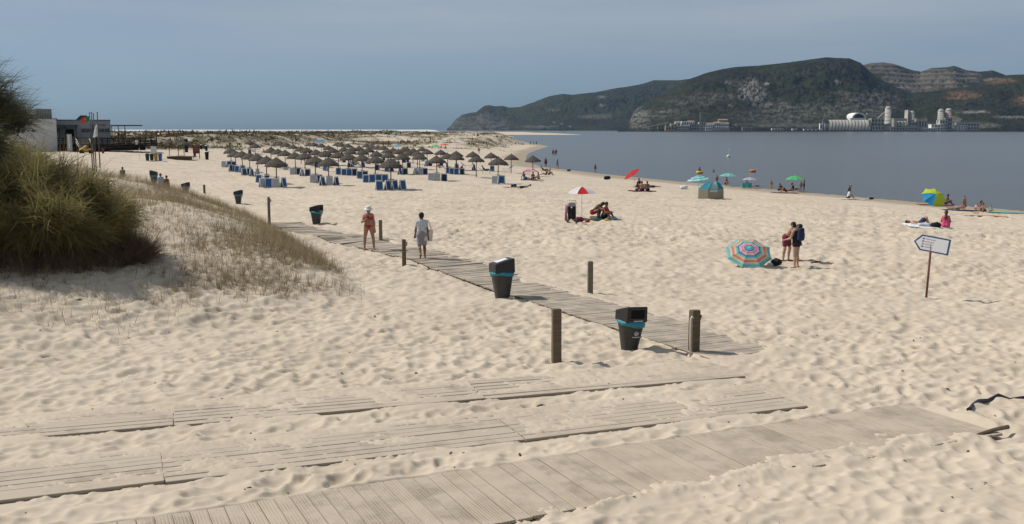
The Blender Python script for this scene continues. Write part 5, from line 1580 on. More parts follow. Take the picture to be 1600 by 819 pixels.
# --- beach tent
def tent():
    g = ground(1111, 311); k = g.y / FPX * 1.01
    w = 40 * k; h = 26 * k; d = 1.3
    root = empty('beach_tent', g, R(4), 'beige and teal pop-up beach tent at the water side', 'tent')
    beige = FAB['tan']; teal = FAB['dteal']; lt = mat('canopy_ltteal', (0.22, 0.42, 0.46), 0.7, 0.05, 6, trans=0.3)
    hw = w / 2; wl = h * 0.60
    poly = [(-hw, 0), (-hw * 0.42, -d / 2), (hw * 0.42, -d / 2), (hw, 0), (hw * 0.9, d / 2), (-hw * 0.9, d / 2)]
    for i in range(6):
        (x0, y0), (x1, y1) = poly[i], poly[(i + 1) % 6]
        if i == 4: continue
        b = MB(); n = 5
        for q in range(n):
            f = [(x0 + (x1 - x0) * (q + s_) / n, y0 + (y1 - y0) * (q + s_) / n) for s_ in (0, 1)]
            b.add([(f[0][0], f[0][1], -0.05), (f[1][0], f[1][1], -0.05), (f[1][0] * 0.96, f[1][1] * 0.94, wl), (f[0][0] * 0.96, f[0][1] * 0.94, wl)], [(0, 1, 2, 3)], 0, True)
        b.build('wall', beige, root)
    # curved roof gores meeting at two peaks
    apex = (0.12 * w, 0.05, h)
    P = [(x * 0.96, y * 0.94, wl) for x, y in poly]
    for i in range(6):
        p0, p1 = Vector(P[i]), Vector(P[(i + 1) % 6]); A = Vector(apex)
        b = MB(); n = 6
        rows = []
        for q in range(n + 1):
            t = q / n
            up = Vector((0, 0, 0.16 * h * math.sin(math.pi * t)))
            rows.append([p0.lerp(A, t) + up, p0.lerp(p1, 0.5).lerp(A, t) + up * 0.8, p1.lerp(A, t) + up])
        for q in range(n):
            for c in range(2):
                b.add([rows[q][c], rows[q][c + 1], rows[q + 1][c + 1], rows[q + 1][c]], [(0, 1, 2, 3)], 0, True)
        b.build('roof_panel', (lt if i == 1 else teal), root)
        if i in (0, 1, 2, 3):
            MB().tube([r_[0] for r_ in rows], 0.02, n=5).build('arch_pole', lt, root)
    MB().box((0.02 * w, -d / 2 - 0.01, wl * 0.82), (w * 0.3, 0.01, wl * 0.22)).build('window_flap', mat('flap', (0.40, 0.50, 0.54), 0.6), root)
tent()

# --- towels, bags and other belongings
def towel(g, w, l, rz, key, label, group='towels spread on the sand'):
    nx, ny = 8, 6
    V = []; 
    for j in range(ny + 1):
        for i in range(nx + 1):
            x = (i / nx - 0.5) * w; y = (j / ny - 0.5) * l
            X = g.x + x * math.cos(rz) - y * math.sin(rz); Y = g.y + x * math.sin(rz) + y * math.cos(rz)
            V.append((x, y, terr1(X, Y) - g.z + 0.05 + random.uniform(0, 0.03)))
    F = [(j * (nx + 1) + i, j * (nx + 1) + i + 1, (j + 1) * (nx + 1) + i + 1, (j + 1) * (nx + 1) + i) for j in range(ny) for i in range(nx)]
    o = obj('towel', np_mesh('towel', V, F, CL[key], smooth=True), loc=g, rot=(0, 0, rz))
    sm_ = o.modifiers.new('thick', 'SOLIDIFY'); sm_.thickness = 0.02
    return set_props(o, label, 'towel', group)
def lump(g, size, key, label, name='bag', cat='bag', seed=0):
    r = random.Random(seed)
    w, d, h = size
    P = [((-w * 0.28, 0, h * 0.35), (w * 0.25, 0, h * 0.4), min(d, h) * 0.42, min(d, h) * 0.38)]
    for _ in range(3): P.append(((r.uniform(-w, w) * 0.3, r.uniform(-d, d) * 0.2, h * 0.35), (r.uniform(-w, w) * 0.3, r.uniform(-d, d) * 0.2, h * r.uniform(0.45, 0.75)), min(w, d) * 0.28, min(w, d) * 0.22))
    V, F = sdf_mesh(P, max(size) / 22, 0.06)
    V[:, 2] -= V[:, 2].min() + 0.01
    o = obj(name, np_mesh(name, V, F, CL[key], smooth=True), loc=g)
    return set_props(o, label, cat)

# family under the red and white umbrella
g = ground(927, 343)
person(g + Vector((0, 0, 0.05)), 'hunch', 1.75, 1.2, 'man in red shorts crouching under the red and white umbrella', [('shorts', 'shorts', 'red')], False, 'brown', 'dark', vox=0.02)
g = ground(944, 344)
person(g + Vector((0, 0, 0.05)), 'sit', 1.62, 0.9, 'woman in red top and dark dotted skirt sitting beside the crouching man', [('top', 'vest', 'red'), ('skirt', 'skirt', 'navy')], True, 'brown', 'dark', vox=0.02)
towel(ground(928, 343.5), 2.4, 1.5, 0.1, cloth('blanket', (0.02, 0.09, 0.045)) and 'blanket', 'dark green blanket under the red and white umbrella')
lump(ground(904, 347), (0.55, 0.35, 0.28), 'maroon', 'dark bag on the sand beside the folded pushchair', seed=3)
def pushchair():
    g = ground(893, 348); k = g.y / FPX * 1.01
    root = empty('pushchair', g, 0.1, 'folded black pushchair with grey hood left of the umbrella', 'pushchair')
    fm = mat('chair_frame', (0.45, 0.46, 0.48), 0.35, 0.05, spec=0.5)
    V, F = sdf_mesh([((-0.12, 0, 0.25), (-0.12, 0.05, 0.75), 0.10, 0.09), ((0.12, 0, 0.25), (0.12, 0.05, 0.75), 0.10, 0.09), ((0, -0.05, 0.3), (0, 0, 0.6), 0.1, 0.1)], 0.025, 0.05)
    obj('seat', np_mesh('seat', V, F, CL['black'], smooth=True), root)
    V, F = sdf_mesh([((-0.12, 0.05, 0.85), (0.12, 0.05, 0.85), 0.09, 0.09), ((-0.12, -0.06, 0.95), (0.12, -0.06, 0.95), 0.06, 0.06)], 0.025, 0.05)
    obj('hood', np_mesh('hood', V, F, CL['grey'], smooth=True), root)
    for q in (-1, 1):
        MB().tube([(q * 0.21, -0.05, 0.08), (q * 0.22, 0.06, 0.7), (q * 0.23, 0.12, 1.08)], 0.014, n=6).build('frame', fm, root)
        MB().tube([(q * 0.20, -0.22, 0.06), (q * 0.21, 0.06, 0.55)], 0.014, n=6).build('leg', fm, root)
        for y in (-0.24, 0.04):
            w = MB().lathe([(0.03, -0.02), (0.085, -0.022), (0.09, 0), (0.085, 0.022), (0.03, 0.02)], n=14).build('wheel', CL['black'], root, loc=(q * 0.22, y, 0.075))
            w.rotation_euler = (0, math.pi / 2, 0)
    MB().tube([(-0.23, 0.12, 1.08), (0.23, 0.12, 1.08)], 0.014, n=6).build('handle', fm, root)
    g2 = ground(886.5, 347)
    t = MB()
    n = 8
    for i in range(n):
        a = [(-0.10 + 0.2 * (i + s_) / n) for s_ in (0, 1)]
        y = [0.03 * math.sin(9 * q) for q in a]
        t.add([(a[0] * 1.3, y[0], 0.06), (a[1] * 1.3, y[1], 0.06), (a[1], y[1] + 0.05, 0.86), (a[0], y[0] + 0.05, 0.86)], [(0, 1, 2, 3)], 0, True)
    o = t.build('towel', cloth('hotpink', (0.62, 0.16, 0.28)), loc=g2)
    o.modifiers.new('thick', 'SOLIDIFY').thickness = 0.025
    set_props(o, 'pink towel hanging over the side of the pushchair', 'towel')
pushchair()
for px, py, key, lab in ((948, 346, 'yellow', 'small yellow beach toy in front of the seated woman'), (961, 345, 'blue', 'small blue beach toy right of the blanket'), (918, 347.5, 'red', 'small red beach toy in front of the blanket')):
    lump(ground(px, py), (0.2, 0.15, 0.14), key, lab, 'beach_toy', 'toy', seed=px)

# bathers by the plain red umbrella
for i, (px, py, key, rz, lab) in enumerate(((995, 299.5, 'sit_f', 2.6, 'leftmost of three bathers sitting below the red umbrella, back turned'), (1003, 299.5, 'sit_m', 3.1, 'middle bather of three sitting below the red umbrella'), (1012, 299, 'sit_b', 3.4, 'right bather of three sitting below the red umbrella'), (1000, 291, 'lean_f', 0.6, 'dark haired bather behind the three sitting below the red umbrella'), (1018, 293, 'lie', 1.5, 'bather lying to the right of the red umbrella group'))):
    someone(key, ground(px, py), rz, lab, 'bathers by the red umbrella')
towel(ground(1003, 299.3), 2.6, 1.0, 0, 'maroon', 'dark towel under the bathers by the red umbrella')
lump(ground(949, 281), (0.9, 0.6, 0.55), 'black', 'black bag alone on the sand left of the red umbrella', seed=9)
someone('stand_f', ground(930, 270), 0.3, 'bather standing at the water edge left of the red umbrella', None, 0.85)
lump(ground(889, 267.5), (0.7, 0.4, 0.35), 'navy', 'small dark bag near the water edge', seed=12)
# green umbrella party
for px, py, key, rz, sc_, lab in ((1205, 296, 'child_y', 0.2, 0.95, 'child in yellow shorts left of the green umbrella'), (1217, 298.5, 'sit_b', 0.8, 0.9, 'person sitting left of the green umbrella'), (1228, 301.5, 'prop', 1.5, 1.0, 'person in maroon lying propped up before the green umbrella'), (1240, 297.5, 'lean_f', 1.2, 1.0, 'dark figure sitting under the green umbrella'), (1251, 299, 'child', -0.4, 1.05, 'child in red standing right of the green umbrella'), (1256, 297.5, 'stand_m', 0.9, 0.72, 'boy standing at the far right of the green umbrella')):
    someone(key, ground(px, py), rz, lab, 'bathers around the green umbrella', sc_)
towel(ground(1226, 302), 2.8, 1.2, 0.05, 'maroon', 'maroon towel before the green umbrella')
# lilac umbrella, mint umbrella
for px, py, key, rz, lab in ((1166, 292.5, 'sit_f', 0.2, 'person sitting under the pale lilac umbrella'), (1181, 292.5, 'lie', 1.4, 'person lying right of the pale lilac umbrella'), (1134, 288.5, 'sit_m', 0.4, 'person sitting under the mint green umbrella'), (1120, 288, 'child', 0.1, 'child standing between the beach tent and the mint umbrella')):
    someone(key, ground(px, py), rz, lab, 'bathers by the water edge umbrellas')
for px, q in ((1163, 0), (1171, 1)):
    o = MB(); 
    o.box((0, 0, 0.35), (0.55, 0.06, 0.55)).box((0, -0.25, 0.22), (0.55, 0.5, 0.05))
    for sx in (-0.25, 0.25): o.tube([(sx, -0.48, 0), (sx, -0.2, 0.24), (sx, 0.05, 0.62)], 0.015, n=5)
    set_props(o.build('beach_chair', FAB['turq'], loc=ground(px, 294.5), rot=(0, 0, math.pi + 0.1)), ('left' if q == 0 else 'right') + ' one of two turquoise beach chairs under the lilac umbrella', 'chair', 'turquoise beach chairs')
lump(ground(1069, 296), (0.9, 0.5, 0.45), 'white', 'white bundle on the sand left of the striped umbrella', 'bundle', 'bundle', seed=31)
# man in white with someone waving behind
g = ground(1325, 311)
person(g, 'sit', 1.75, 1.25, 'man in white shirt sitting on a yellow towel by the water', [('shirt', 'shirt', 'white'), ('shorts', 'shorts', 'black')], False, 'tan', 'dark', vox=0.026)
someone('wave', ground(1327, 306.5), 0.2, 'person standing with one arm raised behind the man in white', None, 1.0, sink=0.25)
towel(ground(1335, 312), 2.6, 1.1, 0.0, 'cream', 'pale yellow towel beside the man in white shirt')
lump(ground(1362, 312), (0.6, 0.3, 0.2), 'black', 'black sandals or bag right of the yellow towel', seed=14)
# shelter umbrella and the family at the right edge
someone('sit_b', ground(1478, 320), 0.9, 'man sitting right of the lime and blue shelter umbrella', 'family near the shelter umbrella')
towel(ground(1462, 321), 3.2, 1.0, 0, 'maroon', 'maroon mat under the lime and blue shelter umbrella')
for px, py, key, rz, sc_, lab in ((1506, 329.5, 'child', 0.2, 1.05, 'child standing beside the lying bather right of the shelter umbrella'), (1497, 327.5, 'lie_f', -1.5, 1.0, 'bather lying flat right of the shelter umbrella'), (1530, 331, 'sit_f', 0.6, 1.0, 'woman sitting with the family at the right edge'), (1526, 329.5, 'childsit', -0.6, 1.1, 'small child on the lap side of the family at the right edge'), (1537, 331.5, 'sit_m', -1.0, 0.8, 'boy sitting right of the woman at the right edge'), (1547, 332, 'childsit', 0.2, 1.0, 'little child in white sitting at the end of the family group')):
    someone(key, ground(px, py), rz, lab, 'family at the right edge', sc_)
towel(ground(1503, 329.5), 3.2, 1.1, 0.03, 'navy', 'dark blue mat under the lying bather at the right edge')
towel(ground(1572, 333.5), 3.0, 1.0, 0.0, 'teal', 'teal towel at the far right edge')
towel(ground(1538, 338.5), 3.0, 0.9, 0.05, 'orange', 'orange towel spread before the family at the right edge')
for px, lab in ((1522, 'left one of two dark sandals on the sand above the orange towel'), (1527, 'right one of two dark sandals on the sand above the orange towel')):
    o = MB().box((0, 0, 0.02), (0.10, 0.27, 0.035)).tube([(-0.05, -0.04, 0.03), (0, -0.06, 0.085), (0.05, -0.04, 0.03)], 0.012, n=5).build('sandal', CL['black'], loc=ground(px, 334.5) + Vector((0, 0, 0.04)), rot=(0, 0, random.uniform(-0.5, 0.5)))
    set_props(o, lab, 'sandal', 'pair of dark sandals')
# two sunbathers above the arrow sign
kn = person(ground(1437, 352), 'knees', 1.65, 1.45, 'sunbather lying on the back with knees raised above the arrow sign', [('shorts', 'shorts', 'navy')], False, 'fair', 'dark', vox=0.022)
g = ground(1477, 357.5)
person(g, 'sit', 1.62, 2.7, 'long haired woman in pink sitting above the arrow sign', [('swimsuit', 'swimsuit', 'pink')], True, 'tan', 'brown', long=True, vox=0.02)
towel(ground(1442, 355.5), 1.7, 1.0, 0.0, 'white', 'white towel before the sunbather with raised knees')
towel(ground(1477, 358.5), 1.1, 0.7, 0.0, 'cream', 'pale towel under the woman in pink')
lump(ground(1462, 357), (0.55, 0.35, 0.36), 'black', 'black bag between the two sunbathers above the arrow sign', seed=21)
lump(ground(1443, 355.5), (0.75, 0.35, 0.22), 'ltgrey', 'crumpled pale clothes on the white towel above the arrow sign', 'clothes', 'clothes', seed=22)
# things beside the pastel umbrella
lump(ground(1213, 416), (0.36, 0.26, 0.26), 'black', 'black bag in the shade of the pastel umbrella', seed=24)
lump(ground(1203, 417), (0.30, 0.2, 0.12), 'cream', 'small pale bundle between the pastel umbrella and the black bag', 'bundle', 'bundle', seed=25)
t = MB().tube([(-0.75, 0.35, 0.03), (-0.2, 0.30, 0.05), (0.4, 0.1, 0.04), (0.7, -0.12, 0.06)], 0.016, n=6).tube([(0.35, -0.22, 0.03), (0.75, -0.05, 0.05)], 0.02, n=6).build('tent_pole', CL['black'], loc=ground(1248, 411))
set_props(t, 'thin dark pole lying on the sand behind the couple', 'pole')
# lying man in front of the parasols
someone('lie', ground(818, 294.5), -1.45, 'sunbather lying on the open sand in front of the right parasols')
lump(ground(803, 293), (0.6, 0.35, 0.35), 'navy', 'dark blue bag at the head of the lying sunbather', seed=15)
towel(ground(792, 293.5), 0.9, 0.6, 0, 'red', 'red cloth on the sand left of the lying sunbather')
# group below the pink umbrella
for px, py, key, rz, lab in ((820, 281, 'lean_m', 0.8, 'dark clothed person sitting left in the group below the pink umbrella'), (832, 281.5, 'sit_b', 0.4, 'person sitting in the middle of the group below the pink umbrella'), (842, 281, 'sit_f', -0.8, 'person sitting right in the group below the pink umbrella')):
    someone(key, ground(px, py), rz, lab, 'group below the pink umbrella')
towel(ground(831, 282), 2.6, 1.2, 0, 'navy', 'dark blanket below the pink umbrella')
# people walking and wading far off
FAR = [(672.6, 225, 'stand_m'), (703, 223.3, 'stand_f'), (738, 221.2, 'walk_m'), (733, 228.6, 'walk_m'), (736.8, 228.4, 'walk_f'), (760.5, 226.6, 'stand_m'), (764, 226.6, 'walk_f'), (748.3, 240.5, 'walk_m'), (781.5, 223.8, 'stand_f'), (784.3, 223.8, 'stand_m'), (829, 226.3, 'stand_m'), (833.8, 226.6, 'stand_f'), (838.2, 226.8, 'walk_m'), (852.7, 261.5, 'stand_m'), (871, 264, 'walk_f')]
desc = ['far figure standing left of the green far umbrella', 'far figure standing in front of the scrub dunes', 'far figure walking near the pale green umbrella', 'left of a far pair walking on the wide sand', 'right of a far pair walking on the wide sand', 'left of two far figures before the dune end', 'right of two far figures before the dune end', 'dark figure walking behind the right thatched parasols', 'left of a far pair standing by the dune end', 'right of a far pair standing by the dune end', 'left of three far figures on the sand spit', 'middle of three far figures on the sand spit', 'right of three far figures on the sand spit', 'man in dark shorts standing at the water right of the thatched parasols', 'bather walking along the water right of the thatched parasols']
for (px, py, key), lab in zip(FAR, desc):
    someone(key, ground(px, py), random.uniform(0, 6.28), lab, 'distant figures on the beach')
for i, (px, py) in enumerate(((806, 225.8), (811, 226.2), (815, 226.3), (818.5, 226.5))):
    someone(('sit_b', 'sit_f', 'lean_m', 'sit_m')[i], ground(px, py), random.uniform(0, 6.28), ('leftmost', 'second from left', 'third from left', 'rightmost')[i] + ' of four tiny figures sitting on the far sand spit', 'distant figures on the beach')
def on_water(px, py): return on_plane(px, py, WATER_Z)
for i, (px, py) in enumerate(((864, 240.5), (867, 241), (869, 240.5))):
    someone(('stand_m', 'stand_f', 'walk_m')[i], on_water(px, py), random.uniform(0, 6.28), ('left', 'middle', 'right')[i] + ' one of three waders in the shallow bay', 'waders in the sea', 1.0, sink=0.45)
def float_ring(px, py, key, label, rider):
    g = on_water(px, py)
    b = MB(); n, m = 20, 8; V = []; F = []
    for i in range(n):
        a = 2 * math.pi * i / n
        for j in range(m):
            c = 2 * math.pi * j / m
            V.append(((0.36 + 0.17 * math.cos(c)) * math.cos(a), (0.36 + 0.17 * math.cos(c)) * math.sin(a), 0.16 + 0.22 * math.sin(c)))
    F = [(i * m + j, ((i + 1) % n) * m + j, ((i + 1) % n) * m + (j + 1) % m, i * m + (j + 1) % m) for i in range(n) for j in range(m)]
    b.add(V, F, 0, True)
    set_props(b.build('swim_ring', CL[key], loc=g), label, 'swim ring')
    if rider: someone('stand_m', g, 0.3, rider, 'waders in the sea', 1.0, sink=0.75)
float_ring(1093, 271, 'yellow', 'yellow swim ring floating behind the striped umbrella', 'bather standing inside the yellow swim ring')
float_ring(1176, 269, 'orange', 'orange swim ring floating above the lilac umbrella', None)
someone('stand_f', on_water(1115, 268.5), 0.3, 'bather with only head and shoulders above the water', 'waders in the sea', 1.0, sink=1.2)
# walkers behind the dune grass
for px, pt, key, lab in ((247, 256.5, 'm', 'man in light blue shirt walking away behind the dune grass'), (256.5, 260, 'f', 'woman in maroon dress walking away behind the dune grass')):
    h = 1.72 if key == 'm' else 1.58
    g = xyz_at(px, 75.0)
    if key == 'm': person(g, 'walk', h, math.pi, lab, [('shirt', 'shirt', cloth('paleblue', (0.25, 0.33, 0.44))), ('shorts', 'shorts', 'teal')], False, 'tan', 'light', vox=0.028)
    else: person(g, 'walk', h, math.pi + 0.2, lab, [('top', 'vest', 'maroon'), ('skirt', 'skirt', 'maroon')], True, 'tan', 'brown', vox=0.028)
g = xyz_at(188, 92.0)
person(g, 'stand', 1.68, math.pi, 'person in olive shirt whose head and shoulders show above the shrub', [('shirt', 'shirt', 'khaki')], False, 'tan', 'dark', vox=0.03, stout=1.1)

# ------------------------------------------------------------------ thatched parasols and folded loungers
THATCH = mat('thatch', (0.105, 0.088, 0.070), 0.95, 0.3, 5, bump=0.03, bscale=22, stretch=(3, 3, 0.6), col2=(0.055, 0.046, 0.038))
PARPOLE = mat('parasol_pole', (0.085, 0.060, 0.042), 0.85, 0.2, 6)
def make_parasol(seed):
    r = random.Random(seed)
    root = empty('thatched_parasol')
    MB().tube([(0, 0, -0.3), (0, 0, 2.1)], [0.05, 0.042], n=8).build('pole', PARPOLE, root)
    H, Rr, drop = 2.45, 0.98, 0.62
    n = 44
    rings = [(0.02, 0.0), (0.10, -0.03), (0.30, -0.14), (0.55, -0.29), (0.80, -0.46), (0.96, -0.60), (1.0, -0.70), (0.97, -0.71), (0.80, -0.52), (0.30, -0.22)]
    V = []; F = []
    for i, (q, dz) in enumerate(rings):
        for k in range(n):
            a = 2 * math.pi * k / n
            jr = 1 + (r.uniform(-0.03, 0.03) if 1 < i < 8 else 0)
            jz = r.uniform(-0.02, 0.02) if 0 < i < 5 else (r.uniform(-0.07, 0.03) if 5 <= i < 8 else 0)
            V.append((q * Rr * jr * math.cos(a), q * Rr * jr * math.sin(a), H + dz * drop / 0.62 + jz))
    m = len(rings)
    F = [(i * n + k, i * n + (k + 1) % n, (i + 1) * n + (k + 1) % n, (i + 1) * n + k) for i in range(m - 1) for k in range(n)]
    b = MB(); b.add(V, F, 0, False)
    # loose straws
    for _ in range(70):
        a = r.uniform(0, 2 * math.pi); q = r.uniform(0.75, 1.0) * Rr
        z = H - 0.46 - 0.22 * (q / Rr - 0.75) / 0.25
        p = Vector((q * math.cos(a), q * math.sin(a), z)); d = Vector((math.cos(a) * 0.5, math.sin(a) * 0.5, -0.8)) * r.uniform(0.10, 0.2)
        s_ = Vector((-math.sin(a), math.cos(a), 0)) * 0.022
        b.add([p - s_, p + s_, p + d], [(0, 1, 2)])
    b.build('canopy', THATCH, root)
    MB().lathe([(0.035, 0.0), (0.05, 0.05), (0.03, 0.13), (0.004, 0.16)], n=8, c=(0, 0, H - 0.03)).build('tip', THATCH, root)
    MB().lathe([(0.05, -0.012), (0.26, -0.015), (0.26, 0.012), (0.05, 0.012)], n=14, c=(0, 0, 0.80)).build('shelf', PARPOLE, root)
    return root
LFR = mat('lounger_frame', (0.62, 0.64, 0.67), 0.45, 0.06, spec=0.4)
LBL = mat('lounger_blue', (0.035, 0.115, 0.27), 0.75, 0.15, 5)
LDK = mat('lounger_navy', (0.022, 0.035, 0.085), 0.75, 0.15, 5)
def make_lounger(fabric):
    """folded sunbed stood on end, leaning back on its own seat half"""
    root = empty('sun_lounger')
    w, h = 0.60, 0.86
    for nm, sgn, hh in (('back_frame', 1, h), ('seat_frame', -1, h * 0.92)):
        b = MB(); t = 0.16 * sgn
        A = [(-w / 2, -t, 0), (-w / 2, 0, hh), (w / 2, 0, hh), (w / 2, -t, 0), (-w / 2, -t, 0.03)]
        b.tube(A, 0.045, n=6)
        fr = b.build(nm, LFR, root)
        f = MB(); n = 4
        for q in range(n):
            z0_, z1_ = 0.05 + (hh - 0.09) * q / n, 0.05 + (hh - 0.09) * (q + 1) / n
            y = lambda z: -t * (1 - z / hh) - 0.004 * sgn
            f.add([(-w / 2 + 0.035, y(z0_), z0_), (w / 2 - 0.035, y(z0_), z0_), (w / 2 - 0.035, y(z1_), z1_), (-w / 2 + 0.035, y(z1_), z1_)], [(0, 1, 2, 3)], 0, True)
        f.build('fabric', fabric, fr)
    return root
def make_open_lounger():
    root = empty('sun_lounger')
    b = MB()
    for q in (-0.3, 0.3): b.tube([(q, -0.95, 0.34), (q, 0.35, 0.34), (q, 0.95, 0.80)], 0.025, n=6)
    b.tube([(-0.3, -0.95, 0.34), (0.3, -0.95, 0.34)], 0.025, n=6).tube([(-0.3, 0.95, 0.80), (0.3, 0.95, 0.80)], 0.025, n=6)
    b.build('frame', LFR, root)
    for x in (-0.29, 0.29):
        for y in (-0.7, 0.3): MB().tube([(x, y, 0.34), (x, y + 0.05, -0.05)], 0.022, n=6).build('leg', LFR, root)
    f = MB()
    P = [(-0.94, 0.345), (-0.3, 0.325), (0.35, 0.345), (0.65, 0.565), (0.94, 0.80)]
    for (y0, z0_), (y1, z1_) in zip(P[:-1], P[1:]): f.add([(-0.28, y0, z0_), (0.28, y0, z0_), (0.28, y1, z1_), (-0.28, y1, z1_)], [(0, 1, 2, 3)], 0, True)
    f.build('fabric', LDK, root)
    return root
par_proto = [make_parasol(s) for s in (1, 2, 3)]
LWH = mat('lounger_white', (0.42, 0.44, 0.48), 0.75, 0.15, 5)
lg_proto = [make_lounger(LBL), make_lounger(LWH), make_lounger(LDK)]
used_p = [False] * 3; used_l = [False] * 3
ORD = ['first', 'second', 'third', 'fourth', 'fifth', 'sixth', 'seventh', 'eighth', 'ninth', 'tenth', 'eleventh', 'twelfth', 'thirteenth', 'fourteenth', 'fifteenth', 'sixteenth', 'seventeenth', 'eighteenth', 'nineteenth', 'twentieth']
CLUST = [
 ('front left column of parasols', [(360.5, 230.6), (368, 234.5), (378, 235.3), (389, 238), (401.5, 240), (415, 243.5), (431, 245.8)]),
 ('front line of the middle parasols', [(476, 238), (492.7, 243.6), (513, 245.5), (544.5, 238.7), (565, 240.6), (585.5, 243), (610, 247)]),
 ('front line of the right parasols', [(655.6, 239.2), (682.5, 243), (712.8, 239.7), (744, 243), (777.7, 245), (798.6, 240.4), (832.8, 242.7)]),
 ('second line of the left parasols', [(422.5, 230), (434, 232), (445.5, 234), (461.6, 237)]),
 ('second line of the middle parasols', [(494.6, 232.8), (508, 234.3), (527.8, 236.3), (547.4, 232.3), (566, 232.8), (588.4, 235.3), (607, 236.7), (628.4, 238.6)]),
 ('second line of the right parasols', [(638.6, 233.8), (667.9, 232.3), (688.4, 233.3), (712.3, 235.3), (738.7, 236.3), (768, 237.9)]),
 ('back left parasols', [(390, 218.5), (398.6, 223.3), (437.7, 221), (446.5, 222), (457, 225)]),
 ('back line of the middle parasols', [(484, 221.6), (490, 222), (501.5, 223.5), (513, 226.5), (527, 221.6), (533, 222.6), (543.5, 223.5), (551, 228.4), (561, 227.5), (572.8, 224), (581.6, 225.5), (590, 226.5), (599, 226.8), (615, 230.4), (621.6, 232.3), (631, 229.6), (635.6, 229.4)]),
 ('scattered parasols between the middle lines', [(470, 228), (480, 229.5), (520, 230), (537, 229), (575, 229.5), (605, 231.5), (645, 231), (652, 235), (660, 229), (700, 238.5)]),
]
def put_par(g, label, sc_=1.1):
    i = random.randrange(3); rz = random.uniform(0, 6.28)
    if not used_p[i]:
        o = par_proto[i]; used_p[i] = True; o.location = g; o.rotation_euler = (0, 0, rz); o.scale = (sc_,) * 3
    else: o = clone(par_proto[i], g, rz, sc_)
    o.rotation_euler = (random.uniform(-0.04, 0.04), random.uniform(-0.04, 0.04), rz)
    return set_props(o, label, 'parasol', 'thatched parasols on the beach')
def put_lg(g, rz, label, i):
    if not used_l[i]:
        o = lg_proto[i]; used_l[i] = True; o.location = g; o.rotation_euler = (0, 0, rz)
    else: o = clone(lg_proto[i], g, rz)
    return set_props(o, label, 'lounger', 'folded sun loungers under the parasols')
rl = random.Random(5)
for ci, (cname, pts) in enumerate(CLUST):
    for i, (px, py) in enumerate(pts):
        g = ground(px, py + 0.8, 2.7, near=70)
        put_par(g, f'{ORD[i]} thatched parasol from the left in the {cname}')
        if ci <= 1: n = 4 if (ci, i) in ((0, 6), (1, 6), (1, 5)) else rl.choice((2, 2, 3))
        elif ci == 2: n = 3 if i < 3 else (2 if i == 4 else 0)
        elif ci < 6: n = rl.choice((1, 1, 2))
        else: n = rl.choice((0, 1, 1))
        spread = 0.66
        flip = rl.uniform(-0.25, 0.25)
        for q in range(n):
            dx = (q - (n - 1) / 2) * spread + rl.uniform(-0.06, 0.06) + (0.1 if ci else -0.25)
            dy = -0.55 + rl.uniform(-0.12, 0.12) + 0.10 * q
            p = Vector((g.x + dx, g.y + dy, terr1(g.x + dx, g.y + dy)))
            side = '' if n == 1 else (('left', 'right') if n == 2 else ('left', 'middle', 'right') if n == 3 else ('leftmost', 'second', 'third', 'rightmost'))[q] + ' '
            k = 2 if (q == n - 1 and rl.random() < 0.6) else (0 if rl.random() < 0.78 else 1)
            put_lg(p, flip + rl.uniform(-0.2, 0.2) + (rl.uniform(0.6, 1.2) if rl.random() < 0.4 else 0), f'{side}{("blue", "white", "navy")[k]} folded lounger at the {ORD[i]} parasol of the {cname}', k)
for i_, o in enumerate(par_proto):
    if not used_p[i_]: bpy.data.objects.remove(o)
# open loungers with people at the right end
ol = make_open_lounger()
for i, (px, py, rz, lab, who) in enumerate(((758, 271, 1.45, 'dark open lounger with a reclining person by the right parasols', 'recline'), (729, 262, 1.3, 'open lounger behind the fourth parasol of the front right line', None), (793, 266.5, -1.2, 'open lounger with raised back under the sixth parasol of the front right line', None), (850, 271, 1.5, 'open lounger beside the rightmost thatched parasol', 'recline'), (700, 268, 1.5, 'open white lounger right of the big leaning stack', 'lean_f'), (556, 262, 1.4, 'open lounger with a person under the middle parasols', 'sit_m'), (400, 240, 1.4, 'open lounger beneath the back left parasols', None))):
    g = ground(px, py)
    o = ol if i == 0 else clone(ol, g)
    o.location = g; o.rotation_euler = (0, 0, rz)
    set_props(o, lab, 'lounger', 'open sun loungers')
    if who:
        w_ = g + Vector((0, 0, 0.36))
        someone(who, w_, rz, 'person on the ' + lab.replace('dark ', '').replace(' with a reclining person', '').replace(' with a person', ''), 'people on loungers')
for px, py, key, lab in ((690, 231.8, 'sit_b', 'far person sitting under the orange umbrella'), (697, 232.5, 'sit_m', 'second far person sitting right under the orange umbrella'), (610, 231, 'stand_f', 'person standing among the middle parasols in front of the flag'), (607.5, 227, 'stand_m', 'person whose head shows above the back parasols left of the flag'), (413, 240, 'sit_f', 'person sitting between the left parasol lines'), (853, 274, 'lean_f', 'bather sitting right of the rightmost thatched parasol'), (858, 273.5, 'sit_m', 'last bather sitting right of the rightmost thatched parasol'), (374, 226, 'lie', 'bather lying on the sand left of the back left parasols'), (687, 263.5, 'prop', 'bather lying on the sand under the second front right parasol'), (720, 266.5, 'prop', 'bather lying on dark cloth between the front right parasols')):
    someone(key, ground(px, py), rl.uniform(-1.5, 1.5), lab, 'bathers among the parasols')
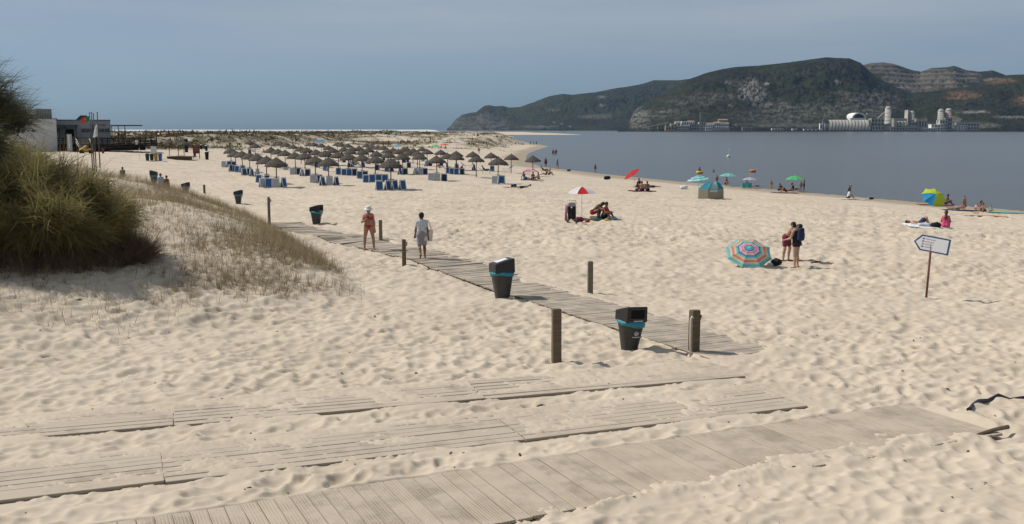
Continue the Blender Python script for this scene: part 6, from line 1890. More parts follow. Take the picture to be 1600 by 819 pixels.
# green bathing flag
g = ground(621.5, 226)
fr_ = empty('beach_flag', g, 0, 'green bathing flag on a white pole behind the parasols', 'flag')
k = g.y / FPX
hh = (226 - 205) * k
MB().tube([(0, 0, -0.2), (0, 0, hh)], 0.05, n=8).build('pole', mat('white_pole', (0.6, 0.6, 0.6), 0.5), fr_)
fl = MB()
for i in range(6):
    x0, x1 = -0.05 - 0.11 * i, -0.05 - 0.11 * (i + 1)
    z0_, z1_ = hh - 0.25 * i * 0.5, hh - 0.25 * (i + 1) * 0.5
    fl.add([(x0, 0.05 * math.sin(i), z0_ - 1.0 - 0.05 * i), (x0, 0.05 * math.sin(i), z0_), (x1, 0.05 * math.sin(i + 1), z1_), (x1, 0.05 * math.sin(i + 1), z1_ - 1.0 - 0.05 * i)], [(0, 1, 2, 3)], 0, True)
fl.build('flag_cloth', cloth('flaggreen', (0.04, 0.30, 0.17), trans=0.3), fr_)

# ------------------------------------------------------------------ beach bar at the left
def q_at(px, py, Y): return Vector(far_xyz(px, py, Y))
WHITEW = mat('white_render', (0.56, 0.56, 0.55), 0.9, 0.06, 0.6, bump=0.004)
GREYW = mat('grey_panel', (0.34, 0.35, 0.36), 0.8, 0.06, 0.8)
TANKW = mat('roof_screen', (0.17, 0.175, 0.18), 0.8, 0.25, 2, stretch=(4, 4, 0.4))
DARKW = mat('dark_timber', (0.020, 0.014, 0.012), 0.8, 0.3, 3)
GLASS = mat('window_glass', (0.03, 0.04, 0.045), 0.15, 0.1, spec=0.6)
ROOFG = mat('roof_dark', (0.06, 0.062, 0.065), 0.8, 0.1)
YB = 182.0
BAR_A = q_at(120, 236, YB)
BAR_T = math.atan2(-BAR_A.x, BAR_A.y)                      # the bar faces the camera end of the beach
BAR_U = Vector((math.cos(BAR_T), math.sin(BAR_T), 0)); BAR_W = Vector((-math.sin(BAR_T), math.cos(BAR_T), 0))
def bar_local(px, py, Y0):
    """local coordinates on the plane Y0 - YB behind the bar front"""
    dy = Y0 - YB
    d = Vector(((px - 800) * CP / FPX, 1, 0))
    t = (Vector((BAR_A.x, BAR_A.y, 0)).dot(BAR_W) + dy) / d.dot(BAR_W)
    P = d * t
    return Vector(((P - Vector((BAR_A.x, BAR_A.y, 0))).dot(BAR_U), dy, CAMH + t * (202 - py) * CP * CP / FPX - BAR_A.z))
def bar_root(name, label, cat):
    return empty(name, BAR_A, BAR_T, label, cat)
def block(parent, name, px0, px1, pt, pb, Y0, depth, m):
    a = bar_local(px0, pb, Y0); b_ = bar_local(px1, pt, Y0)
    return MB().box(((a.x + b_.x) / 2, Y0 - YB + depth / 2, (a.z + b_.z) / 2), (b_.x - a.x, depth, b_.z - a.z)).build(name, m, parent)
def beach_bar():
    root = bar_root('beach_bar', 'white and grey flat roofed beach bar at the left', 'building')
    block(root, 'wall', 22, 88.2, 186, 240, YB - 4, 14, WHITEW)
    block(root, 'roof_edge', 21.5, 88.7, 184.9, 186.0, YB - 4.1, 14.2, TANKW)
    block(root, 'roof_room', 40, 57, 171.0, 184.8, YB, 5, WHITEW)
    sc_ = block(root, 'roof_screen', 57.2, 81, 170.5, 184.8, YB - 0.5, 6, TANKW)
    for i in range(9): block(sc_, 'slat', 57.6 + i * 2.6, 58.5 + i * 2.6, 171.2, 184.6, YB - 0.56, 0.05, GREYW)
    for px in (36.5, 52): block(root, 'window', px - 2.5, px + 2.5, 203.2, 206.2, YB - 4.05, 0.1, GLASS)
    w2 = block(root, 'wall', 88.8, 173, 188.5, 236, YB + 2, 12, GREYW)
    block(root, 'roof_edge', 88.8, 173.4, 187.2, 188.5, YB + 1.9, 12.2, TANKW)
    wn = block(root, 'window', 127, 171, 201, 206.8, YB + 1.95, 0.1, GLASS)
    for i in range(1, 6): block(wn, 'window_bar', 127 + i * 7.3 - 0.25, 127 + i * 7.3 + 0.25, 201, 206.8, YB + 1.88, 0.06, GREYW)
    block(root, 'doorway', 103, 115.5, 202, 214, YB + 1.95, 0.1, BHOLE)
    block(root, 'window', 88.9, 91, 201, 207, YB + 1.95, 0.1, GLASS)
    # red lettering on the wall, too small to read
    lt = MB()
    x = 155.5
    for i in range(8):
        a = bar_local(x, 195.8, YB + 1.9); c = bar_local(x + 0.9, 194.3 + 0.3 * (i % 2), YB + 1.9)
        lt.box(((a.x + c.x) / 2, 1.95, (a.z + c.z) / 2), (c.x - a.x, 0.08, c.z - a.z)); x += 1.35
    lt.build('lettering', mat('sign_red', (0.25, 0.06, 0.06), 0.7), root)
    # wedge shaped roof light
    a = bar_local(119, 187.2, YB + 5); b_ = bar_local(137, 180.5, YB + 5)
    w = MB(); xs = (a.x, a.x + (b_.x - a.x) * 0.42, b_.x)
    w.prism([(xs[0], a.z), (xs[2], a.z), (xs[2], b_.z), (xs[1], b_.z)], 5, 9)
    w.build('roof_light', ROOFG, root)
    # porch on slim posts
    p = block(root, 'porch_roof', 88.9, 122.5, 195.3, 196.6, YB - 1.4, 3.3, ROOFG)
    for px in (92.8, 101.8, 118.6): block(root, 'porch_post', px - 0.6, px + 0.6, 196.7, 216, YB - 1.4, 0.14, DARKW)
    # terrace pergola to the right
    block(root, 'pergola_roof', 173.8, 222.5, 195.4, 197.0, YB - 3, 6, ROOFG)
    for px in (174.6, 184.8, 195.2): block(root, 'pergola_post', px - 0.6, px + 0.6, 197.1, 216, YB - 3, 0.16, DARKW)
beach_bar()
def deck():
    root = bar_root('terrace_deck', 'dark timber terrace with slatted railing before the beach bar', 'deck')
    Y0 = YB - 7
    block(root, 'deck_floor', 88.9, 228, 225.5, 227.2, Y0, 10, DARKW)
    block(root, 'deck_base', 89.5, 226, 227.3, 236, Y0 + 0.5, 9, DARKW)
    for i in range(4): block(root, 'rail', 89, 244.8 - (i % 2) * 0.5, 215.0 + i * 2.9, 217.4 + i * 2.9, Y0 - 0.3 - 0.0 * i, 0.07, DARKW)
    for i in range(19): block(root, 'rail_post', 89.5 + i * 8.55, 91.0 + i * 8.55, 214.8, 229 if i < 17 else 228, Y0 - 0.18, 0.12, DARKW)
    # ramp with its own rails sinking to the sand
    a = bar_local(150, 232.5, Y0 - 2); b_ = bar_local(244, 224, Y0 - 2)
    for j in range(3):
        MB().tube([(a.x, a.y, a.z + 0.35 * j), (b_.x, b_.y, b_.z + 0.35 * j - 0.2)], 0.05, n=5).build('ramp_rail', DARKW, root)
    for i in range(8):
        t = i / 7; p = a.lerp(b_, t)
        MB().box((p.x, p.y, p.z + 0.1), (0.10, 0.10, 1.3)).build('ramp_post', DARKW, root)
    for i in range(4): block(root, 'low_rail', 228, 258.5, 224.6 + i * 2.6, 225.6 + i * 2.6, Y0 - 1.2, 0.06, DARKW)
    for px in (243, 258): block(root, 'low_rail_post', px - 0.6, px + 0.6, 224, 234, Y0 - 1.3, 0.1, DARKW)
deck()
def stairs():
    root = bar_root('timber_stairs', 'pale timber stairs with handrails up to the terrace', 'stairs')
    tm = mat('pale_timber', (0.30, 0.27, 0.20), 0.85, 0.15, 4)
    Y0 = YB - 11
    for i in range(6): block(root, 'step', 122 + i * 0.4, 138 - i * 0.2, 216.8 + i * 2.6, 217.8 + i * 2.6, Y0 + 3 - i * 0.5, 0.4, tm)
    for x0, x1 in ((117.5, 125), (139, 143.5)):
        a = bar_local(x0, 217, Y0 + 3); b_ = bar_local(x1, 231, Y0)
        MB().tube([a, b_], 0.09, n=6).build('handrail', tm, root)
        c = bar_local(x0, 222, Y0 + 3); d = bar_local(x1, 236, Y0)
        MB().tube([c, d], 0.09, n=6).build('stringer', tm, root)
stairs()
def shower():
    p = q_at(107.5, 236, YB - 12)
    root = empty('shower_panel', p, 0, 'grey upright shower panel in front of the terrace', 'shower')
    h = 26 * (YB - 12) / FPX
    MB().box((0, 0, h / 2), (0.75, 0.25, h)).build('panel', GREYW, root)
    MB().box((0, -0.16, h * 0.55), (0.28, 0.06, h * 0.8)).build('inset', WHITEW, root)
    MB().tube([(0, -0.15, h * 0.9), (0, -0.5, h * 0.93), (0, -0.55, h * 0.88)], 0.03, n=6).build('shower_head', LFR, root)
shower()
p = q_at(133, 241, YB - 16)
cart = empty('beach_tractor', p, 0.3, 'yellow beach buggy parked below the stairs', 'buggy')
ym = mat('yellow_paint', (0.50, 0.30, 0.03), 0.5, 0.1)
V, F = sdf_mesh([((-0.8, 0, 0.6), (0.7, 0, 0.6), 0.32, 0.30), ((-0.5, 0, 0.9), (0.0, 0, 1.3), 0.22, 0.16)], 0.06, 0.15)
obj('body', np_mesh('body', V, F, ym, smooth=True), cart)
for x in (-0.7, 0.7):
    for y in (-0.4, 0.4):
        w = MB().lathe([(0.10, -0.12), (0.32, -0.12), (0.36, 0), (0.32, 0.12), (0.10, 0.12)], n=14).build('wheel', CL['black'], cart, loc=(x, y, 0.34)); w.rotation_euler = (math.pi / 2, 0, 0)

# flagpoles
PSTEEL = mat('flagpole', (0.05, 0.05, 0.055), 0.5, 0.1)
PWOODP = mat('flagpole_wood', (0.10, 0.085, 0.06), 0.8, 0.15)
def flagpole(px, pt, pb, Y, label, flagf=None, m=PSTEEL):
    p = q_at(px, pb, Y); k = Y / FPX
    h = (pb - pt) * k
    root = empty('flagpole', p, 0, label, 'flagpole', 'flagpoles behind the shrub')
    MB().tube([(0, 0, -0.6), (0, 0, h)], [0.075, 0.06], n=8).build('pole', m, root)
    MB().lathe([(0.02, 0), (0.09, 0.04), (0.09, 0.10), (0.01, 0.16)], n=8, c=(0, 0, h)).build('finial', m, root)
    if flagf: flagf(root, h, k)
FG = {n: cloth('flag_' + n, c, trans=0.25) for n, c in dict(green=(0.03, 0.16, 0.05), red=(0.50, 0.04, 0.04), yellow=(0.55, 0.42, 0.05), blue=(0.02, 0.05, 0.25), white=(0.62, 0.63, 0.66)).items()}
def portugal(root, h, k):
    def P(u, v):     # u along the fly 0..1, v down the hoist 0..1
        x = -0.05 - u * 14.5 * k; z = h - 0.2 - v * 8 * k - u * 6.5 * k * (0.6 + 0.4 * u)
        return (x, 0.22 * math.sin(u * 7 + v), z)
    for nm, u0, u1, m in (('flag_hoist', 0, 0.42, FG['green']), ('flag_fly', 0.42, 1.0, FG['red'])):
        b = MB(); n = 6
        for i in range(n):
            a, c = u0 + (u1 - u0) * i / n, u0 + (u1 - u0) * (i + 1) / n
            b.add([P(a, 1), P(c, 1), P(c, 0), P(a, 0)], [(0, 1, 2, 3)], 0, True)
        b.build(nm, m, root)
    c = Vector(P(0.42, 0.5)); b = MB()
    V = [(c.x + 1.6 * k * math.cos(a), c.y - 0.03, c.z + 1.6 * k * math.sin(a)) for a in np.linspace(0, 2 * math.pi, 12, endpoint=False)]
    b.add(V, [tuple(range(12))]).build('flag_shield', FG['yellow'], root)
def limp(m, w, l, top, xs=-1):
    def f(root, h, k):
        b = MB(); n = 8; c = 5
        def P(i, j):
            t = j / n; s_ = i / c
            return (xs * (0.05 + s_ * w * k * (0.5 + 0.5 * t)), 0.14 * math.sin(s_ * 9 + t * 2), h - top * k - t * l * k - s_ * 2.5 * k)
        for i in range(c):
            for j in range(n): b.add([P(i, j), P(i + 1, j), P(i + 1, j + 1), P(i, j + 1)], [(0, 1, 2, 3)], 0, True)
        b.build('flag_cloth', m, root)
    return f
FY = 118.0
flagpole(141.2, 179.5, 262, FY, 'flagpole with a red and green national flag', portugal)
flagpole(144.0, 178.5, 262, FY + 1, 'bare dark flagpole second from the left', None)
flagpole(147.0, 180.5, 262, FY + 2, 'flagpole with a limp blue flag', limp(FG['blue'], 3.0, 19, 14), PWOODP)
flagpole(153.2, 178.5, 255, FY, 'rightmost flagpole with a limp white flag', limp(FG['white'], 7.5, 18, 17), PWOODP)

# recycling bins, boards and small things on the sand right of the terrace
def tub(px, pb, pt, w, key, label):
    g = ground(px, pb); k = g.y / FPX * 1.01; h = (pb - pt) * k; w = w * k / 2
    root = empty('waste_bin', g, 0, label, 'bin', 'bins near the terrace')
    MB().lathe([(w * 0.72, -0.05), (w * 0.78, 0), (w, h * 0.85), (w * 1.06, h * 0.87), (w * 1.06, h * 0.93)], n=14).build('body', CL[key], root)
    MB().lathe([(w * 1.0, h * 0.93), (w * 0.9, h), (w * 0.3, h * 1.04), (0.01, h * 1.05)], n=14, cap=False).build('lid', CL['black'] if key != 'black' else CL['white'], root)
dgreen = cloth('dkgreen', (0.02, 0.055, 0.045))
for px, key, lab in ((230.5, 'dkgreen', 'leftmost dark green bin of the four recycling bins'), (237.3, 'dkgreen', 'second dark green bin of the four recycling bins'), (243.7, 'yellow', 'yellow fronted bin of the four recycling bins'), (250.5, 'blue', 'blue bin at the right end of the four recycling bins')):
    tub(px, 251.5, 241, 6.0, key, lab)
tub(323.5, 249.5, 237, 6.0, 'black', 'dark bin with pale lid right of the brown board')
tub(322.5, 236.5, 228, 4.5, 'black', 'far dark bin right of the brown board')
tub(314.5, 233.5, 227, 4.0, 'black', 'far dark bin behind the brown board')
tub(304.5, 245, 236, 4.2, 'maroon', 'small brown bin under the brown board')
tub(161, 239.5, 232, 4.2, 'maroon', 'small brown bin at the ramp of the terrace')
def board(px, pb, pt, w, m1, label, frac=0.62, name='notice_board'):
    g = ground(px, pb); k = g.y / FPX * 1.01; h = (pb - pt) * k; w = w * k
    root = empty(name, g, 0, label, 'board')
    for q in (-1, 1): MB().box((q * w * 0.42, 0, h / 2 - 0.1), (0.09, 0.09, h + 0.2)).build('leg', DARKW, root)
    p = MB().box((0, -0.07, h * (1 - frac / 2)), (w, 0.05, h * frac)).build('panel', m1, root)
    if name == 'notice_board' and m1 is not WHITEW:
        for j in range(3): MB().box((0.0, -0.1, h * (0.92 - 0.16 * j)), (w * (0.7 - 0.1 * (j % 2)), 0.01, h * 0.05)).build('text_line', mat('board_text', (0.28, 0.12, 0.10), 0.8), p)
board(241, 248, 229.5, 9, WHITEW, 'white notice board behind the recycling bins')
board(307.5, 248, 227.5, 10.5, mat('board_brown', (0.13, 0.045, 0.03), 0.8, 0.2), 'brown notice board beside the small parasols')
for px, py, lab in ((263, 221.3, 'left one of three small parasols near the terrace'), (277, 220.6, 'middle one of three small parasols near the terrace'), (286, 223.3, 'right one of three small parasols near the terrace')):
    put_par(xyz_at(px, 168.0 if px < 280 else 164.0), lab)
a = ground(267, 249); b_ = ground(301, 249)
pf = empty('wooden_platform', (a + b_) / 2, 0, 'low wooden platform under the small parasols', 'platform')
L_ = (b_ - a).length
for i in range(6): MB().box((0, i * 0.42 - 1.0, 0.40), (L_, 0.38, 0.08)).build('plank', PARPOLE, pf)
MB().box((0, -1.1, 0.15), (L_ * 0.98, 0.1, 0.42)).build('skirt', PARPOLE, pf)
g = ground(291.5, 238.5)
k = g.y / FPX
tt = empty('lifeguard_post', g, 0, 'dark timber post with a crossbar near the small parasols', 'post')
MB().box((0, 0, 10 * k), (0.5, 0.4, 20 * k)).build('shaft', DARKW, tt)
MB().tube([(-3.5 * k, 0, 17.5 * k), (1.5 * k, 0, 19 * k)], 0.10, n=6).build('crossbar', DARKW, tt)
MB().lathe([(0.05, 0), (0.22, 0.1), (0.2, 0.35), (0.02, 0.42)], n=10, c=(0, 0, 20 * k)).build('cap', LFR, tt)
g = ground(218.5, 250)
set_props(MB().tube([(0, 0, -0.2), (0, 0, 18 * g.y / FPX)], 0.035, n=6).build('thin_pole', LFR, loc=g), 'thin white pole left of the recycling bins', 'pole')
# man in white on the terrace
person(q_at(212.5, 226, YB - 6), 'sit', 1.75, 0.3, 'person in white shirt on the terrace under the pergola', [('shirt', 'shirt', 'white')], False, 'tan', 'light', vox=0.035)

# ------------------------------------------------------------------ far shore: cement works and old fort
FYD = 2900.0
CONC = mat('works_concrete', (0.33, 0.31, 0.265), 0.9, 0.18, 0.05, col2=(0.24, 0.225, 0.195))
CONC2 = mat('works_pale', (0.42, 0.40, 0.35), 0.9, 0.15, 0.05)
WHT = mat('shore_white', (0.66, 0.65, 0.62), 0.9, 0.10, 0.05)
TILE = mat('roof_tile', (0.27, 0.19, 0.145), 0.9, 0.2, 0.1)
SHADE = mat('far_window_and_shade', (0.035, 0.038, 0.042), 0.6, 0.1)  # dark windows, and painted shade inside the barrel store and arch
OCHRE = mat('ochre_wall', (0.36, 0.26, 0.15), 0.9, 0.12, 0.05)
KX = FYD / FPX * CP
def fblock(root, name, x0, x1, yt, yb, m, dY=0.0, depth=30, mats2=None):
    Y = FYD + dY
    a = q_at(x0, yb, Y); c = q_at(x1, yt, Y)
    return MB().box(((a.x + c.x) / 2, Y + depth / 2, (a.z + c.z) / 2), (c.x - a.x, depth, c.z - a.z)).build(name, m, root)
def fthing(name, label, cat, group, px):
    return empty(name, q_at(px, 204.6, FYD), 0, label, cat, group)
def rel(root, o):
    o.location = o.location - root.location
    return o
def building(name, label, x0, x1, yt, m, group, dY=0, rows=0, cols=0, roof=None, yb=204.8, depth=25, cat='building'):
    root = empty(name, (0, 0, 0), 0, label, cat, group)
    w = fblock(root, 'wall', x0, x1, yt, yb, m, dY, depth)
    for r_ in range(rows):
        for c_ in range(cols):
            cx = x0 + (x1 - x0) * (c_ + 0.5) / cols; cy = yt + (yb - yt) * (r_ + 0.6) / (rows + 0.4)
            ww = (x1 - x0) / cols * 0.26; hh_ = (yb - yt) / (rows + 0.4) * 0.30
            fblock(root, 'window', cx - ww, cx + ww, cy - hh_, cy + hh_, SHADE, dY - 0.6, 0.5)
    if roof == 'gable':
        Y = FYD + dY; a = q_at(x0 - 0.4, yt, Y); c = q_at(x1 + 0.4, yt - 1.6, Y)
        b = MB(); 
        V = [(a.x, Y - 1, a.z), (c.x, Y - 1, a.z), (c.x, Y + depth + 1, a.z), (a.x, Y + depth + 1, a.z), (a.x + 1, Y + depth / 2, c.z), (c.x - 1, Y + depth / 2, c.z)]
        b.add(V, [(0, 1, 5, 4), (1, 2, 5), (2, 3, 4, 5), (3, 0, 4), (0, 3, 2, 1)]).build('roof', TILE, root)
    elif roof == 'flat':
        fblock(root, 'roof', x0 - 0.3, x1 + 0.3, yt - 0.5, yt, CONC2, dY - 1, depth + 2)
    return root
def silo(label, cx, w, yt, yb, m, dY=0, cap=True):
    root = empty('cement_silo', (0, 0, 0), 0, label, 'silo', 'silos of the cement works')
    Y = FYD + dY; a = q_at(cx, yb, Y); c = q_at(cx, yt, Y); r_ = w / 2 * KX
    h = c.z - a.z
    MB().lathe([(r_, 0), (r_, h * 0.3), (r_ * 1.02, h * 0.3), (r_ * 1.02, h * 0.34), (r_, h * 0.34), (r_, h)], n=20, c=tuple(a)).build('shell', m, root)
    if cap: MB().lathe([(r_ * 1.05, h), (r_ * 1.05, h + 2), (r_ * 0.75, h + 3), (r_ * 0.7, h + 6), (0.1, h + 7)], n=20, c=tuple(a), cap=False).build('cap', CONC2, root)
    for q in range(3): MB().lathe([(r_ * 1.03, h * (0.45 + 0.17 * q)), (r_ * 1.03, h * (0.45 + 0.17 * q) + 1.2)], n=20, c=tuple(a), cap=False).build('band', CONC, root)
GW = 'buildings of the cement works'
# ribbed barrel store
def barrel():
    root = empty('barrel_store', (0, 0, 0), 0, 'long ribbed barrel roofed store of the cement works', 'building', GW)
    a = q_at(1294.5, 203.6, FYD); c = q_at(1357, 187.3, FYD + 20)
    x0, x1, H_ = a.x, c.x, c.z - a.z
    n = 13
    for i in range(n):
        b = MB(); m = 8
        xa = x0 + (x1 - x0) * i / n; xb = x0 + (x1 - x0) * (i + 0.80) / n
        for j in range(m):
            t0, t1 = math.pi / 2 * j / m, math.pi / 2 * (j + 1) / m
            f = lambda t: (FYD + 40 * (1 - math.cos(t)), a.z + H_ * math.sin(t))
            s0, s1 = (x0 - xa) * 0 + 9 * math.sin(t0), 9 * math.sin(t1)
            y0, z0_ = f(t0); y1, z1_ = f(t1)
            b.add([(xa + s0, y0, z0_), (xb + s0, y0, z0_), (xb + s1, y1, z1_), (xa + s1, y1, z1_)], [(0, 1, 2, 3)], 0, True)
        b.build('roof_segment', CONC2, root)
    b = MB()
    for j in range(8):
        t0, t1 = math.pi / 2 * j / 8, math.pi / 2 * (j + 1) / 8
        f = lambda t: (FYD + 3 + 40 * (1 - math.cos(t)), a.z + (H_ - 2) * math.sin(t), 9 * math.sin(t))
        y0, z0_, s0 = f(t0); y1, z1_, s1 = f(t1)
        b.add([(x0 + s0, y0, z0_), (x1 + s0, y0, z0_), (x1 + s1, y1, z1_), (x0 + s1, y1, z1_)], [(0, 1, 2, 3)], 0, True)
    b.build('inner_shell', SHADE, root)  # near-black colour stands in for the shade between the roof segments
    fblock(root, 'end_wall', 1357, 1360, 187.5, 204.5, CONC, 2, 40)
barrel()
def arch():
    root = empty('arched_hall', (0, 0, 0), 0, 'white open arch of the hall above the ribbed store', 'building', GW)
    Y = FYD + 60; c = q_at(1341.5, 187.5, Y); rx = 12 * KX; rz = 11.5 * KX
    b = MB(); n = 16
    for i in range(n):
        t0, t1 = math.pi * i / n, math.pi * (i + 1) / n
        for (r0, r1, y) in ((1.0, 0.82, 0.0),):
            P = [(c.x + rx * q * math.cos(t), Y + y, c.z + rz * q * math.sin(t)) for q, t in ((1.0, t0), (1.0, t1), (0.84, t1), (0.84, t0))]
            b.add(P, [(0, 1, 2, 3)])
        b.add([(c.x + rx * math.cos(t0), Y, c.z + rz * math.sin(t0)), (c.x + rx * math.cos(t0), Y + 60, c.z + rz * math.sin(t0)), (c.x + rx * math.cos(t1), Y + 60, c.z + rz * math.sin(t1)), (c.x + rx * math.cos(t1), Y, c.z + rz * math.sin(t1))], [(0, 1, 2, 3)], 0, True)
    b.build('arch', WHT, root)
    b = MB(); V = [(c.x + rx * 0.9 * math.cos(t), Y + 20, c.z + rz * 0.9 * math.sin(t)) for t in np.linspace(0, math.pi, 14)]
    b.add(V, [tuple(range(len(V)))]).build('dark_interior', SHADE, root)  # near-black sheet painted as the shade inside the hall
    fblock(root, 'lower_wall', 1328, 1353, 184.5, 188, WHT, 58, 20)
arch()
def conveyor(label, x0, y0, x1, y1, w, dY, m, group=GW):
    root = empty('conveyor_gallery', (0, 0, 0), 0, label, 'conveyor', group)
    a = q_at(x0, y0, FYD + dY); c = q_at(x1, y1, FYD + dY)
    MB().tube([a, c], w * KX / 2, n=4, smooth=False).build('gallery', m, root)
    for t in (0.25, 0.6, 0.9):
        p = a.lerp(c, t); MB().tube([p, (p.x, p.y, WATER_Z + 1.0)], 1.1, n=5).build('trestle', m, root)
conveyor('long grey conveyor gallery behind the white arch', 1353, 178, 1384, 178.5, 4.5, 75, CONC)
conveyor('sloping conveyor gallery rising to the tall silo', 1370, 186, 1386, 172, 3.0, 40, CONC)
silo('tall slender concrete silo of the cement works', 1386.5, 9.5, 170, 204.5, CONC2)
building('works_building', 'dark framed works building left of the tall silo', 1361, 1381, 185, CONC, GW, 14, 3, 4)
building('works_building', 'low pale works hall at the foot of the tall silo', 1363, 1381, 197, CONC2, GW, 0, 1, 4, 'flat')
building('works_building', 'wide works building with a row of bins', 1396, 1417.5, 185.5, CONC, GW, 12, 1, 5, 'flat')
for i in range(4): silo(f'{ORD[i]} small storage bin from the left on the wide works building', 1399.5 + i * 4.8, 4.2, 189.5, 199.5, CONC2, 2, cap=False)
building('works_building', 'long low quay building of the cement works', 1391, 1432, 198.5, CONC2, GW, -12, 1, 9, 'flat')
building('works_building', 'slim lift tower right of the wide works building', 1417.5, 1420, 172, CONC2, GW, 4, 6, 1)
silo('preheater drum beside the slim lift tower', 1424, 8, 177, 192, CONC2, 8)
building('works_building', 'stepped block under the preheater drum', 1419.5, 1434, 190, CONC, GW, 6, 2, 3)
building('works_building', 'dark shed right of the preheater drum', 1431, 1448, 185.5, CONC, GW, 30, 1, 4, 'flat')
building('works_building', 'low white quay shed with a step', 1443, 1462, 200, WHT, GW, -8, 1, 5)
building('works_building', 'white stepped building before the twin silos', 1455, 1474, 194.5, WHT, GW, 0, 2, 4)
silo('left one of the twin grey silos', 1469, 9.5, 174, 193, CONC2, 20)
silo('right one of the twin grey silos', 1481, 9.5, 173, 193, mat('silo_red', (0.36, 0.27, 0.22), 0.9, 0.15, 0.05), 20)
building('works_building', 'block under the twin silos', 1468, 1480, 187.5, CONC2, GW, 6, 3, 3)
building('works_building', 'dark block right of the twin silos', 1480.5, 1487, 184, CONC, GW, 10, 3, 2)
building('works_building', 'white office block right of the cement works', 1497.5, 1530, 192, CONC2, GW, 6, 2, 7, 'flat')
building('works_building', 'small annex left of the white office block', 1497, 1509, 196, WHT, GW, 0, 2, 3)
building('works_building', 'white house high on the slope above the office block', 1508, 1531, 171.5, CONC2, GW, 260, 1, 6, 'flat', yb=176, depth=12)
building('works_building', 'long low wall building on the slope right of the twin silos', 1482, 1500, 172, CONC, GW, 240, 0, 0, None, yb=175, depth=10)
building('works_building', 'pale house on the slope at the right edge', 1566, 1592, 181.5, CONC2, GW, 180, 1, 6, 'flat', yb=185, depth=10)
# quay
def quay(label, x0, x1, yt, m):
    root = fblock(None, 'quay', x0, x1, yt, 206.8, m, -22, 30)
    set_props(root, label, kind='structure')
quay('dark quay wall below the cement works', 1140, 1880, 203.9, mat('quay_stone', (0.10, 0.09, 0.08), 0.95, 0.2, 0.05))
quay('low stone quay below the old fort', 965, 1139.5, 204.2, mat('quay_stone2', (0.12, 0.11, 0.10), 0.95, 0.2, 0.05))
for x0, x1, yt, lab in ((1206, 1224, 200.8, 'long white shed on the quay left of the ribbed store'), (1238, 1246, 201.2, 'short white shed on the quay'), (1256, 1281, 201.6, 'white moored barge on the quay left of the ribbed store'), (1281, 1284, 193, 'white quay crane cabin left end'), (1160, 1178, 199, 'grey shed on the quay under the hill')):
    building('quay_shed', lab, x0, x1, yt, WHT if 'white' in lab else CONC, 'sheds along the far quay', -14, 1, 4, depth=8)
# old fort and houses on the point
GF = 'white buildings of the old fort'
for x0, x1, yt, m, dY, rows, cols, roof, lab in (
    (1040, 1058, 197.5, OCHRE, -4, 1, 4, None, 'low ochre rampart at the left end of the fort'),
    (1048, 1058, 193, CONC2, 6, 1, 2, None, 'small pale house at the left of the fort'),
    (1055, 1063, 191, WHT, 10, 2, 2, 'gable', 'white house with tiled roof in the fort'),
    (1057, 1077, 197, CONC2, -2, 2, 6, None, 'long pale front wall of the fort'),
    (1065, 1076, 189.5, WHT, 14, 2, 3, None, 'bright white upper building of the fort'),
    (1075, 1085, 190, WHT, 12, 2, 3, 'gable', 'white gabled building right in the fort'),
    (1077, 1092, 194, CONC, 4, 2, 4, None, 'grey block right in the fort'),
    (1092, 1102, 191, CONC2, 8, 3, 3, None, 'pale square tower at the right end of the fort'),
    (1103, 1117, 193.5, WHT, 6, 1, 4, 'gable', 'white house with long roof right of the fort'),
    (1102, 1114, 198.5, WHT, 0, 1, 4, None, 'low white shore house right of the fort'),
    (1116, 1126, 192, WHT, 8, 2, 3, 'gable', 'left white house below the ochre villa'),
    (1126, 1139, 193, WHT, 10, 2, 4, 'gable', 'right white house below the ochre villa'),
    (1123, 1137, 187.5, OCHRE, 60, 1, 5, 'gable', 'ochre villa above the white houses'),
    (1116, 1140, 200.5, CONC, -4, 0, 0, None, 'low sea wall building under the white houses'),
    (1150, 1175, 194.5, CONC, 60, 1, 5, 'flat', 'grey house among trees right of the fort')):
    building('shore_house', lab, x0, x1, yt, m, GF, dY, rows, cols, roof, depth=18)
conveyor('pale sloping gallery left of the old fort', 1003, 200.5, 1044, 191.5, 2.0, 20, CONC2, GF)
for px, yt, yb, lab in ((1093.5, 176, 204.5, 'tall thin mast at the fort'), (1256, 0, 0, None)):
    if not lab: continue
    a = q_at(px, yb, FYD - 10); c = q_at(px, yt, FYD - 10)
    set_props(MB().tube([a, c], [0.9, 0.4], n=6).build('mast', CONC2), lab, 'mast')
for px, py, yb, lab in ((1285, 190, 204, 'left lattice mast on the far quay'), (1288.5, 192, 204, 'right lattice mast on the far quay')):
    a = q_at(px, yb, FYD - 10); c = q_at(px, py, FYD - 10)
    b = MB().tube([a, c], [1.4, 0.8], n=4, smooth=False)
    set_props(b.build('mast', WHT), lab, 'mast')
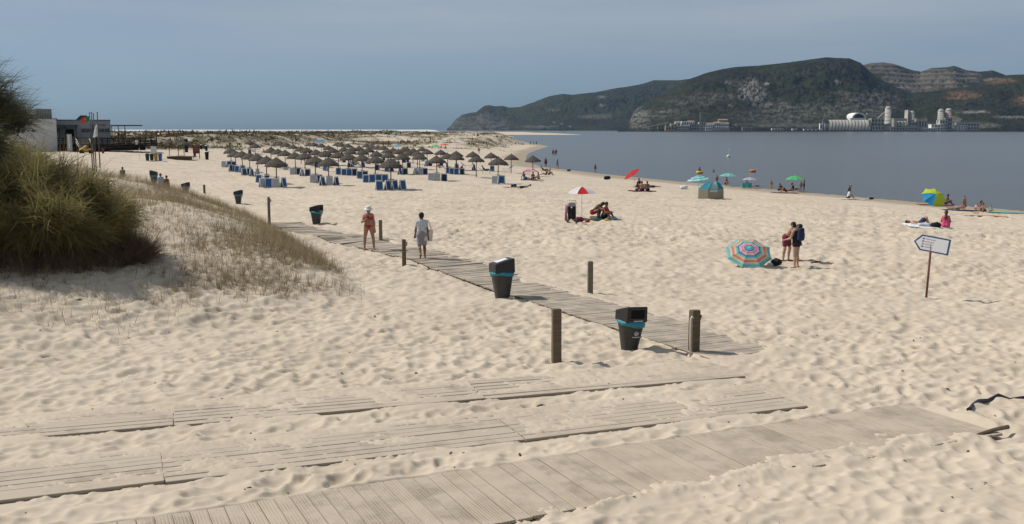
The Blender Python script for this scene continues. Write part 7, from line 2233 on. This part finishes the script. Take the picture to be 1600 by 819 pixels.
# few pale dots of houses on the far headland
for px, py, w, lab in ((865, 191, 4, 'tiny pale house at the foot of the far headland'), (890, 197.5, 4, 'tiny white house on the shore of the far headland'), (847, 197, 5, 'low pale row at the foot of the far headland'), (877, 193.5, 3.5, 'tiny house halfway along the far headland')):
    Y = 4960
    a = q_at(px - w / 2, py + 1.2, Y + 120); c = q_at(px + w / 2, py - 0.6, Y + 120)
    root = empty('far_house', (0, 0, 0), 0, lab, 'house', 'houses on the far headland')
    MB().box(((a.x + c.x) / 2, Y + 60, (a.z + c.z) / 2), (c.x - a.x, 10, c.z - a.z)).build('wall', WHT, root)
    MB().prism([(a.x - 0.5, c.z), (c.x + 0.5, c.z), ((a.x + c.x) / 2, c.z + 2.5)], Y + 54, Y + 66).build('roof', TILE, root)
# marker buoy and small boat
g = on_plane(764, 208.3, WATER_Z)
bu = empty('channel_marker', g, 0, 'dark channel marker standing off the sandbar', 'marker')
MB().lathe([(1.6, -0.5), (1.6, 0.6), (0.5, 1.0), (0.35, 6.5), (0.05, 7.5)], n=10).build('tower', ROOFG, bu)
MB().lathe([(0.1, 7.4), (0.8, 7.8), (0.8, 8.6), (0.1, 9.0)], n=8).build('topmark', ROOFG, bu)
def boat(px, py, L, label):
    g = on_plane(px, py, WATER_Z)
    root = empty('motor_boat', g, random.uniform(-0.3, 0.3), label, 'boat')
    b = MB(); S_ = [(-0.5, 0.18, 0.0), (-0.2, 0.2, 0.0), (0.2, 0.17, 0.02), (0.42, 0.08, 0.05), (0.5, 0.0, 0.08)]
    V = []
    for x, w, z in S_: V += [(x * L, -w * L, 0.14 * L + z * L), (x * L, -w * L * 0.6, -0.03 * L), (x * L, w * L * 0.6, -0.03 * L), (x * L, w * L, 0.14 * L + z * L)]
    F = [(i * 4 + j, (i + 1) * 4 + j, (i + 1) * 4 + j + 1, i * 4 + j + 1) for i in range(4) for j in range(3)] + [(0, 1, 2, 3)] + [(i * 4 + 3, (i + 1) * 4 + 3, (i + 1) * 4, i * 4) for i in range(4)]
    b.add(V, F).build('hull', WHT, root)
    MB().box((0.02 * L, 0, 0.22 * L), (0.28 * L, 0.24 * L, 0.16 * L), taper=0.8).build('cabin', WHT, root)
boat(882, 205.8, 9, 'small white motor boat off the far sandbar')
g = on_plane(1138, 246, WATER_Z)
bu = empty('mooring_buoy', g, 0, 'white mooring buoy with a stick in the bay', 'buoy')
MB().lathe([(0.05, -0.2), (0.4, 0.0), (0.45, 0.35), (0.2, 0.6), (0.05, 0.65)], n=12).build('float', WHT, bu)
MB().tube([(0, 0, 0.6), (0.25, 0, 2.2)], 0.035, n=6).build('stick', WHT, bu)
